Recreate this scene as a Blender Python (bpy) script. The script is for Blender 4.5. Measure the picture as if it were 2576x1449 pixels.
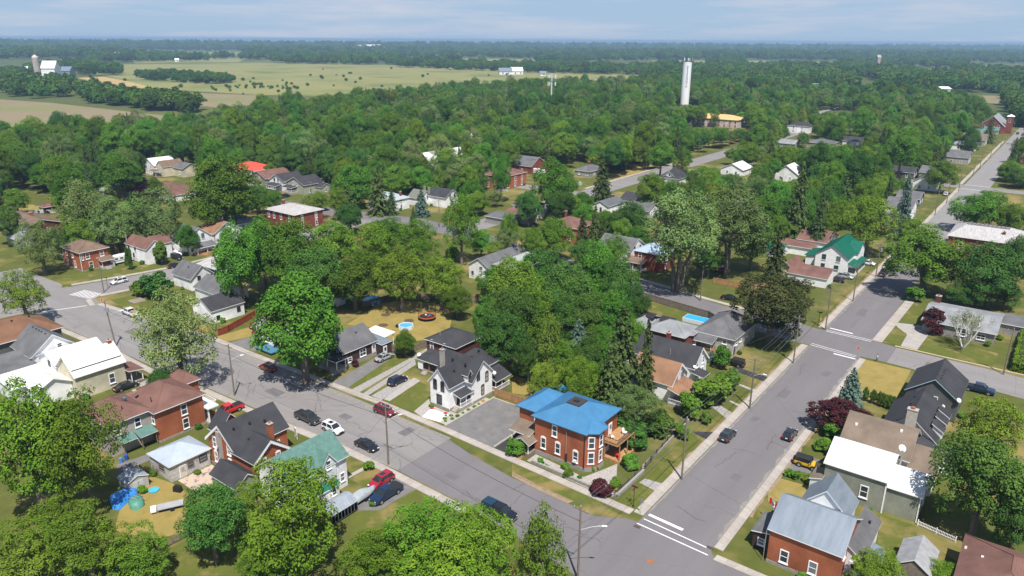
import bpy, bmesh, math, random
import numpy as np
from mathutils import Vector, Matrix
R=math.radians
for o in list(bpy.data.objects): bpy.data.objects.remove(o)
SC=bpy.context.scene; COL=SC.collection
rnd=random.Random(7)
# ---------------------------------------------------------------- survey of the place
# world: X runs along the cross street, Y along the long street, metres; the drone hovers over (0,0) at 67 m
CW,CH,CF,CZ=2576.,1449.,1860.,67.
_p=math.atan((CH/2-100.5)/CF); _r=R(.36); _t=R(53)
_A=np.array([math.cos(_t),math.sin(_t),0]); _B=np.array([math.sin(_t),-math.cos(_t),0])
def _fr(v): v=np.array(v,float); return np.array([v@_B,v@_A,v[2]])
_f=_fr((0,math.cos(_p),-math.sin(_p))); _r0=_fr((1,0,0)); _u0=np.cross(_r0,_f)
_rt=math.cos(_r)*_r0+math.sin(_r)*_u0; _up=-math.sin(_r)*_r0+math.cos(_r)*_u0
def at(x,y,z=0.):
    d=(x-CW/2)*_rt-(y-CH/2)*_up+CF*_f; t=(z-CZ)/d[2]
    return float(t*d[0]),float(t*d[1])
def tl(t,u,v,z=0.): return at(644*(t//10)+u/4,362.25*(t%10)+v/4,z)
def proj(x,y,z):
    v=np.array([x,y,z-CZ]); d=v@_f
    return CW/2+CF*(v@_rt)/d, CH/2-CF*(v@_up)/d, d
# ---------------------------------------------------------------- camera, sky, sun, exposure
cam=bpy.data.cameras.new('camera'); cam.sensor_width=36; cam.lens=36*CF/CW; cam.clip_start=1; cam.clip_end=60000
co=bpy.data.objects.new('camera',cam); COL.objects.link(co)
M=Matrix.Identity(4)
for i,c in enumerate((_rt,_up,-_f)):
    for j in range(3): M[j][i]=c[j]
M.translation=(0,0,CZ); co.matrix_world=M; SC.camera=co
SUN_EL=R(61.5); _sh=R(100)                       # shadows fall at this angle in the old frame
_sd=_fr((math.cos(_sh),math.sin(_sh),0)); _sd/=np.linalg.norm(_sd)
sdir=Vector((_sd[0]*math.cos(SUN_EL),_sd[1]*math.cos(SUN_EL),-math.sin(SUN_EL)))
sl=bpy.data.lights.new('sun','SUN'); sl.energy=4.9; sl.angle=R(.53); sl.color=(1,.95,.88)
so=bpy.data.objects.new('sun',sl); COL.objects.link(so); so.rotation_euler=sdir.to_track_quat('-Z','Y').to_euler(); so.location=(0,0,200)
W=bpy.data.worlds.new('World'); SC.world=W; W.use_nodes=True
n=W.node_tree.nodes; l=W.node_tree.links; n.clear()
out=n.new('ShaderNodeOutputWorld'); bg=n.new('ShaderNodeBackground'); sky=n.new('ShaderNodeTexSky')
sky.sky_type='NISHITA'; sky.sun_disc=False; sky.sun_elevation=SUN_EL; sky.sun_rotation=math.atan2(-sdir.x,-sdir.y)
sky.altitude=100; sky.air_density=1.0; sky.dust_density=.35; sky.ozone_density=3.0
tc=n.new('ShaderNodeTexCoord'); mp=n.new('ShaderNodeMapping'); mp.inputs['Scale'].default_value=(2.2,2.2,26)
nz=n.new('ShaderNodeTexNoise'); nz.inputs['Scale'].default_value=2.4; nz.inputs['Detail'].default_value=7; nz.inputs['Roughness'].default_value=.58
cr=n.new('ShaderNodeValToRGB'); cr.color_ramp.elements[0].position=.44; cr.color_ramp.elements[1].position=.74
mx=n.new('ShaderNodeMixRGB'); mx.inputs[2].default_value=(4.1,3.95,4.3,1)
ml=n.new('ShaderNodeMath'); ml.operation='MULTIPLY'; ml.inputs[1].default_value=.6
l.new(tc.outputs['Generated'],mp.inputs[0]); l.new(mp.outputs[0],nz.inputs[0]); l.new(nz.outputs[0],cr.inputs[0]); l.new(cr.outputs[0],ml.inputs[0]); l.new(ml.outputs[0],mx.inputs[0])
hzm=n.new('ShaderNodeMixRGB'); hzm.inputs[0].default_value=.92; hzm.inputs[2].default_value=(1.9,2.75,3.95,1); sx=n.new('ShaderNodeSeparateXYZ'); l.new(tc.outputs['Generated'],sx.inputs[0]); gr=n.new('ShaderNodeValToRGB'); gr.color_ramp.elements[0].color=(.47,.69,.98,1); gr.color_ramp.elements[0].position=.06; gr.color_ramp.elements[1].color=(.13,.26,.56,1); gr.color_ramp.elements[1].position=.75; gs=n.new('ShaderNodeMixRGB'); gs.blend_type='MULTIPLY'; gs.inputs[0].default_value=1; gs.inputs[2].default_value=(4.05,4.0,4.05,1); l.new(sx.outputs['Z'],gr.inputs[0]); l.new(gr.outputs[0],gs.inputs[1]); l.new(gs.outputs[0],hzm.inputs[2]); l.new(sky.outputs[0],hzm.inputs[1]); l.new(hzm.outputs[0],mx.inputs[1]); l.new(mx.outputs[0],bg.inputs[0]); l.new(bg.outputs[0],out.inputs[0]); bg.inputs[1].default_value=.125
vs=SC.view_settings; vs.view_transform='Standard'; vs.look='None'; vs.exposure=0.5; vs.gamma=1.0; vs.use_curve_mapping=False
SC.render.engine='CYCLES'; SC.cycles.max_bounces=6; SC.cycles.transparent_max_bounces=4; SC.cycles.volume_bounces=0
SC.render.resolution_x=1024; SC.render.resolution_y=576
# ---------------------------------------------------------------- materials
MAT={}
def _nt(name):
    m=bpy.data.materials.new(name); m.use_nodes=True; return m,m.node_tree.nodes,m.node_tree.links,m.node_tree.nodes['Principled BSDF']
def mat(name,c,rough=.8,c2=None,scale=1.5,det=5,lo=.35,hi=.65,metal=0,spec=.3,bump=0,bscale=None,vec=None,rand=0,stretch=(1,1,1),c3=None,s3=.15,f3=.5):
    """two or three colours mixed by noise in object space, optional bump and per-object variation"""
    if name in MAT: return MAT[name]
    m,n,l,b=_nt(name); b.inputs['Roughness'].default_value=rough; b.inputs['Metallic'].default_value=metal; b.inputs['Specular IOR Level'].default_value=spec
    tc=n.new('ShaderNodeTexCoord'); mp=n.new('ShaderNodeMapping'); mp.inputs['Scale'].default_value=stretch; l.new(tc.outputs['Object'],mp.inputs[0])
    def noise(s,d,lo,hi):
        z=n.new('ShaderNodeTexNoise'); z.inputs['Scale'].default_value=s; z.inputs['Detail'].default_value=d; z.inputs['Roughness'].default_value=.62; l.new(mp.outputs[0],z.inputs[0])
        r=n.new('ShaderNodeValToRGB'); r.color_ramp.elements[0].position=lo; r.color_ramp.elements[1].position=hi; l.new(z.outputs[0],r.inputs[0]); return r
    if c2 is None: c2=tuple(v*.82 for v in c)
    a=noise(scale,det,lo,hi); x=n.new('ShaderNodeMixRGB'); x.inputs[1].default_value=(*c,1); x.inputs[2].default_value=(*c2,1); l.new(a.outputs[0],x.inputs[0]); o=x.outputs[0]
    if c3:
        a3=noise(s3,4,f3,f3+.16); x3=n.new('ShaderNodeMixRGB'); x3.inputs[2].default_value=(*c3,1); l.new(o,x3.inputs[1]); l.new(a3.outputs[0],x3.inputs[0]); o=x3.outputs[0]
    if rand:
        oi=n.new('ShaderNodeObjectInfo'); hs=n.new('ShaderNodeHueSaturation'); mr=n.new('ShaderNodeMapRange'); mr.inputs[3].default_value=1-rand; mr.inputs[4].default_value=1+rand
        l.new(oi.outputs['Random'],mr.inputs[0]); l.new(mr.outputs[0],hs.inputs['Value']); l.new(o,hs.inputs['Color']); o=hs.outputs[0]
    l.new(o,b.inputs['Base Color'])
    if bump:
        z=n.new('ShaderNodeTexNoise'); z.inputs['Scale'].default_value=bscale or scale*6; z.inputs['Detail'].default_value=4; l.new(mp.outputs[0],z.inputs[0])
        bp=n.new('ShaderNodeBump'); bp.inputs['Strength'].default_value=bump; bp.inputs['Distance'].default_value=.05; l.new(z.outputs[0],bp.inputs['Height']); l.new(bp.outputs[0],b.inputs['Normal'])
    MAT[name]=m; return m
def courses(name,c,c2,step,axis='z',dark=.72,rough=.8,noise=2.5,width=.16,brick=False):
    """walls of brick or clapboard and shingled roofs: thin darker courses every `step` metres over mottled colour"""
    if name in MAT: return MAT[name]
    m,n,l,b=_nt(name); b.inputs['Roughness'].default_value=rough; b.inputs['Specular IOR Level'].default_value=.25
    tc=n.new('ShaderNodeTexCoord'); sp=n.new('ShaderNodeSeparateXYZ'); l.new(tc.outputs['Object'],sp.inputs[0])
    z=n.new('ShaderNodeTexNoise'); z.inputs['Scale'].default_value=noise; z.inputs['Detail'].default_value=8; z.inputs['Roughness'].default_value=.7; l.new(tc.outputs['Object'],z.inputs[0])
    r=n.new('ShaderNodeValToRGB'); r.color_ramp.elements[0].position=.33; r.color_ramp.elements[1].position=.67; l.new(z.outputs[0],r.inputs[0])
    x=n.new('ShaderNodeMixRGB'); x.inputs[1].default_value=(*c,1); x.inputs[2].default_value=(*c2,1); l.new(r.outputs[0],x.inputs[0])
    big=n.new('ShaderNodeTexNoise'); big.inputs['Scale'].default_value=.35; big.inputs['Detail'].default_value=3; l.new(tc.outputs['Object'],big.inputs[0])
    hs=n.new('ShaderNodeHueSaturation'); mr=n.new('ShaderNodeMapRange'); mr.inputs[1].default_value=.3; mr.inputs[2].default_value=.7; mr.inputs[3].default_value=.76; mr.inputs[4].default_value=1.2
    l.new(big.outputs[0],mr.inputs[0]); l.new(mr.outputs[0],hs.inputs['Value']); l.new(x.outputs[0],hs.inputs['Color'])
    f=n.new('ShaderNodeMath'); f.operation='FRACT'; d=n.new('ShaderNodeMath'); d.operation='DIVIDE'; d.inputs[1].default_value=step
    l.new(sp.outputs['Z'],d.inputs[0]); l.new(d.outputs[0],f.inputs[0])
    g=n.new('ShaderNodeMath'); g.operation='LESS_THAN'; g.inputs[1].default_value=width; l.new(f.outputs[0],g.inputs[0])
    k=n.new('ShaderNodeMixRGB'); k.blend_type='MULTIPLY'; k.inputs[2].default_value=(dark,dark,dark,1); l.new(g.outputs[0],k.inputs[0]); l.new(hs.outputs[0],k.inputs[1])
    l.new(k.outputs[0],b.inputs['Base Color'])
    bp=n.new('ShaderNodeBump'); bp.inputs['Strength'].default_value=.35; bp.inputs['Distance'].default_value=.03; l.new(f.outputs[0],bp.inputs['Height']); l.new(bp.outputs[0],b.inputs['Normal'])
    MAT[name]=m; return m
def leafmat(name,c,c2,trans=.25,var=.22,hue=.02):
    if name in MAT: return MAT[name]
    c=tuple(v*.84 for v in c); c2=tuple(v*.95 for v in c2)
    m,n,l,b=_nt(name); b.inputs['Roughness'].default_value=.75; b.inputs['Specular IOR Level'].default_value=.08
    at_=n.new('ShaderNodeAttribute'); at_.attribute_name='tint'
    x=n.new('ShaderNodeMixRGB'); x.inputs[1].default_value=(*c,1); x.inputs[2].default_value=(*c2,1); l.new(at_.outputs['Fac'],x.inputs[0])
    oi=n.new('ShaderNodeObjectInfo'); hs=n.new('ShaderNodeHueSaturation'); mr=n.new('ShaderNodeMapRange'); mr.inputs[3].default_value=1-var; mr.inputs[4].default_value=1+var
    l.new(oi.outputs['Random'],mr.inputs[0]); l.new(mr.outputs[0],hs.inputs['Value']); l.new(x.outputs[0],hs.inputs['Color'])
    m2=n.new('ShaderNodeMath'); m2.operation='MULTIPLY'; m2.inputs[1].default_value=7.31; f=n.new('ShaderNodeMath'); f.operation='FRACT'; l.new(oi.outputs['Random'],m2.inputs[0]); l.new(m2.outputs[0],f.inputs[0])
    mh=n.new('ShaderNodeMapRange'); mh.inputs[3].default_value=.5-hue; mh.inputs[4].default_value=.5+hue; l.new(f.outputs[0],mh.inputs[0]); l.new(mh.outputs[0],hs.inputs['Hue'])
    l.new(hs.outputs[0],b.inputs['Base Color'])
    tr=n.new('ShaderNodeBsdfTranslucent'); l.new(hs.outputs[0],tr.inputs[0]); ms=n.new('ShaderNodeMixShader'); ms.inputs[0].default_value=trans
    o=n['Material Output']; l.new(b.outputs[0],ms.inputs[1]); l.new(tr.outputs[0],ms.inputs[2]); l.new(ms.outputs[0],o.inputs['Surface'])
    MAT[name]=m; return m
def plain(name,c,rough=.5,metal=0,spec=.4,coat=0):
    if name in MAT: return MAT[name]
    m,n,l,b=_nt(name); b.inputs['Base Color'].default_value=(*c,1); b.inputs['Roughness'].default_value=rough; b.inputs['Metallic'].default_value=metal; b.inputs['Specular IOR Level'].default_value=spec
    b.inputs['Coat Weight'].default_value=coat
    MAT[name]=m; return m
WHITE=mat('white paint',(.86,.86,.85),.55,(.72,.72,.71),.8)
TRIM=plain('white trim',(.82,.82,.82),.45)
GLASS=plain('window glass',(.035,.045,.055),.08,0,.6)
def _curt():
    n=GLASS.node_tree.nodes; l=GLASS.node_tree.links; oi=n.new('ShaderNodeObjectInfo'); cr=n.new('ShaderNodeValToRGB'); cr.color_ramp.interpolation='CONSTANT'; e=cr.color_ramp.elements; e[0].color=(.03,.04,.05,1); e[1].position=.45; e[1].color=(.06,.075,.09,1); q=e.new(.68); q.color=(.16,.17,.18,1); q=e.new(.85); q.color=(.33,.32,.30,1); l.new(oi.outputs['Random'],cr.inputs[0]); l.new(cr.outputs[0],n['Principled BSDF'].inputs['Base Color'])
_curt()
BROWNF=plain('dark brown frame',(.05,.022,.025),.5)
GREENF=plain('green trim',(.03,.16,.12),.5)
DARK=plain('dark metal',(.025,.025,.028),.5)
BLACK=plain('black rubber',(.012,.012,.013),.7)
CONC=mat('concrete',(.37,.345,.31),.9,(.31,.285,.26),.7,c3=(.25,.23,.21),s3=.25,f3=.55)
STONE=mat('grey stone',(.34,.32,.29),.9,(.22,.21,.19),2.2,bump=.6)
WOOD=mat('cedar wood',(.42,.24,.11),.75,(.30,.17,.08),2.0,stretch=(1,1,.3))
OLDWOOD=mat('weathered wood',(.24,.20,.16),.85,(.15,.12,.10),2.5)
POLEW=mat('pole wood',(.22,.185,.15),.85,(.14,.115,.09),3,stretch=(3,3,.3))
BRICK=courses('orange brick',(.42,.135,.062),(.29,.092,.046),.075,dark=.86,noise=5)
BRICKR=courses('red brick',(.26,.065,.045),(.18,.05,.037),.075,dark=.86,noise=5)
BRICKB=courses('brown brick',(.15,.055,.04),(.10,.04,.032),.075,dark=.86,noise=5)
SIDEW=courses('white clapboard',(.86,.86,.86),(.80,.80,.805),.13,dark=.9,rough=.55)
SIDEG=courses('sage grey clapboard',(.30,.31,.25),(.25,.26,.21),.16,dark=.62)
SIDED=courses('dark grey clapboard',(.12,.125,.12),(.10,.10,.10),.16,dark=.7)
SIDEC=courses('cream clapboard',(.62,.57,.43),(.55,.51,.39),.14,dark=.84)
SIDEGR=courses('pale green clapboard',(.36,.38,.30),(.31,.33,.26),.14,dark=.84)
SIDEB=courses('dark brown clapboard',(.075,.045,.042),(.055,.033,.032),.14,dark=.8)
STUCCO=mat('grey stucco',(.38,.34,.31),.9,(.32,.29,.265),1.2,bump=.2)
SH_D=courses('charcoal shingles',(.055,.055,.062),(.037,.037,.042),.14,dark=.8,noise=9)
SH_G=courses('grey shingles',(.15,.15,.155),(.10,.10,.105),.14,dark=.82,noise=9)
SH_LG=courses('pale grey shingles',(.27,.28,.29),(.21,.22,.23),.14,dark=.85,noise=7)
SH_B=courses('brown shingles',(.20,.135,.095),(.14,.095,.068),.14,dark=.82,noise=7)
SH_R=courses('red brown shingles',(.19,.10,.08),(.145,.075,.06),.14,dark=.84,noise=7)
SH_T=courses('tan shingles',(.28,.155,.09),(.22,.12,.07),.14,dark=.82,noise=7)
SH_O=courses('orange brown shingles',(.20,.105,.06),(.155,.08,.047),.14,dark=.82,noise=7)
SH_S=courses('beige grey shingles',(.20,.155,.115),(.15,.115,.088),.14,dark=.82,noise=7)
MT_BL=mat('blue steel roofing',(.064,.215,.385),.45,(.050,.172,.325),.4,spec=.5,metal=.1)
MT_S=mat('galvanised roofing',(.26,.30,.345),.4,(.20,.235,.275),.5,metal=.35,stretch=(2,.4,.4))
MT_W=mat('white painted roofing',(.70,.70,.685),.5,(.58,.57,.545),.45,stretch=(2.5,.5,.5),c3=(.42,.40,.37),s3=.5,f3=.62)
MT_GR=mat('green steel roofing',(.008,.125,.08),.45,(.009,.10,.068),.5)
MT_GP=mat('faded green roofing',(.105,.205,.175),.7,(.075,.155,.135),1.6,bump=.15)
MT_RD=mat('red steel roofing',(.72,.085,.05),.45,(.66,.08,.05),.5)
MT_WX=mat('weathered white roofing',(.47,.46,.455),.6,(.33,.305,.29),1.1,stretch=(2.5,.4,.4),c3=(.30,.22,.17),s3=.4,f3=.66)
# ---------------------------------------------------------------- mesh helpers
class MB:
    def __init__(s): s.v=[];s.f=[];s.m=[]
    def face(s,pts,mi=0):
        b=len(s.v); s.v+= [tuple(p) for p in pts]; s.f.append(tuple(range(b,b+len(pts)))); s.m.append(mi); return s
    def add(s,vs,fs,mi=0):
        b=len(s.v); s.v+=[tuple(p) for p in vs]; s.f+=[tuple(b+i for i in f) for f in fs]; s.m+=[mi]*len(fs) if isinstance(mi,int) else list(mi); return s
    def box(s,x0,x1,y0,y1,z0,z1,mi=0):
        return s.add([(x0,y0,z0),(x1,y0,z0),(x1,y1,z0),(x0,y1,z0),(x0,y0,z1),(x1,y0,z1),(x1,y1,z1),(x0,y1,z1)],[(0,3,2,1),(4,5,6,7),(0,1,5,4),(1,2,6,5),(2,3,7,6),(3,0,4,7)],mi)
    def prism(s,poly,z0,z1,mi=0,top=None):
        n=len(poly); vs=[(x,y,z0) for x,y in poly]+[(x,y,z1) for x,y in poly]
        s.add(vs,[tuple(range(n-1,-1,-1)),tuple(range(n,2*n))]+[(i,(i+1)%n,n+(i+1)%n,n+i) for i in range(n)],[mi,mi if top is None else top]+[mi]*n); return s
    def bar(s,a,b,r,n=4,mi=0,r2=None):
        a=Vector(a);b=Vector(b);d=(b-a)
        if d.length<1e-6: return s
        q=d.to_track_quat('Z','Y'); r2=r if r2 is None else r2; vs=[]
        for p,rr in((a,r),(b,r2)):
            for i in range(n):
                t=2*math.pi*(i+.5)/n; vs.append(p+q@Vector((rr*math.cos(t),rr*math.sin(t),0)))
        return s.add(vs,[(i,(i+1)%n,n+(i+1)%n,n+i) for i in range(n)]+[tuple(range(n-1,-1,-1)),tuple(range(n,2*n))],mi)
    def cyl(s,x,y,z0,z1,r,n=10,mi=0,r2=None): return s.bar((x,y,z0),(x,y,z1),r,n,mi,r2)
    def build(s,name,m,parent=None,o=(0,0,0),smooth=False,bevel=0):
        me=bpy.data.meshes.new(name); ox,oy,oz=o
        me.from_pydata([(x-ox,y-oy,z-oz) for x,y,z in s.v],[],s.f)
        ms=m if isinstance(m,(list,tuple)) else [m]
        for a in ms: me.materials.append(a)
        if len(ms)>1: me.polygons.foreach_set('material_index',s.m)
        if bevel or smooth:
            bm=bmesh.new(); bm.from_mesh(me); bmesh.ops.remove_doubles(bm,verts=bm.verts,dist=1e-4)
            if bevel: bmesh.ops.bevel(bm,geom=[e for e in bm.edges if e.calc_length()>bevel*1.5],offset=bevel,segments=2,affect='EDGES',profile=.6,clamp_overlap=True)
            bmesh.ops.recalc_face_normals(bm,faces=bm.faces); bm.to_mesh(me); bm.free()
        if smooth: me.polygons.foreach_set('use_smooth',[True]*len(me.polygons))
        me.update(); return link(name,me,parent,None if parent else o)
def link(name,data,parent=None,loc=None):
    o=bpy.data.objects.new(name,data); COL.objects.link(o); o.parent=parent
    if loc is not None: o.location=loc
    return o
def tag(o,label,cat,group=None):
    o['label']=label; o['category']=cat
    if group: o['group']=group
    return o
def thing(name,label,cat,loc,rz=0,group=None):
    o=bpy.data.objects.new(name,None); COL.objects.link(o); o.empty_display_size=.5; o.location=(loc[0],loc[1],loc[2] if len(loc)>2 else 0); o.rotation_euler[2]=rz
    return tag(o,label,cat,group)
def struct(o,label=None):
    o['kind']='structure'
    if label: o['label']=label
    return o
def sheet(name,poly,z,m,label=None,parent=None):
    mb=MB(); mb.face([(x,y,z) for x,y in poly]); o=mb.build(name,m,parent,(poly[0][0],poly[0][1],0) if not parent else (0,0,0))
    if not parent: struct(o,label)
    return o
def rect(x0,x1,y0,y1): return [(x0,y0),(x1,y0),(x1,y1),(x0,y1)]
# ---------------------------------------------------------------- the setting: ground, streets, pavements, fields
def asphalt(name,c,c2,crack,st=(1,1,1)):
    m=mat(name,c,.92,c2,.22,6,.3,.7,c3=tuple(v*.84 for v in c),s3=.06,f3=.52,bump=.25,bscale=9,stretch=st)
    n=m.node_tree.nodes; l=m.node_tree.links; b=n['Principled BSDF']; src=b.inputs['Base Color'].links[0].from_socket
    tc=n.new('ShaderNodeTexCoord'); wn=n.new('ShaderNodeTexNoise'); wn.inputs['Scale'].default_value=.5; wn.inputs['Detail'].default_value=5; l.new(tc.outputs['Object'],wn.inputs[0])
    ad=n.new('ShaderNodeMixRGB'); ad.blend_type='ADD'; ad.inputs[0].default_value=2.2; l.new(tc.outputs['Object'],ad.inputs[1]); l.new(wn.outputs['Color'],ad.inputs[2])
    v=n.new('ShaderNodeTexVoronoi'); v.feature='DISTANCE_TO_EDGE'; v.inputs['Scale'].default_value=.13; l.new(ad.outputs[0],v.inputs[0])
    lt=n.new('ShaderNodeMath'); lt.operation='LESS_THAN'; lt.inputs[1].default_value=.005; l.new(v.outputs[0],lt.inputs[0])
    mu=n.new('ShaderNodeMath'); mu.operation='MULTIPLY'; mu.inputs[1].default_value=crack; l.new(lt.outputs[0],mu.inputs[0])
    x=n.new('ShaderNodeMixRGB'); x.inputs[2].default_value=(.06,.055,.055,1); l.new(mu.outputs[0],x.inputs[0]); l.new(src,x.inputs[1]); l.new(x.outputs[0],b.inputs['Base Color']); return m
ASN=asphalt('newer asphalt',(.168,.157,.161),(.140,.131,.136),.16,(1,.12,1))
ASO=asphalt('old cracked asphalt',(.235,.22,.213),(.185,.173,.169),.4,(.15,1,1))
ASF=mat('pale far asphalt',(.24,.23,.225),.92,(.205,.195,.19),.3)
ASD=mat('driveway asphalt',(.175,.168,.165),.92,(.135,.13,.13),.5,c3=(.215,.205,.195),s3=.2,f3=.55)
ASK=mat('black driveway asphalt',(.045,.043,.048),.9,(.03,.03,.033),.5)
GRAVEL=mat('gravel',(.36,.34,.32),.95,(.22,.21,.20),2.5,bump=.6,c3=(.26,.22,.13),s3=.3,f3=.58)
PEB=mat('pale pebbles',(.42,.39,.36),.95,(.26,.24,.22),3.0,bump=.7)
DIRT=mat('bare soil',(.30,.22,.14),.95,(.22,.16,.10),1.2)
def grass(name,c,c2,c3,s3,f3,sc=.35): return mat(name,c,.95,c2,sc,9,.3,.7,c3=c3,s3=s3,f3=f3,bump=.5,bscale=6,spec=.1)
GRASS=grass('patchy grass',(.105,.113,.028),(.073,.088,.02),(.235,.185,.07),.055,.50)
DRY=grass('dry lawn',(.30,.225,.075),(.21,.17,.05),(.13,.135,.035),.11,.60)
LUSH=grass('green lawn',(.112,.125,.026),(.078,.095,.02),(.21,.165,.062),.16,.50)
FIELD=grass('meadow',(.19,.20,.065),(.24,.22,.09),(.12,.15,.05),.006,.5,.01)
TAN=grass('mown hay',(.42,.30,.13),(.36,.26,.11),(.24,.21,.09),.01,.62,.02)
EARTH=grass('ploughed field',(.235,.185,.115),(.20,.17,.095),(.18,.185,.075),.008,.5,.015)
FARG=grass('far land',(.085,.105,.03),(.065,.085,.028),(.14,.14,.05),.0012,.55,.004)
LINE=mat('road paint',(.80,.80,.80),.7,(.62,.61,.61),3)
YEL=mat('yellow kerb paint',(.62,.40,.07),.8,(.45,.33,.12),1)
G0=26000
mb=MB(); mb.face([(-G0,-G0*.4,0),(G0,-G0*.4,0),(G0,G0,0),(-G0,G0,0)]); struct(mb.build('ground',FARG),'wide flat countryside')
sheet('town_ground',[(-520,-60),(140,-60),(140,760),(-420,760),(-620,420)],.02,GRASS,'patchy dry grass between the houses')
Z=.03
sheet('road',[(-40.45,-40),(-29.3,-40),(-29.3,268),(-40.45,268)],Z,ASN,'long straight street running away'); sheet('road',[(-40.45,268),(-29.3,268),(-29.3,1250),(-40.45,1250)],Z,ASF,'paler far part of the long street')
bn=[(-250,66),(-190,67.9),(-162,69.1),(-145,69.6),(-132,70.8),(-114,71.6),(-92,72.8),(-78.2,72.9)]
sheet('road',bn+[(-78.2,86.1),(-111,86.1),(-150,85.4),(-198.9,81.5),(-204,83),(-250,82)],Z+.004,ASO,'old cracked cross street')
sheet('road',[(-78.2,72.9),(-61,72.4),(-42,69.5),(-36,70),(-24,70),(60,70),(60,83.2),(-24,83.4),(-28.2,83.8),(-29.3,85),(-40.45,84.7),(-42.4,84.4),(-46,82.4),(-55,82.7),(-62,82.7),(-72,84),(-78.2,85.5)],Z+.008,ASN,'newer asphalt of the cross street at the corner')
sheet('road',[(-224,55),(-219,84),(-215.5,98),(-213,112),(-214,140),(-222,178),(-226,206),(-212,206),(-210,178),(-204.5,140),(-203,112),(-203.8,92.5),(-205,85),(-203,80),(-208,55)],Z+.002,ASO,'side street with the white car')
cc=[(60,160.5,172),(1.6,166.9,178.4),(-8.4,168.1,179.3),(-19,169,179.6),(-24,169.3,179.8)]
cl=[(-23.9,169.3,179.9),(-28.5,169.3,181),(-42,168.9,180.8),(-50,169,181.5),(-66,173.8,182.3),(-82,177,185.6),(-94,179.5,188),(-141,187.3,197.5),(-165,192,203),(-200,195,206),(-240,186,197),(-330,176,186)]
for q,m,dz,lb in((cc,ASO,.005,'pale side street on the right'),(cl,ASN,.006,'shaded side street behind the fence')):
    sheet('road',[(x,a) for x,a,b in q][::-1]+[(x,b) for x,a,b in q],Z+dz,m,lb)
sheet('road',[(-181,203),(-170,203),(-169.5,300),(-169.5,700),(-181,700),(-181.5,420)],Z+.001,ASO,'far street beside the bungalow')
sheet('road',[(-300,281),(-181.1,281),(-181.1,291),(-300,291)],Z+.0005,ASO,'far side street by the brick house')
sheet('road',[(-150,416),(90,416),(90,426),(-150,426)],Z+.003,ASO,'second cross street far along')
SLABM={}
def pavement(pts,w,label,step=1.5,maxd=300,z=.14):
    """raised pavement along a polyline (its kerb edge), slab by slab"""
    L=[]
    for (x0,y0),(x1,y1) in zip(pts,pts[1:]):
        d=math.hypot(x1-x0,y1-y0); k=max(1,round(d/step)); a=math.atan2(y1-y0,x1-x0)
        for i in range(k): L.append((x0+(x1-x0)*(i+.5)/k,y0+(y1-y0)*(i+.5)/k,a,d/k))
    b=MB()
    for (x0,y0),(x1,y1) in zip(pts,pts[1:]):
        a=math.atan2(y1-y0,x1-x0); nx,ny=-math.sin(a)*w/2,math.cos(a)*w/2
        b.prism([(x0-nx,y0-ny),(x1-nx,y1-ny),(x1+nx,y1+ny),(x0+nx,y0+ny)],0,z-.035)
    o0=(pts[0][0],pts[0][1],0); root=struct(b.build('pavement',CONC,None,o0),label)
    L=L[:maxd]
    for x,y,a,s in L:
        key=(round(s,2),w)
        if key not in SLABM:
            q=MB(); q.box(-s/2+.012,s/2-.012,-w/2,w/2,z-.035,z); ob=q.build('slab',SLABMAT,root); SLABM[key]=ob.data; sb=ob
        else: sb=link('slab',SLABM[key],root)
        sb.location=(x-o0[0],y-o0[1],rnd.uniform(-.004,.004)); sb.rotation_euler[2]=a
    return root
SLABMAT=mat('pavement concrete',(.385,.345,.305),.9,(.32,.285,.255),.9,rand=.09)
pavement([(-41.3,86.5),(-41.3,168.3)],1.55,'pavement left of the long street, corner to corner')
pavement([(-41.3,182),(-41.3,415)],1.55,'pavement left of the long street beyond the crossing')
pavement([(-28.6,86),(-28.6,168)],1.3,'pavement right of the long street by the dry corner lawn')
pavement([(-28.4,181),(-27.6,232)],2.2,'pavement right of the long street by the grey bungalow')
pavement([(-42.3,86.3),(-80,87.5),(-98,87.7),(-114,87.1),(-135,86.4),(-152,86.2),(-198,81.3)],1.5,'pavement below the white and blue roofed houses')
pavement([(-62,71.3),(-80.8,71.9),(-92,71.9),(-114,70.4),(-132,69.7),(-145,68),(-162,68.2),(-187,66.9)],1.5,'pavement past the parked cars on the near side')
pavement([(-28.3,84.1),(60,83.9)],1.3,'pavement at the right bottom corner',maxd=24)
pavement([(-220.5,84),(-217,98),(-214.4,112),(-215.4,140)],1.5,'pavement below the brick house at left')
pavement([(-204.7,84.5),(-203.2,93),(-201,113)],1.5,'pavement round the lawn corner at left')
pavement([(-198.2,79.6),(-203.6,81),(-205.4,84.6)],1.3,'kerb corner by the stop sign at left')
pavement([(-24.4,180.6),(20,179.6)],.5,'kerb along the far side of the pale side street')
pavement([(-182.5,300),(-183,420)],1.8,'pavement by the far bungalow lawn')
pavement([(-42.2,427),(-42.2,640)],1.6,'far pavement along the long street')
pavement([(-60,183.2),(-72,184.8),(-95,189.3)],1.6,'pavement in the shade behind the fence')
mb=MB(); mb.box(-24.4,20,180.15,180.35,.1,.155); struct(mb.build('kerb_line',YEL,None,(-24,180,0)),'yellow kerb line')
def marks(name,segs,label):
    mb=MB()
    for x0,y0,x1,y1,w in segs:
        a=math.atan2(y1-y0,x1-x0); nx,ny=-math.sin(a)*w/2,math.cos(a)*w/2
        mb.face([(x0-nx,y0-ny,Z+.012),(x1-nx,y1-ny,Z+.012),(x1+nx,y1+ny,Z+.012),(x0+nx,y0+ny,Z+.012)])
    struct(mb.build(name,LINE,None,(segs[0][0],segs[0][1],0)),label)
marks('stop_line',[(-40.0,87.35,-34.4,87.05,.55)],'white stop bar at the near corner')
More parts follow.
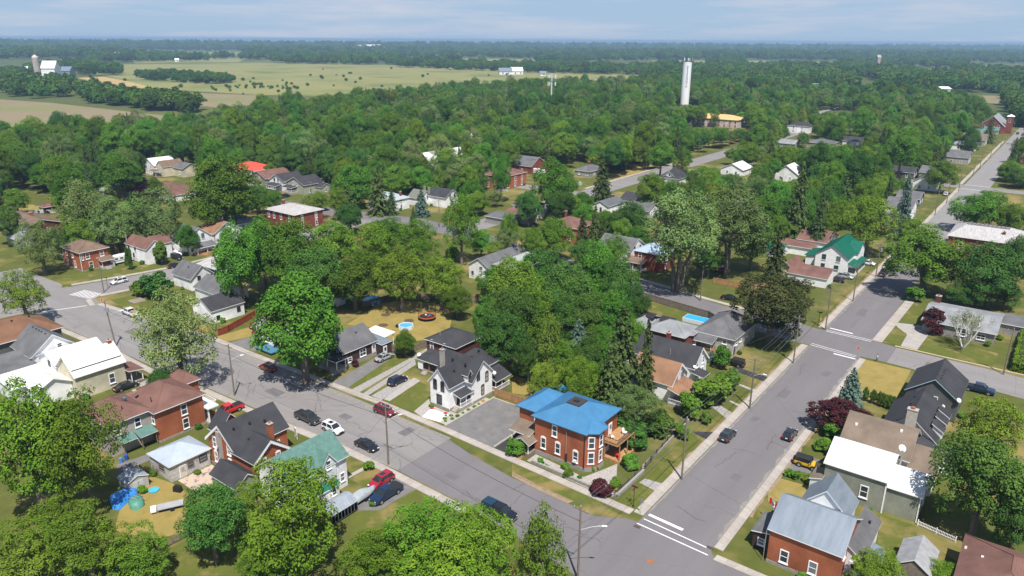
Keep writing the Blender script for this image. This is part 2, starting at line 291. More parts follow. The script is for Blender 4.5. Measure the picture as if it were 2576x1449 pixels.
marks('crossing_lines',[(-40.1,85.95,-30.0,85.4,.2),(-40.4,84.4,-29.3,84.0,.2)],'two white crossing lines at the near corner')
marks('stop_line',[(-39.6,183.1,-34.2,182.7,.5)],'white stop bar beyond the far crossing')
marks('stop_line',[(-34.6,167.2,-29.9,167.0,.5)],'white stop bar before the far crossing')
marks('crossing_lines',[(-39.8,181.3,-29.5,181.0,.18),(-39.8,180.4,-29.5,180.0,.18)],'thin crossing lines beyond the far crossing')
marks('crossing_lines',[(-40.3,170.3,-30.1,168.9,.18),(-40.3,169.2,-30.1,168.1,.18)],'thin crossing lines before the far crossing')
marks('stop_line',[(-203.5,69.3,-199.4,78.6,.3)],'thin white line across the old street')
marks('crossing_lines',[(-211.8+i*1.05,79.8+i*.25,-212.8+i*1.05,84.4+i*.2,.4) for i in range(7)],'faded zebra crossing by the stop sign')
marks('crossing_lines',[(-41,415,-29.5,415,.4),(-41,427.5,-29.5,427.5,.4)],'far white crossing lines')
PK_=[0]
def patch(name,t,pts,m,label,z=.024): PK_[0]+=1; return sheet(name,[tl(t,*p) for p in pts],z-.002+.0006*PK_[0],m,label)
DW='driveway'
patch(DW,12,[(760,945),(960,1015),(1430,690),(1340,640),(1200,700),(900,880)],ASD,'asphalt drive of the dark brown house')
patch(DW,12,[(965,1020),(1040,1050),(1735,640),(1720,605),(1640,650)],GRAVEL,'gravel wheel track beside the lawn strip',.025)
patch(DW,12,[(1075,1062),(1130,1082),(1610,770),(1600,720)],GRAVEL,'second gravel wheel track',.025)
patch(DW,12,[(1160,1085),(1260,1130),(1560,940),(1520,880)],GRAVEL,'gravel bay under the navy car',.026)
patch('path',12,[(1285,1120),(1345,1140),(1655,935),(1590,905)],CONC,'concrete walk beside the navy car',.04)
sheet(DW,[(-81.6,88.2),(-70.3,88.2),(-70.3,102.5),(-81.6,102.5)],.03,ASD,'wide asphalt pad beside the white house')
sheet(DW,[(-70,88.2),(-64.5,88.2),(-64.5,97),(-70,97)],.031,ASK,'dark asphalt bay under the white car')
mb=MB(); mb.box(-70.3,-70.0,88.2,101,0,.25); mb.box(-81.9,-81.6,88.4,103,0,.3); mb.box(-81.9,-70.3,102.5,102.8,0,.25); struct(mb.build('kerb',CONC,None,(-70,88,0)),'concrete kerbs round the asphalt pad')
patch('patio',12,[(1670,1300),(1760,1215),(1940,1278),(1850,1352)],plain('white slab',(.80,.79,.78),.8),'bright white concrete pad',.05)
patch('gravel_bed',12,[(1585,1240),(1735,1110),(1760,1180),(1960,1260),(1920,1300),(1760,1215),(1670,1300)],PEB,'pebble bed round the white house',.035)
sheet('gravel_bed',[(-85,89),(-82,89),(-82,97),(-82.2,102),(-83.2,102),(-83.2,93.5),(-85,93.5)],.036,PEB,'pebble bed with shrubs along the kerb')
patch('gravel_bed',23,[(150,290),(240,225),(720,455),(905,385),(1060,320),(1040,640),(810,590)],PEB,'pebble bed round the blue roofed house',.036)
patch('verge',23,[(0,310),(330,440),(700,610),(1110,850),(1060,865),(820,845),(340,610),(0,450)],LUSH,'grass verge beside the pavement',.05)
patch('verge',23,[(0,400),(250,530),(620,700),(560,720),(250,580),(0,450)],DIRT,'bare soil strip on the verge',.055)
patch('lawn',23,[(1035,740),(1290,520),(1440,600),(1240,800)],LUSH,'small corner lawn under the street name post')
patch('path',23,[(1280,510),(1340,470),(1515,520),(1450,600)],GRAVEL,'short footpath to the kerb',.03)
patch('lawn',23,[(1340,470),(1510,520),(1960,60),(1800,10),(1640,120)],LUSH,'grass strip beside the iron fence')
patch('lawn',32,[(890,840),(985,722),(1440,828),(1290,1110),(930,1050)],DRY,'dry yellow corner lawn')
patch('lawn',32,[(1285,340),(1430,110),(1620,250),(1560,370)],LUSH,'lawn before the bungalow')
patch('lawn',32,[(1220,390),(1310,410),(1395,460),(1330,585),(1125,540)],LUSH,'little lawn by the concrete drive',.05)
patch('lawn',32,[(1500,625),(1570,500),(1900,560),(2320,660),(2260,790)],LUSH,'lawn under the bare birch')
patch(DW,32,[(1255,345),(1590,385),(1610,480),(1500,625),(1335,585),(1400,470),(1310,400)],CONC,'concrete drive of the grey bungalow',.03)
patch(DW,33,[(280,215),(540,285),(440,420),(150,375)],ASD,'drive with the yellow car')
patch('lawn',33,[(95,460),(420,550),(350,700),(0,700),(0,580)],DRY,'dry lawn in front of the silver roof')
patch('lawn',33,[(1130,830),(1480,940),(1500,1050),(1900,1300),(1880,1449),(1200,1449),(1080,1300)],LUSH,'back lawn round the metal shed')
patch('lawn',13,[(880,200),(1110,260),(1300,390),(1200,600),(890,450)],LUSH,'front lawn of the green roofed house')
patch('lawn',13,[(1420,700),(1620,575),(1960,720),(1850,900),(1200,1100),(950,1080),(950,830)],LUSH,'lawn behind the dark pickup')
patch(DW,13,[(1400,450),(1620,565),(1240,790),(1000,790),(1000,690),(1150,600)],ASD,'drive of the green roofed house',.032)
patch('path',13,[(890,455),(1090,350),(1120,370),(910,480)],CONC,'short front walk',.045)
patch('lawn',3,[(1460,1449),(1250,1400),(1900,1080),(2576,1250),(2576,1449)],LUSH,'bright green lawn at the bottom left')
patch('lawn',3,[(1200,800),(1480,430),(1740,520),(1900,620),(1900,1000),(1500,1100),(1150,1000)],DRY,'dry back yard with clutter')
patch('patio',3,[(1790,490),(2130,330),(2240,400),(2180,540),(1960,600)],mat('stained paving',(.46,.36,.28),.9,(.16,.14,.13),.9,lo=.52,hi=.6),'stained crazy paving behind the brick house',.035)
patch(DW,3,[(1180,330),(1500,220),(1620,140),(1660,160),(1500,290),(1190,420)],ASD,'narrow back drive',.03)
patch('lawn',12,[(930,1000),(1340,720),(1400,680),(1730,590),(1600,680),(970,1018)],LUSH,'long lawn strip between the drives')
patch('lawn',12,[(1380,1170),(1640,940),(1760,1000),(1750,1110),(1580,1250)],LUSH,'lawn left of the white house')
patch('lawn',12,[(910,370),(1260,150),(1500,130),(2000,180),(1950,400),(1720,520),(1420,560),(1130,390)],DRY,'dry back lawn with the trampoline')
patch('lawn',22,[(1100,180),(1260,120),(1700,230),(1700,310),(1280,270),(1120,290)],LUSH,'back lawn behind the board fence')
patch('lawn',22,[(0,880),(300,960),(220,1090),(0,1060)],DRY,'dry yard behind the cedar fence')
patch('lawn',2,[(1110,120),(1340,70),(1480,120),(1480,270),(1270,220)],LUSH,'lawn with the brick planter')
patch('lawn',2,[(2080,1160),(2240,1120),(2490,1220),(2440,1260),(2150,1370)],LUSH,'lawn under the red pickup')
patch('lawn',2,[(2180,490),(2560,380),(2576,480),(2250,550)],DRY,'dry lawn by the red fence')
patch(DW,2,[(2270,560),(2570,480),(2576,640)],ASD,'drive by the red fence',.03)
patch(DW,2,[(1380,970),(1600,870),(1640,900),(1440,1010)],GRAVEL,'gravel drive of the cream house',.03)
patch('lawn',1,[(640,1320),(950,1290),(1640,1190),(1660,1240),(620,1449)],LUSH,'front lawns of the brick and white houses')
patch('lawn',1,[(0,640),(330,610),(420,650),(0,730)],DRY,'dry lawn at the far left')
patch(DW,22,[(2190,820),(2240,790),(2576,900),(2530,940)],ASK,'black drive by the hedge of shrubs',.03)
patch('path',22,[(2280,980),(2300,970),(2460,1030),(2430,1045)],CONC,'short concrete walk to the street',.04)
patch('path',22,[(2180,1140),(2200,1135),(2300,1180),(2280,1195)],CONC,'second concrete walk to the street',.04)
patch(DW,22,[(1980,1170),(2060,1160),(2220,1260),(2160,1320)],GRAVEL,'gravel drive with the stone wall',.03)
patch(DW,23,[(1810,0),(2040,0),(1950,75)],ASK,'black drive end at the kerb',.03)
patch('lawn',21,[(590,420),(800,450),(830,380),(600,340)],LUSH,'lawn with two green boxes')
patch('lawn',21,[(1020,350),(1180,200),(1430,180),(1420,260),(1050,370)],DRY,'far dry lawn')
patch('lawn',31,[(1560,640),(1690,650),(1640,740),(1450,720)],LUSH,'far lawn along the street')
for i,(pts,m,lb) in enumerate([
 ([(-60,246),(130,259),(385,288),(425,292),(395,312),(300,314),(210,302),(-60,330)],EARTH,'brown field beyond the wood'),
 ([(385,230),(645,240),(645,264),(545,272),(470,262)],EARTH,'second brown field'),
 ([(195,196),(262,193),(415,223),(400,227),(290,221)],TAN,'straw coloured mown field'),
 ([(150,178),(240,163),(640,158),(960,163),(1610,189),(1610,202),(1350,198),(900,243),(640,239),(400,224),(270,192)],FIELD,'wide pale meadow'),
 ([(120,130),(300,126),(330,136),(140,140)],FIELD,'far green field'),
 ([(330,148),(620,146),(600,157),(340,160)],FIELD,'far meadow strip'),
 ([(1400,203),(1610,196),(1610,218),(1380,218)],FIELD,'meadow end by the wood'),
 ([(1870,152),(2100,156),(2100,161),(1870,158)],FIELD,'far right pale field'),
 ([(2260,170),(2395,177),(2380,181),(2250,174)],TAN,'far straw field by the silo'),
 ([(2440,163),(2600,168),(2600,174),(2440,168)],FIELD,'far green strip at right'),
 ([(2325,238),(2520,242),(2510,262),(2340,252)],EARTH,'bare lot beyond the brick hall'),
 ([(2052,284),(2150,253),(2158,255),(2062,288)],ASF,'pale winding road among far trees'),([(1785,362),(1800,330),(1900,322),(1880,345),(1830,365)],DRY,'far dry yard by the building site'),
 ([(1640,152),(1780,153),(1780,160),(1640,160)],FIELD,'far pale strip'),([(300,130),(620,131),(620,140),(300,139)],FIELD,'farthest left field strip'),([(1000,146),(1350,149),(1350,155),(1000,153)],FIELD,'far middle field strip'),([(1590,205),(1650,203),(1680,240),(1590,250)],FIELD,'gap of meadow in the wood')]):
    sheet('field',[at(x,y) for x,y in pts],.12+.03*i,m,lb)

# wear on the streets: repair patches, sealed cracks, tyre-dark lanes, dusty gutters
RP=random.Random(21); PATCH=mat('repair asphalt',(.14,.133,.137),.9,(.118,.112,.118),.8); DUST=mat('gutter dust',(.25,.23,.205),.95,(.19,.178,.165),1.5); SEAL=plain('crack sealant',(.05,.048,.05),.6)
mb=MB()
for x,y,w_,d_ in [(-118,78,4,2.2),(-99,80,2.5,1.6),(-150,76,5,2),(-172,77,3,2.5),(-86,83,2,3),(-37,140,1.6,4),(-33,155,1.4,3),(-36,200,2,6),(-70,77,2.4,1.5),(-209,100,2.2,5),(-15,174,4,2),(-33.5,105,1.2,2),(-38,126,1.4,2.2)]:
    P=[(x-w_/2+RP.uniform(-.2,.2),y-d_/2+RP.uniform(-.2,.2),Z+.0095),(x+w_/2+RP.uniform(-.2,.2),y-d_/2+RP.uniform(-.2,.2),Z+.0095),(x+w_/2+RP.uniform(-.2,.2),y+d_/2+RP.uniform(-.2,.2),Z+.0095),(x-w_/2+RP.uniform(-.2,.2),y+d_/2+RP.uniform(-.2,.2),Z+.0095)]; mb.face(P)
struct(mb.build('asphalt_patches',PATCH,None,(-118,78,0)),'darker repair patches in the streets')
mb=MB()
def crackline(x,y,a,L):
    n_=int(L/.8); px,py=x,y
    for i in range(n_):
        a2=a+RP.uniform(-.5,.5); qx,qy=px+.8*math.cos(a2),py+.8*math.sin(a2); nx,ny=-math.sin(a2)*.035,math.cos(a2)*.035; mb.face([(px-nx,py-ny,Z+.0105),(qx-nx,qy-ny,Z+.0105),(qx+nx,qy+ny,Z+.0105),(px+nx,py+ny,Z+.0105)]); px,py=qx,qy
for i in range(34): crackline(RP.uniform(-190,-80),RP.uniform(73,84),RP.choice((0,1.57,.7,-.7)),RP.uniform(3,11))
for i in range(12): crackline(RP.uniform(-39,-31),RP.uniform(90,230),RP.choice((0,0,1.57)),RP.uniform(4,9))
for i in range(10): crackline(RP.uniform(-70,-44),RP.uniform(72,82),RP.choice((0,1.57)),RP.uniform(3,9))
struct(mb.build('sealed_cracks',SEAL,None,(-120,78,0)),'dark irregular cracks in the asphalt')
mb=MB()
def gutter(x0,y0,x1,y1,side,w_):
    L=math.hypot(x1-x0,y1-y0); n_=int(L/1.2); ux,uy=(x1-x0)/L,(y1-y0)/L
    T=[RP.uniform(.15,1)*w_ for _ in range(n_+1)]
    for i in range(n_):
        a,b_=L*i/n_,L*(i+1)/n_; mb.face([(x0+ux*a,y0+uy*a,Z+.009),(x0+ux*b_,y0+uy*b_,Z+.009),(x0+ux*b_-uy*side*T[i+1],y0+uy*b_+ux*side*T[i+1],Z+.009),(x0+ux*a-uy*side*T[i],y0+uy*a+ux*side*T[i],Z+.009)])
gutter(-40.4,88,-40.4,168,-1,.5); gutter(-29.35,88,-29.35,167,1,.7); gutter(-150,85.3,-80,86,-1,1.6); gutter(-132,71,-80,72.9,1,.9); gutter(-40.4,183,-40.4,300,-1,.6)
struct(mb.build('gutter_dust',DUST,None,(-100,80,0)),'ragged dusty edges of the streets')
VG=mb=MB()
for x0,y0,x1,y1,side,w_ in [(-42.15,100,-42.15,168,1,.5),(-42.15,184,-42.15,300,1,.6),(-27.9,96,-27.9,150,-1,.5)]: gutter(x0,y0,x1,y1,side,w_)
struct(VG.build('worn_verge',DIRT,None,(-42,100,0)),'worn soil along the pavements').location.z=.012
# ---------------------------------------------------------------- house kit
HOUSES=[]; BOXES=[]   # plan rectangles of everything trees must keep clear of: x0,x1,y0,y1,ztop
class House:
    def __init__(s,name,label,cat,x,y,see=True):
        HOUSES.append((label,x,y)); s.o=(x,y,0); s.r=thing(name,label,cat,s.o); s.n=0; s.see=see
    def mb(s,name,b,m,parent=None,**k): return b.build(name,m,parent or s.r,s.o,**k)
    def block(s,x0,x1,y0,y1,ze,kind,zr,wall,roof,trim=None,oh=.4,z0=0,rm=None,th=.16,seam=0,base=None,top=None,wname='wall'):
        """one volume: walls up to the eave ze, roof kind gx/gy (gable, ridge along x or y), hip, sx+/sx-/sy+/sy- (lean-to, high side), flat"""
        trim=trim or TRIM; b=MB(); BOXES.append((x0,x1,y0,y1,zr,s.see))
        if base:
            q=MB(); q.box(x0-.06,x1+.06,y0-.06,y1+.06,0,base); s.mb('foundation',q,STONE)
        P=[(x0,y0),(x1,y0),(x1,y1),(x0,y1)]
        vs=[(x,y,z0) for x,y in P]+[(x,y,ze) for x,y in P]; fs=[(0,1,5,4),(1,2,6,5),(2,3,7,6),(3,0,4,7)]
        if kind=='gx':
            ym=(y0+y1)/2 if rm is None else rm; vs+=[(x0,ym,zr),(x1,ym,zr)]; fs+=[(3+4,0+4,8),(1+4,2+4,9)]
        elif kind=='gy':
            xm=(x0+x1)/2 if rm is None else rm; vs+=[(xm,y0,zr),(xm,y1,zr)]; fs+=[(4,5,8),(6,7,9)]
        elif kind[0]=='s':
            hi={'sx+':(1,2),'sx-':(0,3),'sy+':(2,3),'sy-':(0,1)}[kind]
            for i in hi: vs[4+i]=(vs[4+i][0],vs[4+i][1],zr)
        b.add(vs,fs)
        w=s.mb(wname,b,wall) if wall else None
        t=MB(); X0,X1,Y0,Y1=x0-oh,x1+oh,y0-oh,y1+oh
        seams=[]
        if kind in('gx','gy'):
            if kind=='gx': a0,a1,m_,e0,e1,c0,c1=y0,y1,ym,Y0,Y1,X0,X1
            else: a0,a1,m_,e0,e1,c0,c1=x0,x1,xm,X0,X1,Y0,Y1
            k0=(zr-ze)/(m_-a0); k1=(zr-ze)/(a1-m_); l0=ze-k0*oh; l1=ze-k1*oh
            sec=[(e0,l0),(m_,zr),(e1,l1)]
            def V(c,p,dz): return (c,p[0],p[1]+dz) if kind=='gx' else (p[0],c,p[1]+dz)
            vs=[V(c,p,dz) for c in(c0,c1) for dz in(.02,th) for p in sec]
            t.add(vs,[(3,4,10,9),(4,5,11,10)],0); t.add(vs,[(0,1,7,6),(1,2,8,7),(0,3,4,1),(1,4,5,2),(6,9,10,7),(7,10,11,8),(0,6,9,3),(2,5,11,8)],1)
            if seam:
                k=int((c1-c0)/seam)
                for i in range(1,k):
                    c=c0+(c1-c0)*i/k
                    for p,q in((sec[0],sec[1]),(sec[2],sec[1])): seams.append((V(c,p,th+.01),V(c,q,th+.01)))
        elif kind=='hip':
            lx,ly=X1-X0,Y1-Y0; h=min(lx,ly)/2
            if top: rx0,rx1,ry0,ry1=top
            elif lx>=ly: rx0,rx1,ry0,ry1=X0+h,X1-h,(Y0+Y1)/2,(Y0+Y1)/2
            else: rx0,rx1,ry0,ry1=(X0+X1)/2,(X0+X1)/2,Y0+h,Y1-h
            zl=ze-.12
            C=[(X0,Y0),(X1,Y0),(X1,Y1),(X0,Y1)]; T=[(rx0,ry0),(rx1,ry0),(rx1,ry1),(rx0,ry1)]
            vs=[(x,y,zl+th) for x,y in C]+[(x,y,zr) for x,y in T]+[(x,y,zl) for x,y in C]
            t.add(vs,[(0,1,5,4),(1,2,6,5),(2,3,7,6),(3,0,4,7)]+([(4,5,6,7)] if top else []),0); t.add(vs,[(8,9,1,0),(9,10,2,1),(10,11,3,2),(11,8,0,3),(11,10,9,8)],1)
            # hip caps
            if not seam:
                hc=MB()
                for i in range(4):
                    if C[i]!=T[i]: hc.bar((*C[i],zl+th+.01),(*T[i],zr+.01),.09,4)
                if (rx0,ry0)!=(rx1,ry1) and not top: hc.bar((rx0,ry0,zr+.01),(rx1,ry1,zr+.01),.09,4)
                s.mb('ridge_cap',hc,roof)
            if seam:
                for i in range(4):
                    a,bq=C[i],C[(i+1)%4]; c,d=T[i],T[(i+1)%4]; L=math.hypot(bq[0]-a[0],bq[1]-a[1]); k=int(L/seam)
                    ux,uy=(bq[0]-a[0])/L,(bq[1]-a[1])/L
                    pc=(c[0]-a[0])*ux+(c[1]-a[1])*uy; pd=(d[0]-a[0])*ux+(d[1]-a[1])*uy; dep=abs(-(c[0]-a[0])*uy+(c[1]-a[1])*ux)
                    for j in range(1,k):
                        q=L*j/k; f=1 if pc<=q<=pd else (q/pc if q<pc else (L-q)/(L-pd))
                        p0=(a[0]+ux*q,a[1]+uy*q); sg=(-uy*dep*f,ux*dep*f)
                        seams.append(((*p0,zl+th+.01),(p0[0]+sg[0],p0[1]+sg[1],zl+th+.01+(zr-zl-th)*f)))
                    seams.append(((*a,zl+th+.02),(*c,zr+.02)))
        else:
            h={'sx+':(0,1,1,0),'sx-':(1,0,0,1),'sy+':(0,0,1,1),'sy-':(1,1,0,0),'fl':(0,0,0,0),'flat':(0,0,0,0)}[kind]
            C=[(X0,Y0),(X1,Y0),(X1,Y1),(X0,Y1)]; vs=[(x,y,(zr if q else ze)+.03) for (x,y),q in zip(C,h)]; vs+=[(x,y,z+th) for x,y,z in vs]
            t.add(vs,[(4,5,6,7)],0); t.add(vs,[(0,3,2,1),(0,1,5,4),(1,2,6,5),(2,3,7,6),(3,0,4,7)],1)
            if seam:
                if kind[1]=='y' :
                    k=int((X1-X0)/seam); seams=[((X0+(X1-X0)*i/k,Y0,vs[4][2]+.01),(X0+(X1-X0)*i/k,Y1,vs[7][2]+.01)) for i in range(1,k)]
                else:
                    k=int((Y1-Y0)/seam); seams=[((X0,Y0+(Y1-Y0)*i/k,vs[4][2]+.01),(X1,Y0+(Y1-Y0)*i/k,vs[5][2]+.01)) for i in range(1,k)]
        ro=s.mb('roof',t,[roof,trim])
        for a,c in seams:
            q=MB(); q.bar(a,c,.03,4); s.mb('seam',q,roof,ro)
        return dict(x0=x0,x1=x1,y0=y0,y1=y1,roof=ro,wall=w)
    def frame(s,f,c,t,z):
        """point on a face: f='S' (the -Y wall at y=c) or 'E' (the +X wall at x=c) or 'N','W'"""
        return {'S':lambda d:(t,c-d,z),'E':lambda d:(c+d,t,z),'N':lambda d:(t,c+d,z),'W':lambda d:(c-d,t,z)}[f]
    def fbox(s,b,f,c,t0,t1,z0,z1,d0,d1,mi=0):
        if f=='S': b.box(t0,t1,c-d1,c-d0,z0,z1,mi)
        elif f=='N': b.box(t0,t1,c+d0,c+d1,z0,z1,mi)
        elif f=='E': b.box(c+d0,c+d1,t0,t1,z0,z1,mi)
        else: b.box(c-d1,c-d0,t0,t1,z0,z1,mi)
    def win(s,f,c,t,z,w=.9,h=1.5,fm=None,sill=True,mid=True,arch=False,fw=.1,shut=None):
        fm=fm or TRIM; b=MB(); a0,a1,z0,z1=t-w/2,t+w/2,z-h/2,z+h/2
        for q in((a0-fw,a0,z0,z1),(a1,a1+fw,z0,z1),(a0-fw,a1+fw,z1,z1+fw*(2 if arch else 1)),(a0-fw,a1+fw,z0-fw,z0)): s.fbox(b,f,c,*q,-.02,.09)
        if arch:
            s.fbox(b,f,c,a0+w*.15,a1-w*.15,z1+fw*2,z1+fw*3.2,-.02,.085)
        if mid: s.fbox(b,f,c,a0,a1,z-.035,z+.035,-.02,.06)
        if mid=='x': s.fbox(b,f,c,t-.03,t+.03,z0,z1,-.02,.055)
        o=s.mb('window',b,fm)
        p=MB(); s.fbox(p,f,c,a0,a1,z0,z1,-.02,.02); s.mb('pane',p,GLASS,o)
        if sill: q=MB(); s.fbox(q,f,c,a0-fw*1.4,a1+fw*1.4,z0-fw-.12,z0-fw,-.02,.16); s.mb('sill',q,TRIM,o)
        if shut:
            for d in(-1,1):
                q=MB(); cx=t+d*(w/2+fw+.22); s.fbox(q,f,c,cx-.2,cx+.2,z0,z1,-.02,.06); s.mb('shutter',q,shut,o)
        return o
    def wins(s,f,c,ts,z,**k):
        for t in ts: s.win(f,c,t,z,**k)
    def door(s,f,c,t,z0=.3,w=.95,h=2.05,m=None,fm=None):
        b=MB(); s.fbox(b,f,c,t-w/2-.09,t+w/2+.09,z0,z0+h+.09,-.02,.05); o=s.mb('door',b,fm or TRIM)
        q=MB(); s.fbox(q,f,c,t-w/2,t+w/2,z0+.02,z0+h,0,.08); s.mb('leaf',q,m or plain('door white',(.7,.7,.7),.5),o)
        q=MB(); s.fbox(q,f,c,t-w*.28,t+w*.28,z0+h*.5,z0+h*.88,.03,.095); s.mb('pane',q,GLASS,o)
        q=MB(); s.fbox(q,f,c,t+w*.34,t+w*.42,z0+.95,z0+1.05,.05,.14); s.mb('handle',q,DARK,o); return o
    def chimney(s,x,y,z0,z1,w=.6,m=None,d=None):
        d=d or w; b=MB(); b.box(x-w/2,x+w/2,y-d/2,y+d/2,z0,z1); c=s.mb('chimney',b,m or BRICK)
        q=MB(); q.box(x-w/2-.08,x+w/2+.08,y-d/2-.08,y+d/2+.08,z1,z1+.12); s.mb('cap',q,CONC,c)
        q=MB(); q.cyl(x,y,z1+.12,z1+.45,w*.22,8); s.mb('flue',q,mat('clay',(.30,.13,.08),.8),c)
    def vent(s,x,y,z,sz=.35,m=None): b=MB(); b.box(x-sz/2,x+sz/2,y-sz/2,y+sz/2,z-.2,z+.22); s.mb('roof_vent',b,m or DARK,bevel=.05)
    def pipe(s,x,y,z0,z1,r=.08,m=None): b=MB(); b.cyl(x,y,z0,z1,r,8); s.mb('vent_pipe',b,m or plain('tin',(.45,.46,.47),.4,.6))
    def spout(s,x,y,z0,z1,m=None): b=MB(); b.box(x-.06,x+.06,y-.06,y+.06,z0,z1); s.mb('downspout',b,m or TRIM)
    def dish(s,x,y,z,m=None,r=.4,up=(.5,-.5,.6)):
        b=MB(); q=Vector(up).to_track_quat('Z','Y'); N=10; c=Vector((x,y,z)); ring=[c+q@Vector((r*math.cos(6.283*i/N),r*math.sin(6.283*i/N),.1)) for i in range(N)]; ring2=[p-q@Vector((0,0,.05)) for p in ring]
        b.add([c]+ring,[(0,1+i,1+(i+1)%N) for i in range(N)]); b.add([c-q@Vector((0,0,.05))]+ring2,[(0,1+(i+1)%N,1+i) for i in range(N)])
        b.bar(c,c-Vector((0,0,.7)),.04,5); b.bar(c,c+q@Vector((0,0,.45)),.02,4); s.mb('satellite_dish',b,m or plain('dish grey',(.55,.56,.57),.5))
    def porch(s,x0,x1,y0,y1,zf,ze,zr,kind,roof,posts,deckm=None,rail=(),postm=None,trim=None,pw=.14,seam=0,oh=.25,railm=None):
        """open porch: floor at zf, posts, roof; rail = list of sides 'S','E','N','W'"""
        if zf>.05: b=MB(); b.box(x0,x1,y0,y1,0,zf); s.mb('porch_floor',b,deckm or OLDWOOD)
        for px,py in posts: b=MB(); b.box(px-pw/2,px+pw/2,py-pw/2,py+pw/2,zf,ze+.05); s.mb('post',b,postm or TRIM)
        if kind: s.block(x0,x1,y0,y1,ze,kind,zr,None,roof,trim,oh=oh,seam=seam)
        for side in rail: s.rail(x0,x1,y0,y1,zf,side,railm)
    def rail(s,x0,x1,y0,y1,zf,side,m=None,h=.95):
        m=m or TRIM; a,b_={'S':((x0,y0),(x1,y0)),'E':((x1,y0),(x1,y1)),'N':((x0,y1),(x1,y1)),'W':((x0,y0),(x0,y1))}[side]
        q=MB(); q.bar((*a,zf+h),(*b_,zf+h),.05); q.bar((*a,zf+.12),(*b_,zf+.12),.035); L=math.hypot(b_[0]-a[0],b_[1]-a[1]); k=max(2,int(L/.22))
        for i in range(k+1): x=a[0]+(b_[0]-a[0])*i/k; y=a[1]+(b_[1]-a[1])*i/k; q.bar((x,y,zf+.1),(x,y,zf+h),.022)
        s.mb('railing',q,m)
    def steps(s,x0,x1,y0,y1,zf,side,m=None,k=None):
        """flight dropping away from the floor edge toward side"""
        k=k or max(2,round(zf/.2))
        for i in range(k):
            z=zf*(k-i)/(k+1); b=MB(); d=.3
            if side=='S': b.box(x0,x1,y0-d*(i+1),y0-d*i,0,z)
            elif side=='E': b.box(x1+d*i,x1+d*(i+1),y0,y1,0,z)
            elif side=='N': b.box(x0,x1,y1+d*i,y1+d*(i+1),0,z)
            else: b.box(x0-d*(i+1),x0-d*i,y0,y1,0,z)
            s.mb('step',b,m or CONC)
    def verge(s,f,c,a0,a1,am,ze,zr,oh=.4,m=None):
        """scalloped bargeboard on a gable"""
        b=MB()
        for e in(a0-oh,a1+oh):
            k=12; z_e=ze-(zr-ze)/abs(am-(a0 if e<am else a1))*oh
            for i in range(k):
                t0=e+(am-e)*i/k; t1=e+(am-e)*(i+1)/k; z0=z_e+(zr-z_e)*i/k; z1=z_e+(zr-z_e)*(i+1)/k
                g=s.frame(f,c,0,0)
                P=lambda t,z,d: (t,c-d,z) if f=='S' else (c+d,t,z)
                b.face([P(t0,z0,oh),P(t1,z1,oh),P(t1,z1-.28,oh),P((t0+t1)/2,(z0+z1)/2-.45,oh),P(t0,z0-.28,oh)])
        s.mb('bargeboard',b,m or TRIM)
# ---------------------------------------------------------------- the buildings, near ones first
DKW=plain('maroon frame',(.045,.02,.024),.5)
# white gothic house with dark window frames (middle of the picture)
h=House('house','white two storey house with steep charcoal cross gables and dark maroon window frames','house',-87,99)
h.block(-89.9,-85.1,93.4,101,5.2,'gy',8.1,WHITE,SH_D,base=.5)
h.block(-92.2,-83.4,98.1,104.3,5.0,'gx',8.15,WHITE,SH_D,base=.5)
h.block(-92,-85.7,104.2,109,5.0,'hip',7.6,WHITE,SH_D,base=.4)
h.block(-85.12,-84.0,97.6,98.7,6.3,'gx',7.2,WHITE,SH_D,oh=.22,z0=4.6)
h.win('E',-84.0,98.15,5.55,.55,1.6,BROWNF,sill=False,arch=True)
for t in(-88.6,-86.7): h.win('S',93.4,t,4.6,.75,1.75,DKW,sill=False,arch=True)
h.win('S',93.4,-87.6,1.75,1.15,1.9,DKW,sill=False)
for t,z in((100.0,5.4),(102.6,4.3),(101.3,1.9)): h.win('E',-83.4,t,z,.75,1.8,DKW,sill=False,arch=True)
h.porch(-85.1,-83.3,94.6,98.2,.6,2.75,3.35,'sx-',SH_D,[(-83.5,94.8),(-83.5,96.5),(-83.5,98.0)],CONC,rail=('E',))
h.win('S',98.1,-84.3,1.9,.6,1.5,DKW,sill=False); h.door('E',-85.1,96.0,.6,m=DKW); h.steps(-84.9,-83.9,94.6,94.6,.6,'S')
h.porch(-85.7,-82.5,104.4,108.9,.5,2.6,4.2,'sx-',SH_D,[(-82.7,104.6),(-82.7,106.6),(-82.7,108.7),(-85.2,104.6)],OLDWOOD,rail=('E','S'))
h.chimney(-91.4,98.6,4,9.3,.75,CONC)
for x,y,z in((-86.3,96.3,7.0),(-86.0,99.3,7.4),(-89.6,99.6,7.4),(-86.9,102.2,7.7),(-88.2,106.0,7.4)): h.vent(x,y,z)
h.dish(-82.9,104.4,4.6,plain('white dish',(.8,.8,.8),.4),.35); h.spout(-85.0,93.3,.3,5.0); h.spout(-83.3,98.0,.3,4.8)
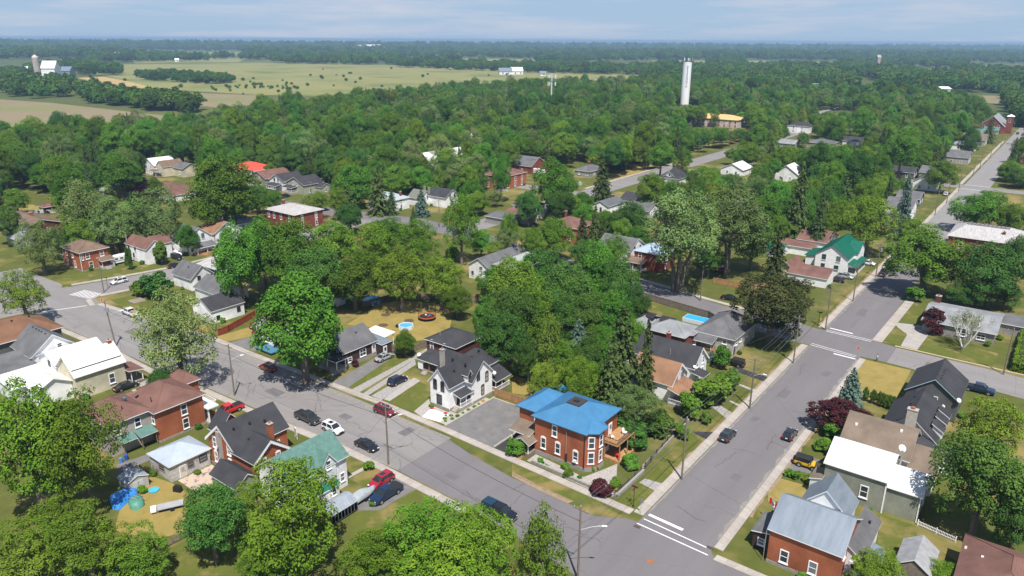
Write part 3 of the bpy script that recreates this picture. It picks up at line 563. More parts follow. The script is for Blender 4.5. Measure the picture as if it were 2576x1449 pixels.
# brick house with the blue steel roof
h=House('house','orange brick house with bright blue steel hip roof and corner bay','house',-58.5,96)
BLT=plain('blue edge trim',(.035,.09,.13),.5)
m=h.block(-63.6,-53.7,91.1,101.6,7.2,'hip',10,BRICK,MT_BL,BLT,oh=.55,seam=.42,top=(-59.0,-56.6,93.6,96.2),base=.8)
b=MB(); b.box(-59.05,-56.55,93.55,96.25,9.85,10.16); d=h.mb('roof_deck',b,plain('black membrane',(.04,.037,.036),.8)); b=MB(); b.box(-58.3,-57.4,94.5,95.2,10.16,10.42); h.mb('hatch',b,DARK,d,bevel=.04)
h.block(-68.4,-63.6,93.2,101,6.7,'hip',8.6,BRICK,MT_BL,BLT,oh=.5,seam=.42,base=.6)
bay=[(-53.7,91.3),(-52.3,92.6),(-52.3,94.9),(-53.7,96.1)]
b=MB(); b.prism(bay,.8,7.2); h.mb('bay_wall',b,BRICK); b=MB(); b.prism([(x+(.06 if x>-53 else 0),y) for x,y in bay],0,.8); h.mb('foundation',b,STONE)
b=MB(); e=[(-54,90.7),(-51.8,92.3),(-51.8,95.2),(-54,96.7)]; b.add([(x,y,7.22) for x,y in e]+[(x,y,7.08) for x,y in e]+[(-56,94,8.6)],[(0,1,8),(1,2,8),(2,3,8),(4,5,1,0),(5,6,2,1),(6,7,3,2),(7,6,5,4)]); h.mb('bay_roof',b,MT_BL)
for z in(2.5,5.3):
    fr=MB(); gl=MB(); c=Vector((-53.0,91.95,z)); u=Vector((1.4,1.3,0)).normalized(); nn=Vector((1.3,-1.4,0)).normalized()
    def bx(B,u0,u1,z0,z1,d0,d1):
        P=[c+u*a+nn*dd+Vector((0,0,zz)) for zz in(z0,z1) for a,dd in((u0,d0),(u1,d0),(u1,d1),(u0,d1))]
        B.add(P,[(3,2,1,0),(4,5,6,7),(0,1,5,4),(1,2,6,5),(2,3,7,6),(3,0,4,7)])
    for q in((-.55,-.42,-.95,.95),(.42,.55,-.95,.95),(-.55,.55,.95,1.12),(-.62,.62,-1.15,-.95),(-.42,.42,-.04,.04)): bx(fr,*q,-.05,.1)
    bx(gl,-.42,.42,-.95,.95,-.05,.03); o=h.mb('window',fr,TRIM); h.mb('pane',gl,GLASS,o)
    h.win('E',-52.3,93.75,z,.8,1.9,fw=.13)
for t,z in((-61.8,2.6),(-58.9,2.6),(-55.4,2.3)): h.win('S',91.1,t,z,.8,1.8,arch=True,fw=.12)
for t in(-59.6,): h.win('S',91.1,t,5.6,.8,1.8,arch=True,fw=.12)
h.win('S',93.2,-64.6,5.0,.95,2.0,arch=True,fw=.13)
b=MB(); b.box(-55.65,-55.15,90.75,91.1,1.35,1.75); h.mb('window_air_conditioner',b,plain('appliance white',(.72,.72,.72),.4))
b=MB(); b.box(-57.4,-57.0,90.95,91.1,.8,2.3); h.mb('meter_board',b,mat('dark wood',(.06,.03,.02),.8)); b=MB(); b.cyl(-57.2,90.95,2.3,6.4,.04,6); h.mb('conduit',b,plain('tin2',(.5,.5,.5),.4,.5)); h.spout(-53.75,91.0,.8,7.0,DARK)
h.block(-68.2,-64.2,90.3,93.2,3.3,'sy+',4.2,None,SH_S,oh=.2); h.porch(-66.2,-63.4,89.0,91.2,.75,2.65,3.5,'gy',SH_S,[(-66,89.2),(-63.6,89.2),(-68,90.5)],OLDWOOD,oh=.3); h.steps(-65.4,-64.2,89.0,89.0,.75,'S',WOOD)
h.door('S',93.2,-65.3,.75,m=plain('screen door',(.5,.52,.53),.5))
h.porch(-53.7,-50.2,96.6,102.2,.55,3.3,3.3,None,None,[(-50.4,96.8),(-50.4,99.5),(-50.4,102),(-53.2,96.8)],WOOD,postm=WOOD)
b=MB(); b.box(-53.7,-50.6,96.4,102.4,3.3,3.5); dk=h.mb('upper_deck',b,WOOD)
for s_ in 'ES': h.rail(-53.6,-50.7,96.5,102.3,3.5,s_,DARK)
h.steps(-50.2,-50.2,98,100,.55,'E',WOOD); h.door('E',-53.7,98.2,.6,1.5,2.1); h.door('E',-53.7,99.2,3.5,1.0,2.0)
# brown brick house behind
h=House('house','brown brick house with charcoal hip roof and tall arched windows','house',-100,111)
h.block(-104,-95.7,107.4,115.6,5.5,'hip',7.7,BRICKB,SH_D,base=.4)
for t in(-102.5,-98.8): h.win('S',107.4,t,4.3,.8,2.1,arch=True,fw=.12)
h.block(-102.6,-96.6,103.0,107.4,2.7,'sy+',3.5,None,SH_D,oh=.25); h.porch(-102.6,-96.6,103,107.4,.6,2.7,3,None,None,[(-102.4,103.2),(-99.5,103.2),(-96.8,103.2)],OLDWOOD,postm=WOOD)
b=MB(); b.box(-102.6,-101.2,103.05,103.15,.6,2.4); h.mb('screen',b,TRIM); h.steps(-101,-99.8,103,103,.6,'S'); h.door('S',107.4,-98,.6,m=DKW); h.pipe(-101.5,109,6,7.2); h.dish(-102.5,103.4,3.6)
# dark brown one and a half storey house
h=House('house','dark brown clapboard house with grey gable roof, stone base and front porch','house',-119.5,98)
h.block(-124,-115.6,93.9,103.2,3.7,'gy',6.6,SIDEB,SH_G,base=.9)
h.win('E',-115.6,95.6,1.55,.95,.9); b=h.win('E',-115.6,99.3,2.0,1.6,1.5,mid='x'); h.door('E',-115.6,102.5,.9); h.win('S',93.9,-119.8,4.6,.8,1.2); h.win('S',93.9,-117.4,3.3,.5,.8)
h.porch(-121,-114.5,91,93.9,1.0,2.9,3.8,'hip',SH_D,[(-120.8,91.2),(-117.7,91.2),(-114.7,91.2),(-114.7,93.6)],STONE); h.steps(-115.6,-114.6,91,91,1.0,'S')
h.block(-121.5,-113.8,103.3,106.2,2.8,'sx-',3.1,SIDEB,MT_S,oh=.2); h.door('E',-113.8,104.2,.2)
h.porch(-123,-116.9,106.3,110,0,2.6,2.9,'sy+',MT_W,[(-117,106.6),(-117,109.8),(-122.8,109.8)],seam=.5); h.vent(-118.3,100,5.7)
# white house half hidden by the maple, blue deck in front
h=House('house','narrow white house with blue front deck half hidden by the big street maple','house',-139,95)
h.block(-143,-137,91.5,100,4.6,'gy',7,SIDEW,SH_B,base=.3); h.wins('S',91.5,(-141.6,-139.2),1.8,w=.9,h=1.4); h.win('S',91.5,-140.2,4.6,.8,1.3)
b=MB(); b.box(-139.5,-133.5,88.4,91.2,.5,.7); h.mb('deck',b,plain('blue deck paint',(.05,.16,.24),.6))
# white cottage with black roof
h=House('house','low white cottage with plain black gable roof beside the red fence','house',-165,96)
h.block(-169.6,-161.2,91.4,100.4,3.4,'gy',5.7,SIDEW,SH_D,oh=.3); h.win('E',-161.2,98.8,1.9,.8,1.2,DARK,sill=False); h.win('E',-161.2,93.0,1.3,.8,1.0,DARK,sill=False)
h=House('garage','white garage with charcoal roof and small gable window','garage',-193,105)
h.block(-198,-188.6,102.2,109.2,3.6,'gx',6.6,SIDEW,SH_G); h.win('E',-188.6,104.6,3.3,.8,1.1,DARK,sill=False); h.win('E',-188.6,108.2,3.0,.7,1.0,DARK,sill=False); h.vent(-193,104.4,5.7)
h=House('house','long low house with dark grey gable roof between garage and cottage','house',-177,104)
h.block(-183,-171.6,99.9,108.6,3.1,'gx',5.6,SIDEW,SH_G); h.win('E',-171.6,102,1.8)
h=House('garage','pale roofed garage with dark blue walls behind the trees','garage',-196,116)
h.block(-203,-189.5,112.9,120.5,2.7,'sy+',4.1,plain('navy wall',(.03,.06,.11),.7),MT_WX,seam=.8)
h=House('shed','white shed with maroon steel roof by the round pool','shed',-150,122)
h.block(-153.5,-147,118.5,124,2.6,'gy',4.4,SIDEW,mat('maroon roofing',(.10,.05,.055),.5,(.085,.045,.05),1),seam=.6); h.win('S',118.5,-151,2.0,.6,.6)
# cluster at the left edge
h=House('house','brown hip roofed house with dark green walls at the left edge','house',-178,54)
h.block(-184.5,-173.3,46,62.2,5.5,'hip',8.7,SIDED,SH_O,oh=.5); h.wins('E',-173.3,(48,50.2),2.0,fm=TRIM); h.vent(-177.8,54.5,8.2); h.vent(-178,58,8.2); h.pipe(-180.5,48,7.3,8.6)
h=House('house','white gabled house with dark grey roof beside the brown hip roof','house',-168,56)
h.block(-173.2,-163.1,52.1,60.9,4.5,'gx',8,SIDEW,SH_G); h.win('E',-163.1,54.6,4.3,.9,.9); h.win('E',-163.1,57.6,5.3,.8,.8)
for x in(-171,-169.4,-168,-166.8,-165): h.vent(x,56.1,7.8,.3)
h.block(-168.4,-159.7,45.5,52.0,2.9,'sx-',4.6,SIDED,SH_G,oh=.3); h.pipe(-163,51.5,3,4.6)
h=House('house','white steel roofed house squeezed beside the cream house','house',-157,57)
h.block(-161.5,-153.1,52.8,62.4,4.9,'gy',6.8,SIDEW,MT_W,seam=.75); h.win('S',52.8,-156.5,4.6,.7,1.1,DARK,sill=False)
h.block(-160.0,-152.9,44.5,52.7,3.0,'sx-',3.6,SIDEW,MT_W,seam=.8)
h=House('house','cream clapboard house with long off white steel roof and brown porch','house',-149,57)
h.block(-152.9,-145.1,52.8,62.1,5.0,'gy',8.1,SIDEC,MT_W,seam=.6); b=MB(); b.box(-145.95,-145.85,52.6,62.2,5.9,6.02); h.mb('snow_guard',b,DARK)
h.win('E',-145.1,59.4,2.2,.95,1.9,fw=.12); h.porch(-149,-143.6,62.2,65,.4,2.5,3.0,'sy-',SH_R,[(-143.8,64.8),(-143.8,62.6),(-146.4,64.8)]); h.chimney(-149,61.6,7,8.6,.7,BRICK)
h.block(-152.5,-147.0,46.5,52.7,3.6,'gx',5.2,SIDEW,MT_W,seam=.8); h.vent(-150.2,55.2,7.7,.5,plain('pale',(.6,.6,.58),.6)); h.dish(-152.8,51,4.8)
# stucco and brick house with red-brown hip roof
h=House('house','brick and grey stucco house with red brown hip roof and white balcony','house',-122,56)
h.block(-127.5,-117.2,53.8,62.6,6.0,'hip',8.7,BRICK,SH_R,oh=.5,base=.4); h.block(-128.2,-119.0,46.6,53.8,6.0,'hip',8.2,STUCCO,SH_R,oh=.5); h.block(-128.5,-123.6,62.6,65.6,6.0,'hip',7.6,BRICK,SH_R,oh=.45)
h.wins('E',-119.0,(48.0,51.5),4.5,w=.9,h=1.6); h.wins('E',-117.2,(58.9,),4.4,w=.95,h=1.8); h.wins('E',-117.2,(58.9,),1.7,w=.95,h=1.8); h.win('S',53.8,-118.2,4.4,.8,1.7)
for y0,y1,x1 in((50.7,53.6,-116.9),(47.8,50.3,-117.3)):
    h.block(-119.0,x1,y0,y1,2.5,'sx-',3.2,None,MT_GP,oh=.1,th=.08)
for p in((-117.1,53.4),(-117.1,50.9),(-117.5,48)): b=MB(); b.box(p[0]-.05,p[0]+.05,p[1]-.05,p[1]+.05,0,2.55); h.mb('post',b,OLDWOOD)
h.porch(-121,-116.2,62.7,64.6,.4,3.1,3.3,None,None,[(-116.4,64.4),(-116.4,62.9),(-120.8,64.4)],CONC,pw=.22); b=MB(); b.box(-121,-116,62.6,64.8,3.1,3.4); h.mb('balcony_floor',b,TRIM)
for s_ in 'EN': h.rail(-121,-116.2,62.7,64.6,3.4,s_)
h.vent(-122.5,51.5,7.9,.6,plain('skylight',(.10,.14,.16),.2)); h.pipe(-120.5,50.0,6.8,7.7,.08,DARK); h.pipe(-119.6,54.6,7,7.8,.08,DARK); h.vent(-123.5,53.8,8.1,.6,plain('tan cap',(.40,.33,.26),.7))
# brick gable house with scalloped bargeboards
h=House('house','brick house with steep charcoal gables and lacy white bargeboards','house',-99,60)
h.block(-104.4,-96.9,55.8,65.6,5.0,'gy',8.2,BRICK,SH_D,base=.4); h.block(-97.0,-91.6,55.7,61.6,5.0,'gx',7.4,BRICK,SH_D,oh=.45); h.block(-107,-104.3,57.8,62.0,5.0,'gx',7.4,BRICK,SH_D)
h.verge('E',-91.6,55.7,61.6,58.65,5.0,7.4,.45); h.verge('S',55.8,-104.4,-96.9,-100.65,5.0,8.2,.42)
for t in(-102.6,-98.6):
    for z in(1.8,4.5): h.win('S',55.8,t,z,.8,1.7,arch=True)
b=MB(); b.box(-101.2,-100.4,55.3,55.8,0,7.2); h.mb('chimney_breast',b,STUCCO); h.wins('E',-91.6,(57.4,60),3.9,w=.7,h=1.5,arch=True); h.win('E',-96.9,63.5,2.4)
h.chimney(-94.6,61.0,5.5,8.3,.75,BRICK); h.block(-97.2,-90.6,51.6,55.6,2.8,'gx',4.3,SIDEG,SH_D,oh=.3)
for x,y,z in((-99.2,57.4,7.4),(-99.0,60.2,7.3),(-98.4,62.6,6.9),(-102.2,57.2,7.3),(-95.5,57.6,6.7)): h.vent(x,y,z,.3)
h.dish(-100.8,55.0,4.4,None,.45,(-.2,-.8,.5))
# weathered white workshop
h=House('workshop','weathered white plank workshop with pale blue grey steel hip roof','workshop',-107,52)
PEEL=courses('peeling white planks',(.62,.61,.60),(.30,.28,.26),.22,dark=.7,noise=3)
h.block(-110.2,-104.0,48.6,55.4,3.0,'hip',4.6,PEEL,mat('pale steel',(.47,.53,.60),.4,(.40,.46,.53),.4,metal=.2),seam=.42,oh=.3)
h.door('E',-104.0,50.6,.05,m=plain('old door',(.55,.52,.45),.6)); h.win('E',-104.0,52.0,1.7,.9,1.0,OLDWOOD,sill=False); h.win('E',-104.0,54.2,1.8,1.2,1.0,DARK,sill=False); h.win('S',48.6,-106.6,1.7,1.5,.9,OLDWOOD,sill=False)
h=House('shed','small grey metal garden shed with double doors beside the blue tarpaulin','shed',-107,44)
h.block(-108.9,-106.0,42.8,46.0,1.95,'gx',2.6,plain('beige tin',(.45,.42,.38),.6),mat('grey tin',(.30,.33,.36),.5,(.22,.24,.27),1),oh=.15)
b=MB(); b.box(-106,-105.95,43.6,45.2,.05,1.75); d=h.mb('door',b,plain('tin door',(.55,.53,.50),.6)); b=MB(); b.box(-105.96,-105.92,44.38,44.42,.05,1.75); h.mb('joint',b,DARK,d)
# white house with faded green roof
h=House('house','white house with faded green shingle roof beside the street','house',-85,60)
h.block(-89.2,-81.4,54.8,65.2,5.5,'gy',8.4,SIDEW,MT_GP); h.block(-83.5,-81.1,60.2,62.9,5.6,'gx',7.5,SIDEW,MT_GP,oh=.3); h.win('E',-81.1,61.5,5.6,.8,1.3)
h.block(-81.3,-79.8,57.2,62.2,2.4,'sx-',3.0,SIDEW,MT_GR,oh=.25); h.win('E',-79.8,61.2,1.5,.6,.9); h.win('E',-81.4,64.2,2,.7,1.3)
# carport: barrel of corrugated steel
h=House('carport','corrugated steel carport beside the covered boat','carport',-76.8,59)
b=MB(); N=8; ar=[(-78.5+3.5*i/N,1.7+.95*math.sin(math.pi*i/N)) for i in range(N+1)]; ar=[(-78.5,.4)]+ar+[(-75.0,.4)]
for (xa,za),(xb,zb) in zip(ar,ar[1:]): b.add([(xa,56.6,za),(xb,56.6,zb),(xb,61.6,zb),(xa,61.6,za),(xa,56.6,za-.04),(xb,56.6,zb-.04),(xb,61.6,zb-.04),(xa,61.6,za-.04)],[(0,1,2,3),(7,6,5,4)])
r_=h.mb('roof',b,mat('corrugated steel',(.42,.46,.50),.35,(.33,.37,.41),.6,metal=.4))
for k in range(9):
    y=56.7+k*.6; q=MB()
    for (xa,za),(xb,zb) in zip(ar,ar[1:]): q.bar((xa,y,za+.02),(xb,y,zb+.02),.035,4)
    h.mb('rib',q,MAT['corrugated steel'],r_)
BOXES.append((-78.5,-75,56.6,66,2.6,True))
# right bottom: brick house with galvanised roof
h=House('house','orange brick house with silver galvanised gable roof by the flag','house',-17,93)
h.block(-22.5,-13.5,87.6,97.0,5.4,'gx',8.1,BRICK,MT_S,oh=.35,seam=.3,base=.5); h.block(-21.2,-15,96.9,102,5.0,'gy',8.0,SIDEW,MT_S,oh=.3,seam=.45)
for t in(-20.3,-16.6): h.win('S',87.6,t,1.9,.9,1.7,fw=.13); h.win('S',87.6,t,4.3,.9,1.3,fw=.13) if False else None
h.block(-13.5,-11.6,91.4,101.6,2.9,'sx-',4.7,SIDEW,SH_G,oh=.25); h.door('S',91.4,-12.5,.3); h.block(-11.5,-9.8,93.5,96.5,2.3,'sx-',2.7,SIDEW,MT_S,oh=.15); h.win('E',-13.5,89.6,4.4,.8,1.4)
h.block(-25.2,-22.6,89.5,94.5,2.6,'sx+',3.2,SIDEB,SH_G,oh=.25); h.win('S',89.5,-24,1.4,.8,.9); h.block(-24.5,-22.6,96.2,99,2.5,'sx+',3.2,SIDEW,SH_G,oh=.2); h.pipe(-22.9,87.4,.5,5,.05); h.vent(-12.5,99.0,4.2,.3)
# grey clapboard house with white roof
h=House('house','sage grey clapboard house with long white steel roof','house',-15,112)
h.block(-21.2,-12.5,109.0,118.2,5.4,'gx',7.6,SIDEG,MT_W,oh=.3,rm=113.8,seam=.55); h.block(-12.5,-7.9,109.6,116.8,4.4,'gx',6.2,SIDEG,MT_W,oh=.3,rm=113.3,seam=.55)
h.win('S',109.0,-15.3,2.6,.95,1.8,fw=.13); h.block(-22.9,-21.3,108.0,111.6,2.4,'sx+',3.0,SIDEW,SH_S,oh=.2); h.pipe(-11.9,114.5,5,8.3,.16); h.dish(-12.1,115.2,8.3,None,.6); h.win('E',-7.9,113.2,2.2)
b=MB(); b.box(-12.62,-12.42,108.93,109.05,0,5.2); h.mb('corner_board',b,TRIM); b=MB(); b.box(-8.0,-7.85,109.5,109.62,0,4.3); h.mb('corner_board',b,TRIM)
h=House('house','white walled house with long brown shingle roof behind the white steel roof','house',-15,122)
h.block(-21.2,-11.4,118.4,128,5.0,'gx',8.2,SIDEW,SH_S,rm=123.3); h.block(-11.6,-7.5,118.2,125.4,3.5,'gx',6.3,SIDEW,SH_S,oh=.3,rm=121.8); h.wins('S',118.2,(-10.6,-8.7),2.3,w=.8,h=1.0,fm=DARK,sill=False)
h.vent(-19.9,121.3,7.1,.35,TRIM); h.vent(-13.4,122.2,7.7,.35,TRIM); h.block(-22.8,-21.3,119.8,124,2.6,'sx+',3.4,SIDEW,SH_G,oh=.25)
h=House('house','dark shingled house with tall pale stone chimney','house',-13,133)
h.block(-17.0,-9.0,128.2,140.6,4.6,'gy',8.0,SIDEW,SH_D,oh=.5); h.block(-12.0,-8.6,124.6,128.3,4.0,'sx-',5.4,SIDEG,SH_D,oh=.3); h.chimney(-12.8,126.4,3,10.0,1.5,mat('pale chimney stone',(.46,.42,.37),.9,(.38,.35,.30),2),1.0)
for k in(130.6,134,137): h.block(-9.9,-8.3,k,k+1.9,5.2,'sx-',6.4,SIDEW,SH_D,oh=.2,z0=4.2)
for k in(131,134.5,138): h.vent(-14.1,k,7.3,.3)
h.block(-8.5,-4.6,126.5,131.5,2.6,'sx-',3.1,SIDEW,SH_D,oh=.3); h.wins('S',126.5,(-7.4,-6),1.6,w=.8,h=1.0,fm=TRIM)
h=House('house','dark grey corner house with pale blue trimmed gables beside the dry lawn','house',-12,152)
LB=plain('pale blue trim',(.42,.58,.66),.5)
h.block(-16.6,-8.0,147.3,158.8,4.4,'gy',7.6,SIDED,SH_D,LB,oh=.35); h.block(-16.4,-13.4,145.2,147.2,3.6,'gy',4.9,SIDED,SH_D,LB,oh=.3); h.win('S',147.3,-12.1,3.5,1.4,1.4,mid='x'); h.win('S',145.2,-14.8,2.6,.9,.8); h.dish(-8.0,147.0,4.8,None,.45); h.dish(-10.2,147.0,2.9,None,.3)
for k in(149.5,151,152.5,154): h.vent(-11.6,k,7.2,.3)
h=House('house','brown hip roofed house at the bottom right corner','house',3,98)
h.block(-1.2,9,90,104,4.0,'hip',6.6,SIDED,SH_R,oh=.45); h.vent(.8,98.6,5.0,.35,TRIM); h.vent(2.4,101.6,5.0,.35,TRIM); h.vent(-1.0,100.8,4.1,.7,plain('tan plastic',(.5,.42,.36),.6))
h=House('shed','corrugated silver metal shed with gable roof in the back garden','shed',-6,97.5)
h.block(-8.1,-4.1,94.6,100.6,2.4,'gy',3.8,OLDWOOD,mat('old tin',(.40,.41,.42),.5,(.31,.31,.32),1.2,metal=.2),oh=.2,seam=.3)
h=House('house','pale grey roofed bungalow behind the bare white birch','house',-14,203)
h.block(-21.3,-6.4,194.8,211.2,3.0,'gx',4.7,STONE,SH_LG,oh=.5); h.wins('S',194.8,(-18,-13,-9),1.6,w=1.6,h=1.2,mid='x'); h.chimney(-20.5,209.5,3.5,5.3,1.2,BRICKB); h.block(-6.3,-1,205,213,2.6,'flat',2.7,STONE,SH_G)
h=House('house','white house with deep green steel gable roof and glazed porch','house',-53,240)
h.block(-57.3,-48.0,231.2,249,5.5,'gy',8.7,WHITE,MT_GR,GREENF,seam=.6); h.block(-50,-47.0,239.5,247.8,5.5,'gx',8.0,WHITE,MT_GR,GREENF,oh=.35,seam=.6); h.block(-48.0,-45.6,232.8,244.8,2.4,'sx-',3.5,WHITE,MT_GR,GREENF,seam=.6); h.block(-61.5,-57.3,236.5,246,2.9,'sx+',3.7,WHITE,MT_GR,GREENF,seam=.6)
h.win('S',231.2,-54.8,4.7,1.0,1.5,GREENF); h.win('S',231.2,-50.6,4.7,1.0,1.5,GREENF); h.win('S',231.2,-54.8,1.8,1.0,1.5,GREENF); h.win('S',231.2,-50.9,1.7,1.1,1.7,GREENF); h.win('S',232.8,-46.8,1.5,1.8,1.3,DARK,sill=False)
for k in(234.2,236.6,239,241.4,243.6): h.win('E',-45.6,k,1.6,1.6,1.2,DARK,sill=False,mid=False)
h=House('garage','low garage with brown roof and white gable wall below the green roofed house','garage',-54,219)
h.block(-60.3,-49.3,214.6,226,2.7,'gx',4.4,WHITE,SH_R,oh=.3); h.block(-64,-60.4,219,229,2.6,'gy',4.4,SIDEC,SH_R)
h=House('house','brown roofed house behind the green gables','house',-64,257)
h.block(-68.8,-59.2,251.2,264.5,4.0,'gx',6.6,WHITE,SH_R); h.block(-73,-62,245.5,251,2.7,'sy+',3.4,WHITE,SH_R); h.block(-75,-69.5,238,245,2.5,'gx',3.8,WHITE,MT_GR,seam=.6); h.wins('E',-62,(246.5,248.5),1.5,w=.7,h=1)
h=House('house','large brick house with streaked white hip roof and iron roof crest','house',-18,288)
h.block(-27.8,-8.2,277.4,298,6.5,'hip',9.2,BRICKR,MT_WX,oh=.5,top=(-24,-12,286,289.5)); h.wins('S',277.4,(-24,-19,-14,-10),3.6,w=1,h=1.6); h.chimney(-13,282.5,6.8,8.9,.9,BRICKB)
q=MB()
for x in [-24+i*1.2 for i in range(11)]: q.bar((x,286,9.3),(x,289.5,9.3),.09); 
for y in(286,287.7,289.5): q.bar((-24,y,9.3),(-12,y,9.3),.11)
h.mb('roof_crest',q,DARK)
h=House('house','grey stone cottage with dark grey hip roof and timber porch','house',-56,158)
CUT=mat('cut limestone',(.42,.40,.36),.9,(.20,.19,.17),1.4,lo=.5,hi=.62,bump=.3)
h.block(-61.4,-52.3,151.7,165.5,4.0,'hip',7.2,CUT,SH_G,oh=.45,base=.4); h.win('S',151.7,-54.4,2.9,.9,.8); h.wins('E',-52.3,(153.4,156,160),2.8,w=.9,h=1.2); h.door('E',-52.3,152.4,.1,m=plain('navy door',(.02,.03,.06),.5)); h.porch(-60.2,-56.2,148.8,151.7,.6,2.8,3.8,'sy+',SH_G,[(-56.4,149),(-60,149)],WOOD,postm=TRIM,rail=('S','E'),railm=WOOD)
h=House('house','dark brick house with pale grey hip roof and black solar panels','house',-67,150)
h.block(-71.2,-61.8,146.3,154.2,3.9,'hip',5.8,BRICKB,SH_LG,oh=.5); h.block(-75.5,-71.1,146.9,154,3.9,'hip',5.5,BRICKB,SH_LG,oh=.45)
b=MB(); b.prism([(-61.9,147.5),(-60.7,148.6),(-60.7,151.4),(-61.9,152.6)],0,3.9); h.mb('bay_wall',b,BRICKB); b=MB(); e=[(-62.3,147.0),(-60.3,148.3),(-60.3,151.7),(-62.3,153)]; b.add([(x,y,3.95) for x,y in e]+[(-65,150,5.2)],[(0,1,4),(1,2,4),(2,3,4)]); h.mb('bay_roof',b,SH_LG)
h.win('E',-60.7,150,2.4,.9,1.5); h.chimney(-75.9,151.5,3.5,5.4,.6,BRICKR); h.porch(-61.7,-59.5,146.4,148.2,.6,2.6,2.8,None,None,[(-59.7,146.6)],CONC,rail=('S','E'))
for x0 in(-74.6,-69.6):
    b=MB(); b.add([(x0,151.3,5.25),(x0+3.6,151.3,5.25),(x0+3.6,153.9,4.3),(x0,153.9,4.3)],[(0,1,2,3)]); b.add([(x0,149.2,5.35),(x0+3.6,149.2,5.35),(x0+3.6,151.2,5.95),(x0,151.2,5.95)],[(0,1,2,3)]); h.mb('solar_panel',b,plain('solar black',(.035,.03,.033),.3))
h=House('house','white gothic house with black roof, vine on the gable and brick chimney','house',-59,135.5)
h.block(-66.5,-53.3,132.2,139.2,4.0,'gx',7.2,SIDEW,SH_D,oh=.4); h.verge('E',-53.3,132.2,139.2,135.7,4.0,7.2,.4); h.wins('E',-53.3,(134.2,137.2),4.1,w=.7,h=1.4); h.wins('E',-53.3,(134.2,137.2),1.6,w=.7,h=1.4); h.chimney(-61.0,136.3,6.2,8.4,.8,BRICKR); h.pipe(-59,133.2,4.5,6.3,.09); h.vent(-55.2,136.2,7.0,.4,TRIM); h.block(-71.5,-66.4,133.2,138.6,3.4,'gx',5.5,SIDEW,SH_D,oh=.3); h.block(-53.2,-50.8,131.6,134.6,2.5,'sx-',3.0,None,SH_D,oh=.2); h.dish(-53,132.1,4.3,plain('white dish',(.8,.8,.8),.4),.3)
h=House('house','white gothic cottage with tan shingle roof and curved tan porch','house',-57,126)
h.block(-62,-53.4,122.2,129.6,4.0,'gx',7.1,SIDEW,SH_T,oh=.4); h.verge('E',-53.4,122.2,129.6,125.9,4.0,7.1,.4); h.wins('E',-53.4,(124.4,127.2),4.1,w=.7,h=1.4,fm=DARK); h.win('E',-53.4,127.6,1.6,.7,1.2); h.porch(-53.3,-50.3,121,127.8,.6,2.6,3.6,'sx-',SH_T,[(-50.5,121.2),(-50.5,124.4),(-50.5,127.6)],CONC,rail=('E','S'))
# middle left row
h=House('house','orange brick two storey house with brown hip roof and white sash windows','house',-237,96)
h.block(-242.6,-231.2,91.9,100.1,5.9,'hip',8.1,BRICK,SH_B,oh=.5,base=.3); h.wins('S',91.9,(-240.2,-236.4),4.5,w=.9,h=1.7); h.wins('S',91.9,(-240.6,-235.4),1.7,w=.9,h=1.8); h.wins('E',-231.2,(94.0,98.2),4.4,w=1.0,h=1.5); h.wins('E',-231.2,(94.6,),1.6,w=1.0,h=1.8); h.win('E',-231.2,92.5,4.4,.4,1.6); h.pipe(-238.5,93.3,6.5,8.1,.18); h.porch(-231.2,-228.6,96.6,100.4,.7,2.5,3.3,'sx-',SH_B,[(-228.8,96.8),(-228.8,100.2)],CONC); h.steps(-228.6,-228.6,97.4,99,.7,'E'); h.spout(-231.1,91.8,.2,5.8); h.block(-245.2,-242.7,92.5,95.5,2.8,'flat',2.9,BRICK,MT_S)
h=House('house','white house with red brown roof beside the tall cedar','house',-229,111)
h.block(-235.5,-222.6,107.6,113.4,5.0,'gx',7.3,SIDEW,SH_R,oh=.3); h.block(-231,-226,112,117.6,5,'gy',7.2,SIDEW,SH_R,oh=.3); h.wins('E',-222.6,(110.4,),4.2,w=1.4,h=1.4,fm=plain('brown frame',(.16,.09,.06),.6)); h.win('E',-222.6,110.6,1.6,.9,1.4,DARK); h.wins('S',107.6,(-233.6,-229.6),4.2,w=.7,h=1.4,fm=DARK); h.win('S',107.6,-231,1.7,.7,1.4,DARK); h.pipe(-235.6,108.2,5,8.2,.22)
h=House('house','white gabled house with grey roof and grey shingled porch','house',-227,125)
h.block(-232.2,-222.4,121.1,129.3,5.5,'gx',8.6,SIDEW,SH_G); h.wins('E',-222.4,(123.9,126.6),5.6,w=.8,h=1.5,fm=DARK); h.win('S',121.1,-226,4,.6,1.1,DARK); h.win('E',-222.4,122.4,1.8,.6,1.3,DARK); h.porch(-222.4,-219.4,122.4,129.4,.6,2.4,3.5,'sx-',SH_G,[(-219.6,122.6),(-219.6,126),(-219.6,129.2)],WOOD); h.steps(-219.4,-219.4,124,125.6,.6,'E',WOOD); h.block(-234,-228.5,117.6,121,2.8,'sy+',4.2,SIDEW,SH_G,oh=.2); h.wins('S',117.6,(-231,-229.4),1.6,w=1.1,h=1.0)
h=House('house','cream house with orange tan gable roof and brown shutters','house',-227,135)
h.block(-231.5,-222.4,130.6,140.4,5.5,'gx',8.6,WHITE,SH_T); h.win('E',-222.4,134.0,4.4,1.1,1.5,shut=BROWNF); h.win('E',-222.4,134.6,1.6,1.1,1.5,shut=BROWNF); h.chimney(-226.5,136,8,9.4,.7,STONE); h.spout(-222.3,130.6,.2,5.4,DARK)
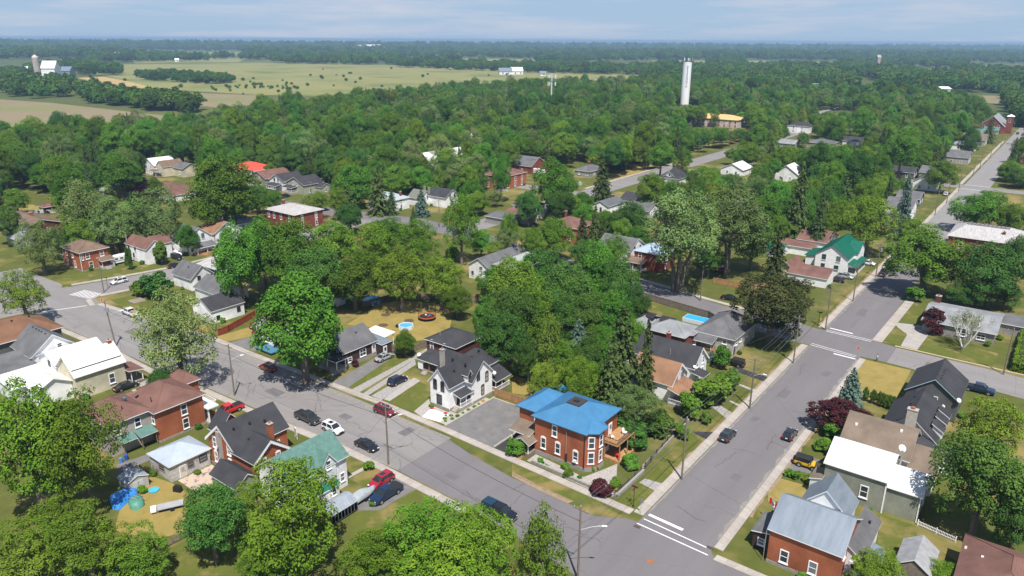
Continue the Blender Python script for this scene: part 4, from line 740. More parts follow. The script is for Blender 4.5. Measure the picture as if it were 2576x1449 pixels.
def simple(name,label,cat,x0,x1,y0,y1,ze,kind,zr,wall,roof,S=(),E=(),zs=None,ch=None,fm=None,w=.9,hh=1.4,**k):
    """plainer building farther off: one volume with rows of windows on the two walls in view"""
    hs=House(name,label,cat,(x0+x1)/2,(y0+y1)/2); hs.block(x0,x1,y0,y1,ze,kind,zr,wall,roof,**k)
    for z in(zs or ([1.6,4.2] if ze>4.4 else [1.6])):
        hs.wins('S',y0,[x0+(x1-x0)*t for t in S],z,w=w,h=hh,fm=fm); hs.wins('E',x1,[y0+(y1-y0)*t for t in E],z,w=w,h=hh,fm=fm)
    if ch: hs.chimney(*ch)
    return hs
simple('house','grey hip roofed bungalow behind the tan gable','house',-249,-237,148,158,2.9,'hip',5,SIDEW,SH_G,(),(.3,.7))
h=simple('house','long brick bungalow with grey brown roof at the left edge','house',-310,-288,96.4,112,2.9,'gx',5.4,BRICKB,SH_B,(.4,.6,.85),(.3,.6),ch=(-299,105,4,6.4,1.1,BRICK))
h=simple('shed','brown plank shed with hip roof on the dry lawn at far left','shed',-328.4,-323.9,118.8,123.4,2.5,'hip',3.7,SIDEB,SH_R); h.door('S',118.8,-326.2,.1,1.6,2.0)
simple('house','grey walled house with pale grey roof half behind the silvery tree','house',-284,-273.4,91,99,3.0,'gx',6.2,SIDEG,SH_LG,(.6,),(.3,))
h=simple('house','white farmhouse with silver and brown gables under the far left trees','house',-384,-373,191,203,5,'gy',8.2,SIDEW,MT_W,(.3,.7),(.5,)); h.block(-373.2,-366,192,203,5,'gy',7.6,SIDEC,SH_B,oh=.3); h.win('S',192,-369.6,4.9,1,1.5); h.wins('S',192,(-371.6,-368),1.7); h.block(-366.2,-357,197,206,4.4,'gx',6.6,SIDEC,SH_G); h.win('S',197,-360,2); h.porch(-374,-368,188.5,191,.4,2.6,3.2,'sy+',SH_B,[(-373.8,188.7),(-368.2,188.7)])
h=simple('house','long ranch house with pinkish brown roof','house',-336,-308,167,178,2.9,'hip',4.6,SIDEW,SH_R,(.3,.6),(.5,)); h.block(-316,-304.5,162,169.5,2.9,'hip',4.4,SIDEW,SH_R)
simple('house','flat green roofed building with small white gable under trees','house',-343,-330,148,162,3,'gx',4.2,SIDEGR,mat('green felt',(.20,.27,.22),.8),(.5,),(.4,))
h=simple('house','brick house with bright red steel hip roof','house',-339,-325,210,227,5.4,'hip',7.9,BRICKR,MT_RD,(.3,.8),(.3,),seam=1.0); h.block(-325,-319.5,212,219,5.0,'sx-',5.9,SIDEW,MT_RD,oh=.3); h.wins('E',-319.5,(214,216.5),3.8); h.wins('S',212,(-322,),1.7,w=1.6)
h=simple('house','grey clapboard house with rusty brown gable roof and porch','house',-313,-300.8,206,222,4.4,'gy',7.3,SIDEG,SH_R,(),(.4,)); h.wins('S',206,(-308.4,-305.6),4.3,w=.8,h=1.4); h.porch(-311,-304,203,206,.5,2.5,3.4,'sy+',SH_R,[(-310.8,203.2),(-307.5,203.2),(-304.2,203.2)],rail=('S','E'))
h=simple('house','white house with charcoal gable and dark enclosed porch','house',-298.4,-288.2,206.6,219.5,4.4,'gy',7.2,SIDEW,SH_D,(),(.3,)); h.wins('S',206.6,(-294.6,-292),4.6,w=.8,h=1.5,fm=DARK); h.block(-297,-289.5,203.4,206.6,2.4,'sy+',3.2,SIDED,SH_D,oh=.25); h.wins('S',203.4,(-296,-294.2,-292.4,-290.6),1.7,w=1.3,h=1.1)
h=simple('house','pale green clapboard house with charcoal gable and white porch','house',-286.4,-273.6,206.9,218,4.4,'gy',7.3,SIDEGR,SH_D,(),(.3,.7)); h.wins('S',206.9,(-281.4,-278.6),4.5,w=.7,h=1.5); h.porch(-285.5,-278.5,203.6,206.9,.9,2.8,3.4,'sy+',SH_D,[(-285.3,203.8),(-282,203.8),(-278.7,203.8)],CONC,rail=('S','E')); h.steps(-284.5,-283,203.6,203.6,.9,'S',WOOD); h.block(-273.6,-269,213,218.5,3,'gx',4.6,SIDEGR,SH_D,oh=.3); h.win('E',-269,215.5,1.7)
h=simple('house','red brick house with white rust streaked hip roof and arched windows','house',-239.6,-222.4,162.9,175.8,6.0,'hip',8.0,BRICKR,MT_WX,(),(),ch=(-236,168.5,6.8,8.9,.9,BRICKR),seam=1.1,oh=.5); h.wins('S',162.9,(-237.8,-234.6,-230.5,-225.5),4.2,w=.9,h=2.0,arch=True); h.wins('E',-222.4,(166.2,172.6),4.2,w=.9,h=2.0,arch=True); h.wins('E',-222.4,(166.2,172.6),1.4,w=.9,h=1.7,arch=True)
h=simple('house','white house with pale blue grey hip roof behind the spruces','house',-232,-217.6,207.7,217,4.6,'hip',6.6,SIDEW,mat('pale blue roof',(.36,.43,.46),.6,(.30,.36,.39),1),(.3,.8),(.5,),ch=(-219.5,214,5,7,.8,BRICKR)); h.porch(-228,-219,203.5,207.6,.5,2.5,3.1,'sy+',SH_G,[(-227.8,203.7),(-223,203.7),(-219.2,203.7)],rail=('S',)); h.chimney(-231,213,4.5,6.5,.6,BRICKR)
h=simple('house','small white house with grey green gable roof','house',-223,-216.2,222,229.5,3.4,'gx',6.1,SIDEW,mat('grey green shingles',(.17,.18,.15),.9),(),(.4,.7),ch=(-217.6,226.5,4.5,7.6,.7,STONE))
h=simple('house','white house with black gable roof and bay window','house',-215.6,-205.6,226.3,235,4.4,'gx',7.2,SIDEW,SH_D,(),(),ch=(-215.5,227,3,7.5,.7,STONE)); h.wins('E',-205.6,(229.2,232),4.4,w=.8,h=1.6,fm=DARK); h.win('E',-205.6,230.4,1.6,2.2,1.3,mid='x')
h=House('church','big white steel roofed church showing above the trees','church',-256,282,False); h.see=False; h.block(-266,-250,268,296,6,'gy',13.5,BRICK,MT_W,seam=1.5); h.wins('S',268,(-262,-254),4,w=1.2,h=2.6); h.wins('E',-250,(272,278,284,290),3.6,w=1.2,h=2.4)
for k in(276,285): h.block(-255.5,-252.5,k,k+2.2,9.4,'gx',10.7,BRICK,MT_W,oh=.3,z0=7)
tx,ty=at(1186,353,17); h=House('bell_turret','dark pointed church turret topped by a white cross','turret',tx,ty,False); h.see=False; h.block(tx-2.6,tx+2.6,ty-2.6,ty+2.6,13,'hip',18,SIDED,SH_D); b=MB(); b.box(tx-.2,tx+.2,ty-.15,ty+.15,17.8,20.6); b.box(tx-.9,tx+.9,ty-.15,ty+.15,19.3,19.7); h.mb('cross',b,TRIM)
h=simple('house','tall orange brick house with dark red hip roof and white porch','house',-223,-210.6,272.4,290.5,6.2,'hip',8.8,BRICK,SH_R,(.25,.6),(.2,.5,.8),w=1.0,hh=1.8); h.porch(-213,-208,269,272.4,.8,2.7,3.3,'sy+',SH_R,[(-212.8,269.2),(-208.2,269.2)],CONC,rail=('S',)); h.steps(-208,-208,270,272,.8,'E')
simple('house','grey roofed house with little white dormers behind the brick house','house',-246,-226,316,330,4,'gx',8,BRICKR,SH_G,(.3,.7),(.5,)); 
h=House('house','white house with black hip roof above a brown porch roof','house',-168,234); h.block(-173,-163.6,229.6,238.4,5.4,'hip',7.4,WHITE,SH_D); h.wins('S',229.6,(-171,-166),4.2,w=.8,h=1.5,fm=DARK); h.win('E',-163.6,232,4.2,.8,1.5,DARK); h.block(-173.5,-161,223.5,229.5,2.8,'sy+',4.0,STONE,SH_R); h.block(-176,-165,216.5,223.4,2.6,'sy+',3.3,STONE,SH_G); h.win('E',-165,219,1.5); h.chimney(-166.2,230.5,5,8.2,.55,STONE)
h=simple('house','white clapboard cottage with dark tin gable roof and open back door','house',-154.2,-146.9,259.6,272.5,3.0,'gy',4.8,SIDEW,mat('dark tin',(.13,.14,.15),.5,(.09,.095,.10),.8,stretch=(.3,2,.3)),(),(.3,.55,.75),ch=(-150.8,270,4,5.8,1.0,BRICKR),w=.6,hh=1.0); h.door('S',259.6,-150.3,.2,m=DARK)
h=simple('house','brick house with reddish brown hip roof between two dark spruces','house',-144,-131.2,211.3,222.6,5.5,'hip',8.0,BRICK,SH_R,(.3,.75),(.5,),ch=(-141,219,6,9,.7,BRICKR),fm=TRIM)
h=simple('house','white gothic house with grey roof beside the giant silver maple','house',-116.3,-104.6,199.8,210,4.6,'gx',7.6,SIDEW,SH_G,(),()); h.wins('E',-104.6,(203,206.6),4.6,w=.6,h=1.4,fm=DARK); h.wins('E',-104.6,(202,206),1.6,w=.8,h=1.5,fm=DARK); h.block(-112,-107.5,196,200,4.6,'gy',7.0,SIDEW,SH_G,GREENF,oh=.3)
h=simple('house','brick house with pale blue porch roof under the silver maple','house',-102.5,-93,199,208,5.6,'hip',7.8,BRICKR,mat('pale blue tin',(.35,.45,.55),.5),(.2,),(.3,)); h.porch(-104,-98,195.2,199,.5,2.7,3.4,'sy+',SH_B,[(-103.8,195.4),(-101,195.4),(-98.2,195.4)],CONC)
simple('house','grey bungalow with grey hip roof and red brick chimney on the far lawn','house',-206,-196.6,327,341,3,'hip',5.4,SIDEG,SH_G,(.3,.8),(.3,.6),ch=(-203,336,4.5,6.6,.9,BRICKR))
h=simple('house','white one and a half storey house with dark roof and gable dormers','house',-161,-150.6,333.6,346,3.4,'hip',7.6,WHITE,SH_D,(.2,.5,.8),(.3,.7),ch=(-155,343,7,8.9,.8,BRICKR)); h.block(-159,-152.6,334.2,340,3.8,'gy',6.6,WHITE,SH_D); h.win('S',334.2,-155.8,4.9,1.0,1.3)
h=House('house','white gambrel ended house with grey roof behind the back gardens','house',-132,167); h.block(-136.2,-128.6,159.5,175,4.2,'gy',6.6,SIDEW,SH_G); h.win('S',159.5,-131.6,3.6,.8,.9,DARK); h.win('S',159.5,-134.8,1.7,.6,1.0,DARK)
h=House('house','brick house with pale grey green hip roof and green dormer','house',-124,168); h.block(-128.2,-119.5,161.7,176,5.0,'hip',7.4,BRICKB,mat('grey green pale shingles',(.33,.36,.33),.9,(.25,.28,.26),3),oh=.5); h.win('S',161.7,-126.8,3.6,.8,1.6); h.block(-124.5,-122.5,163.5,166,6,'gy',7.0,DARK,MT_GP,GREENF,oh=.2); h.dish(-125.6,161.6,3.6); h.block(-119.3,-112.5,170,178,3.2,'flat',3.4,BRICKR,mat('flat grey roof',(.42,.41,.39),.9,(.33,.32,.31),.8))
for i,(x0,x1,y0,y1,ze,k,zr,wl,rf,lb) in enumerate([
 (-150,-138,275,286,3,'gx',5.6,SIDEW,SH_D,'black roofed house behind the white cottage'),
 (-139,-130,262,272,3,'gx',5.2,SIDEW,SH_G,'grey roofed house with pale chimneys behind the cottage'),
 (-112,-100,297,308,3,'gx',5.4,SIDED,SH_D,'low black roof between dark trees'),
 (-92,-84,253,262,4.4,'gx',7,SIDEW,SH_D,'white house with dark dormer roof behind the tall spruce'),
 (-58,-49,355,366,3.2,'gx',5.5,SIDED,SH_G,'dark grey clapboard house on the far left side'),
 (-56,-46.5,322,333,5,'gx',8,SIDEW,SH_G,'white gabled house with grey roof on the far left side'),
 (-55,-47,305,313,3,'gx',5,SIDEW,SH_G,'small white house in front of the grey gable'),
 (-59,-49,398,412,4,'gy',7.4,SIDEW,SH_D,'white house with black gable by the second crossing'),
 (-62,-50,432,448,3.5,'gx',6,STONE,SH_G,'pale grey roofed house past the second crossing'),
 (-74,-64,428,440,3.2,'gx',5.4,SIDED,SH_D,'dark roofed house behind the pale grey roof'),
 (-60,-48,500,514,4,'gx',7,STUCCO,SH_G,'grey house under the far dark trees'),
 (-64,-50,600,616,4,'gx',7.5,STUCCO,SH_S,'pale brown roofed house near the brick hall'),
 (-62,-50,640,656,4,'gx',7,SIDEGR,MT_GP,'pale green house beside the brick hall'),
 (-66,-52,570,586,3.5,'hip',6,WHITE,SH_LG,'light roofed house on the far left side'),
 (-120,-108,380,392,4,'gy',8,SIDEW,MT_W,'white gabled house with white roof among far trees'),
 (-9,4,366,380,4,'gx',6.8,SIDED,SH_G,'grey roofed house on the far right side'),
 (-10,4,344,360,4,'gx',6.6,SIDED,SH_D,'dark roofed house on the far right side'),
 (-8,6,318,334,4.4,'gy',7.6,SIDEW,SH_LG,'white house with broad pale gable on the far right'),
 (0,12,452,466,4,'hip',6.6,STUCCO,SH_G,'grey hip roofed house beyond the far right trees'),
 (-12,-3,296,306,4,'gx',6.4,SIDED,SH_G,'grey roof beside the streaked white roof'),
 (-24,-10,532,548,3.6,'gx',6.2,BRICKR,SH_S,'far brown roofed house right of the long street'),
 (-182,-166,596,610,5.5,'hip',8.2,SIDEW,SH_D,'white house with dark hip roof by the winding road'),
 (-145,-128,520,534,3.2,'hip',5.4,SIDEG,SH_G,'grey bungalow among the far trees'),
 (-128,-116,545,556,3.2,'gx',5.6,WHITE,SH_D,'small white house beside the far bungalow'),
 (-160,-148,505,516,3,'gx',5,SIDEG,SH_LG,'pale roofed shed among the far trees'),
 (-148,-136,380,394,3.2,'gy',6,SIDEW,MT_W,'white tented roof beside the far street')]):
    simple('house',lb,'house',x0,x1,y0,y1,ze,k,zr,wl,rf,(.3,.7),(.3,.7))
# brick hall with tower at the end of the long street
h=simple('church','far red brick church with pale gable roof and square tower','church',-64,-47,694,730,5.5,'gy',13,BRICKR,SH_LG,(),()); 
b=MB(); N=16
for i in range(N):
    a0,a1=6.283*i/N,6.283*(i+1)/N; b.face([(-56+1.6*math.cos(a0),693.8,9+1.6*math.sin(a0)),(-56+1.6*math.cos(a1),693.8,9+1.6*math.sin(a1)),(-56,693.8,9)])
h.mb('rose_window',b,GLASS); h.block(-47,-42.6,700,705,13,'hip',14.6,BRICKR,TRIM); h.win('S',700,-44.8,10,1.2,2.4); h.wins('S',694,(-61,-51),5,w=1.2,h=2.6); h.block(-60,-50,688,693.6,3,'sy+',5,SIDEGR,MT_GP)
# building under construction with bare plywood roof
PLY=mat('plywood',(.66,.42,.18),.8,(.58,.36,.15),.4)
h=House('apartment_block','long two storey building site with bare plywood roof and open frame','building',-240,600)
HW=mat('house wrap',(.62,.56,.55),.8,(.40,.33,.32),.6); h.block(-268,-222,596,616,6.5,'hip',9.6,HW,PLY,PLY,oh=.6); h.wins('S',596,[-265+i*4.6 for i in range(10)],4.6,w=1.2,h=2.0,fm=PLY,sill=False); h.wins('S',596,[-265+i*4.6 for i in range(10)],1.6,w=1.2,h=2.0,fm=PLY,sill=False)
for i in range(14): b=MB(); b.box(-240+i*1.35,-239.85+i*1.35,594.4,594.6,0,3); h.mb('stud',b,PLY)
# ---------------------------------------------------------------- tall structures far off
TX,TY=-333.5,738.5
t=thing('water_tower','tall white water tower with black vertical lettering','tower',(TX,TY))
TW=mat('tower white',(.84,.84,.84),.6,(.78,.78,.78),.08,stretch=(1,1,.25))
b=MB(); b.cyl(0,0,0,46,4.4,40); b.build('shaft',TW,t,smooth=False); b=MB(); b.cyl(0,0,46,46.5,4.5,40); b.build('rim',TW,t)
for i in range(10):
    a=i*.628; b=MB(); x,y=4.3*math.cos(a),4.3*math.sin(a); b.cyl(x,y,46.4,50.2+(i%3)*.9,.13,6); b.box(x-.35,x+.35,y-.2,y+.2,48.2,50.4); b.build('antenna',TRIM if i%2 else DARK,t)
b=MB()
for i in range(20):
    a=i*.314; b.bar((4.5*math.cos(a),4.5*math.sin(a),46.5),(4.5*math.cos(a),4.5*math.sin(a),47.7),.06); a2=a+.314; b.bar((4.5*math.cos(a),4.5*math.sin(a),47.7),(4.5*math.cos(a2),4.5*math.sin(a2),47.7),.06)
b.build('railing',DARK,t)
base=math.atan2(-TY,-TX)+.12
for i,ch in enumerate('DESERONTO'):
    cu=bpy.data.curves.new('letter','FONT'); cu.body=ch; cu.size=2.7; cu.align_x='CENTER'; cu.align_y='CENTER'; cu.extrude=.05; cu.offset=.01
    tmp=bpy.data.objects.new('tmp',cu); COL.objects.link(tmp); me=bpy.data.meshes.new_from_object(tmp.evaluated_get(bpy.context.evaluated_depsgraph_get())); bpy.data.objects.remove(tmp)
    me.materials.clear(); me.materials.append(DARK); o=link('letter',me,t,(4.47*math.cos(base),4.47*math.sin(base),42-i*2.42)); o.rotation_euler=(math.pi/2,0,base+math.pi/2)
cx,cy=-379,559
t=thing('cell_tower','slim grey mobile phone mast with white antenna panels above the trees','mast',(cx,cy))
b=MB(); b.cyl(0,0,0,39,.75,12,0,.5); b.build('mast',plain('mast grey',(.6,.61,.63),.5),t)
for z in(37,30.5):
    b=MB(); 
    for i in range(3): a=i*2.09+.4; b.bar((0,0,z),(3.6*math.cos(a),3.6*math.sin(a),z),.12)
    b.build('arm',plain('mast grey',(.6,.61,.63),.5),t)
    for i in range(3):
        a=i*2.09+.4
        for d in(-.35,.1): b=MB(); x,y=3.6*math.cos(a+d),3.6*math.sin(a+d); b.box(x-.25,x+.25,y-.15,y+.15,z-1.4,z+1.6); b.build('antenna_panel',TRIM,t)
b=MB(); b.cyl(0,0,33,36,1.0,8); b.build('equipment',plain('grey box',(.4,.42,.45),.5),t)
# farm on the left horizon
fx,fy=tl(0,390,785)
t=thing('silo','tall grey concrete silo with domed cap at the left horizon','silo',(fx,fy)); SILO=courses('silo concrete',(.44,.38,.34),(.36,.31,.28),1.2,dark=.85)
b=MB(); b.cyl(0,0,0,34,5.2,20); b.build('shaft',SILO,t); b=MB(); b.cyl(0,0,34,37,5.2,20,0,2.6); b.cyl(0,0,37,38.6,2.6,20,0,.4); b.build('dome',plain('dome grey',(.5,.45,.42),.6),t)
def farm(name,label,cat,px0,px1,py,ze,zr,wall,roof,dep):
    x0,y0=tl(0,px0,py); x1,y1=tl(0,px1,py); L=math.hypot(x1-x0,y1-y0); a=math.atan2(y1-y0,x1-x0); r=thing(name,label,cat,(x0,y0),a)
    b=MB(); b.add([(0,0,0),(L,0,0),(L,dep,0),(0,dep,0),(0,0,ze),(L,0,ze),(L,dep,ze),(0,dep,ze),(0,dep/2,zr),(L,dep/2,zr)],[(0,1,5,4),(1,2,6,9,5),(2,3,7,6),(3,0,4,8,7)]); b.build('wall',wall,r)
    b=MB(); b.add([(-1,-1,ze-.5),(L+1,-1,ze-.5),(L+1,dep/2,zr+.3),(-1,dep/2,zr+.3),(-1,dep+1,ze-.5),(L+1,dep+1,ze-.5)],[(0,1,2,3),(3,2,5,4)]); b.build('roof',roof,r)
    for i in range(max(2,int(L/12))): b=MB(); x=6+i*11; b.box(x,x+2.5,-.1,.05,1.5,4); b.build('window',DARK,r)
farm('barn','big white roofed barn beside the silo','barn',425,560,775,15,27,SIDEW,MT_W,26)
farm('barn','long pale blue roofed cattle barn right of the white barn','barn',570,705,765,9,16,mat('blue grey wall',(.30,.36,.44),.7),MT_S,26)
farm('grain_bin','round topped white grain bin left of the silo','bin',232,280,770,12,17,MT_W,MT_W,14)
farm('barn','low white hoop barn at the far left edge','barn',0,50,775,5,12,MT_W,MT_W,14)
farm('barn','red barn with white roof in the far fields','barn',1158,1205,598,12,22,BRICKR,MT_W,24); farm('barn','low white barn beside the far red barn','barn',1095,1135,598,8,12,WHITE,MT_W,20)
farm('shed','tiny white shed in the far meadow','shed',1762,1800,624,6,10,WHITE,WHITE,10); farm('house','distant white farmhouse on the left skyline','house',455,490,518,14,22,WHITE,MT_W,20); farm('barn','distant white barn on the left skyline','barn',283,318,503,10,18,WHITE,MT_W,20)
def afar(t_,u0,u1,v,name,label,cat,ze,zr,wall,roof,dep):
    global tl; o=tl; tl=lambda q,u,v,z=0: o(t_,u,v,z); farm(name,label,cat,u0,u1,v,ze,zr,wall,roof,dep); tl=o
afar(20,0,110,750,'barn','pale roofed farm buildings at the meadow edge','barn',7,14,WHITE,MT_W,22); afar(20,285,340,765,'barn','small white farm shed right of the meadow farm','shed',5,9,WHITE,MT_S,12)
afar(10,2450,2576,752,'barn','long pale farm roof left of the meadow farm','barn',7,13,WHITE,MT_S,18); afar(10,1040,1300,505,'factory','distant pale plant with boxy blocks near the horizon','factory',24,34,WHITE,MT_W,60)
afar(30,432,530,945,'hall','teal roofed hall beyond the trees at right','hall',8,13,WHITE,mat('teal roofing',(.10,.36,.34),.5),24); afar(30,1380,1640,925,'school','long white low building beyond the right hand trees','building',6,9,WHITE,MT_W,26); afar(30,1745,1835,935,'shed','white box shed beside the bare lot','shed',6,8,WHITE,WHITE,16)
afar(30,1090,1118,700,'silo','far pale silo by the straw field','silo',30,36,SILO,SILO,9); afar(30,1130,1215,735,'barn','far pale barn by the silo','barn',8,14,MT_S,MT_S,20); afar(30,1960,2070,1075,'house','pink roofed house at the far end of the street','house',6,9,WHITE,SH_R,14); afar(30,2100,2180,1180,'house','house with pale brown roof left of the brick church','house',6,10,WHITE,SH_S,14); afar(20,1975,2050,1020,'house','white gabled house beside the water tower','house',8,13,WHITE,SH_LG,14)
# ---------------------------------------------------------------- trees
LEAF=dict(M=leafmat('maple leaves',(.058,.145,.015),(.118,.235,.024),.08,.32,.022),L=leafmat('bright leaves',(.076,.165,.012),(.145,.25,.022),.08,.22,.018),D=leafmat('dark leaves',(.040,.108,.018),(.080,.165,.028),.08,.28),
 G=leafmat('silvery leaves',(.105,.165,.040),(.20,.27,.085),.08,.22),Y=leafmat('olive leaves',(.092,.165,.014),(.165,.245,.026),.08,.22,.018),R=leafmat('crimson leaves',(.045,.012,.018),(.085,.024,.03),.1),
 K=leafmat('bronze leaves',(.042,.058,.018),(.085,.10,.030),.1),S=leafmat('spruce needles',(.046,.080,.022),(.09,.13,.036),.08,.28),P=leafmat('pine needles',(.13,.20,.022),(.21,.285,.045),.12),B=leafmat('blue spruce needles',(.065,.115,.085),(.125,.195,.15),.08),
 C=leafmat('cedar leaves',(.055,.11,.015),(.095,.16,.022),.1),F=leafmat('far leaves',(.045,.108,.016),(.10,.19,.026),.12,.42,.025))
BARK=mat('bark',(.20,.17,.14),.9,(.12,.10,.08),2,stretch=(2,2,.3)); BIRCH=mat('birch bark',(.62,.60,.56),.8,(.42,.40,.37),2)
nr=np.random.RandomState(5)
def quads(name,c,nrm,sz,asp,tint,m,extra=None):
    """leaf clumps: one small quad per row of c, facing nrm"""
    n=len(c); nrm=nrm/np.linalg.norm(nrm,axis=1)[:,None]; r=nr.normal(size=(n,3)); u=np.cross(nrm,r); u/=np.linalg.norm(u,axis=1)[:,None]; v=np.cross(nrm,u)
    u*=sz[:,None]*.5; v*=(sz*asp)[:,None]*.5
    k=.35
    V=np.stack([c-u-v*k,c+u*.2-v,c+u+v*k,c-u*.2+v],1).reshape(-1,3)
    me=bpy.data.meshes.new(name); me.vertices.add(4*n); me.vertices.foreach_set('co',V.ravel().astype(np.float32)); me.loops.add(4*n); me.loops.foreach_set('vertex_index',np.arange(4*n,dtype=np.int32))
    me.polygons.add(n); me.polygons.foreach_set('loop_start',np.arange(0,4*n,4,dtype=np.int32)); me.polygons.foreach_set('loop_total',np.full(n,4,dtype=np.int32))
    at_=me.attributes.new('tint','FLOAT','POINT'); at_.data.foreach_set('value',np.repeat(np.clip(tint,0,1),4).astype(np.float32)); me.materials.append(m); me.update(calc_edges=True); return me
def sph(n): v=nr.normal(size=(n,3)); return v/np.linalg.norm(v,axis=1)[:,None]
def crown(name,m,nl=34,per=260,leaf=.42,lr=(.26,.42),asp=.75,shape='round',flat=.9):
    """crown of unit radius 1 and unit half height 1 (centre at origin): lobes of leaves with gaps between them"""
    C=[];N=[];T=[];S=[]
    P=[]; tries=0
    while len(P)<nl and tries<4000:
        tries+=1; d=sph(1)[0]; rr=nr.uniform(.2,.78)**.6
        p=d*rr
        if shape=='round' and p[2]<-.62: continue
        if shape=='cone': 
            z=nr.uniform(-.8,.85); w=(.9-z)/1.9; a=nr.uniform(0,6.28); p=np.array([math.cos(a)*w*.75,math.sin(a)*w*.75,z])
        if shape=='vase' and np.hypot(p[0],p[1])>.35+.5*(p[2]+1)/2+.15: continue
        if any(np.linalg.norm(p-q)<.27 for q in P): continue
        P.append(p)
    for p in P:
        r=nr.uniform(*lr); k=int(per*(r/.34)**2); d=sph(k*2); keep=(d@p>-.1*np.linalg.norm(p)-.02)&(d[:,2]>-.35); d=d[keep][:k]
        q=p+d*(r*nr.uniform(.62,1.12,len(d)))[:,None]; C.append(q); N.append(d*.75+np.array([0,0,.7])+nr.normal(size=d.shape)*.4); T.append(np.clip(nr.normal(nr.uniform(.1,.85),.25,len(d)),0,1)); S.append(nr.uniform(.6,1.35,len(d)))
    k=int(nl*per*.07); d=sph(k); C.append(d*(nr.uniform(.15,.75,k))[:,None]); N.append(d+nr.normal(size=d.shape)*.6); T.append(nr.uniform(0,.6,k)); S.append(nr.uniform(.7,1.3,k))
    C=np.concatenate(C);N=np.concatenate(N);T=np.concatenate(T);S=np.concatenate(S)*leaf
    ph=nr.uniform(0,6.28,4); a_=np.arctan2(C[:,1],C[:,0]); f_=1+.13*np.sin(2*a_+ph[0])+.08*np.sin(3*a_+ph[1]+2*C[:,2])+.06*np.sin(5*a_+ph[2]); C[:,:2]*=f_[:,None]; C[:,2]*=1+.1*np.sin(a_*2+ph[3])*(np.hypot(C[:,0],C[:,1]))
    return quads(name,C,N,S,asp,T,m),P
def conifer(name,m,levels=26,br=13,droop=.25,leaf=.13,w0=1.0,rag=.25,gap=0):
    C=[];N=[];T=[];S=[]
    for i in range(levels):
        z=-1+2*(i+.3)/levels; w=1.12*w0*(1-(z+1)/2)**.7+.02; nb=max(4,int(br*(.35+.65*w)))
        for j in range(nb):
            a=nr.uniform(0,6.28); L=w*nr.uniform(1-rag,1.05)
            if gap and nr.rand()<gap: L*=.5
            n=max(2,int(L/.085)); s=(np.arange(n)+nr.uniform(.2,.9,n))/n; x=s*L
            for sd in(-1,0,1):
                off=sd*.07*(1-s*.4)*w
                c=np.stack([np.cos(a)*x-np.sin(a)*off,np.sin(a)*x+np.cos(a)*off,z-droop*w*s**1.3*.5+nr.normal(0,.012,n)-abs(sd)*.015],1); C.append(c)
                N.append(np.stack([np.cos(a)*.35+np.zeros(n),np.sin(a)*.35+np.zeros(n),np.ones(n)],1)+nr.normal(size=(n,3))*.35); T.append(np.clip(nr.normal(.3+.5*s,.2),0,1)); S.append(nr.uniform(.7,1.3,n)*leaf)
    C=np.concatenate(C);N=np.concatenate(N);T=np.concatenate(T);S=np.concatenate(S)
    return quads(name,C,N,S,.8,T,m)
def trunk_mesh(name,P,h=1.0,m=None,n=7,r=.075,limbs=9,multi=1):
    """trunk standing from z=-h to the crown centre with limbs into the lobes, in crown units"""
    b=MB()
    for k in range(multi):
        ox=(k-(multi-1)/2)*.09; top=Vector((ox*4,nr.uniform(-.1,.1),-.25))
        b.bar((ox,0,-h),(ox*1.4,0,-h*.62),r*1.25/multi**.4,n,0,r*.95/multi**.4); b.bar((ox*1.4,0,-h*.62),top,r*.95/multi**.4,n,0,r*.6/multi**.4)
        for p in P[k::multi][:limbs]:
            p=Vector(p); mid=top.lerp(p,.5)+Vector((0,0,-.06)); b.bar(top-Vector((0,0,nr.uniform(0,.25))),mid,r*.42,5,0,r*.28); b.bar(mid,p,r*.28,4,0,r*.1)
    me=bpy.data.meshes.new(name); me.from_pydata(b.v,[],b.f); me.materials.append(m or BARK); me.update(); return me
TREE={}
def reg(k,variants): TREE[k]=variants
def broad(k,nv,mk,th=1.35,multi=1,bark=None,**kw):
    o=[]
    for i in range(nv):
        me,P=crown('crown',LEAF[mk],**kw); o.append((me,trunk_mesh('trunk',P,th,bark,multi=multi)))
    reg(k,o)
broad('M',4,'M',nl=60,per=620,leaf=.054,lr=(.16,.33))
broad('L',3,'L',nl=76,per=560,leaf=.058,lr=(.12,.26),asp=.5)
broad('D',3,'D',nl=56,per=620,leaf=.054,lr=(.17,.35))
broad('G',2,'G',nl=68,per=600,leaf=.052,lr=(.13,.28),asp=.55,th=1.5,multi=3)
broad('Y',2,'Y',nl=68,per=500,leaf=.060,lr=(.12,.26),asp=.5)
broad('g',2,'G',nl=68,per=600,leaf=.052,lr=(.13,.28),asp=.55)
broad('R',1,'R',nl=46,per=460,leaf=.075,lr=(.15,.31)); broad('K',1,'K',nl=60,per=640,leaf=.052,lr=(.17,.33))
broad('V',1,'Y',nl=62,per=520,leaf=.056,lr=(.13,.27),shape='cone'); broad('P',1,'P',nl=46,per=480,leaf=.065,lr=(.12,.26),shape='cone',asp=.4)
broad('b',2,'M',nl=14,per=150,leaf=.2,lr=(.36,.5),th=1.0); broad('d',1,'D',nl=16,per=150,leaf=.2,lr=(.36,.5),th=1.0); broad('y',1,'L',nl=14,per=140,leaf=.2,lr=(.34,.5),th=1.0); broad('r',1,'R',nl=14,per=130,leaf=.2,lr=(.34,.5),th=1.0)
TK=lambda: trunk_mesh('trunk',[],1.0,None,6,.05,0)
reg('S',[(conifer('crown',LEAF['S'],30,16,.4,.105,rag=.4,gap=.12),TK()) for i in range(2)]); reg('B',[(conifer('crown',LEAF['B'],28,19,.15,.11,rag=.22),TK())])
reg('C',[(crown('crown',LEAF['C'],nl=30,per=200,leaf=.16,lr=(.26,.4),shape='x')[0],TK())])
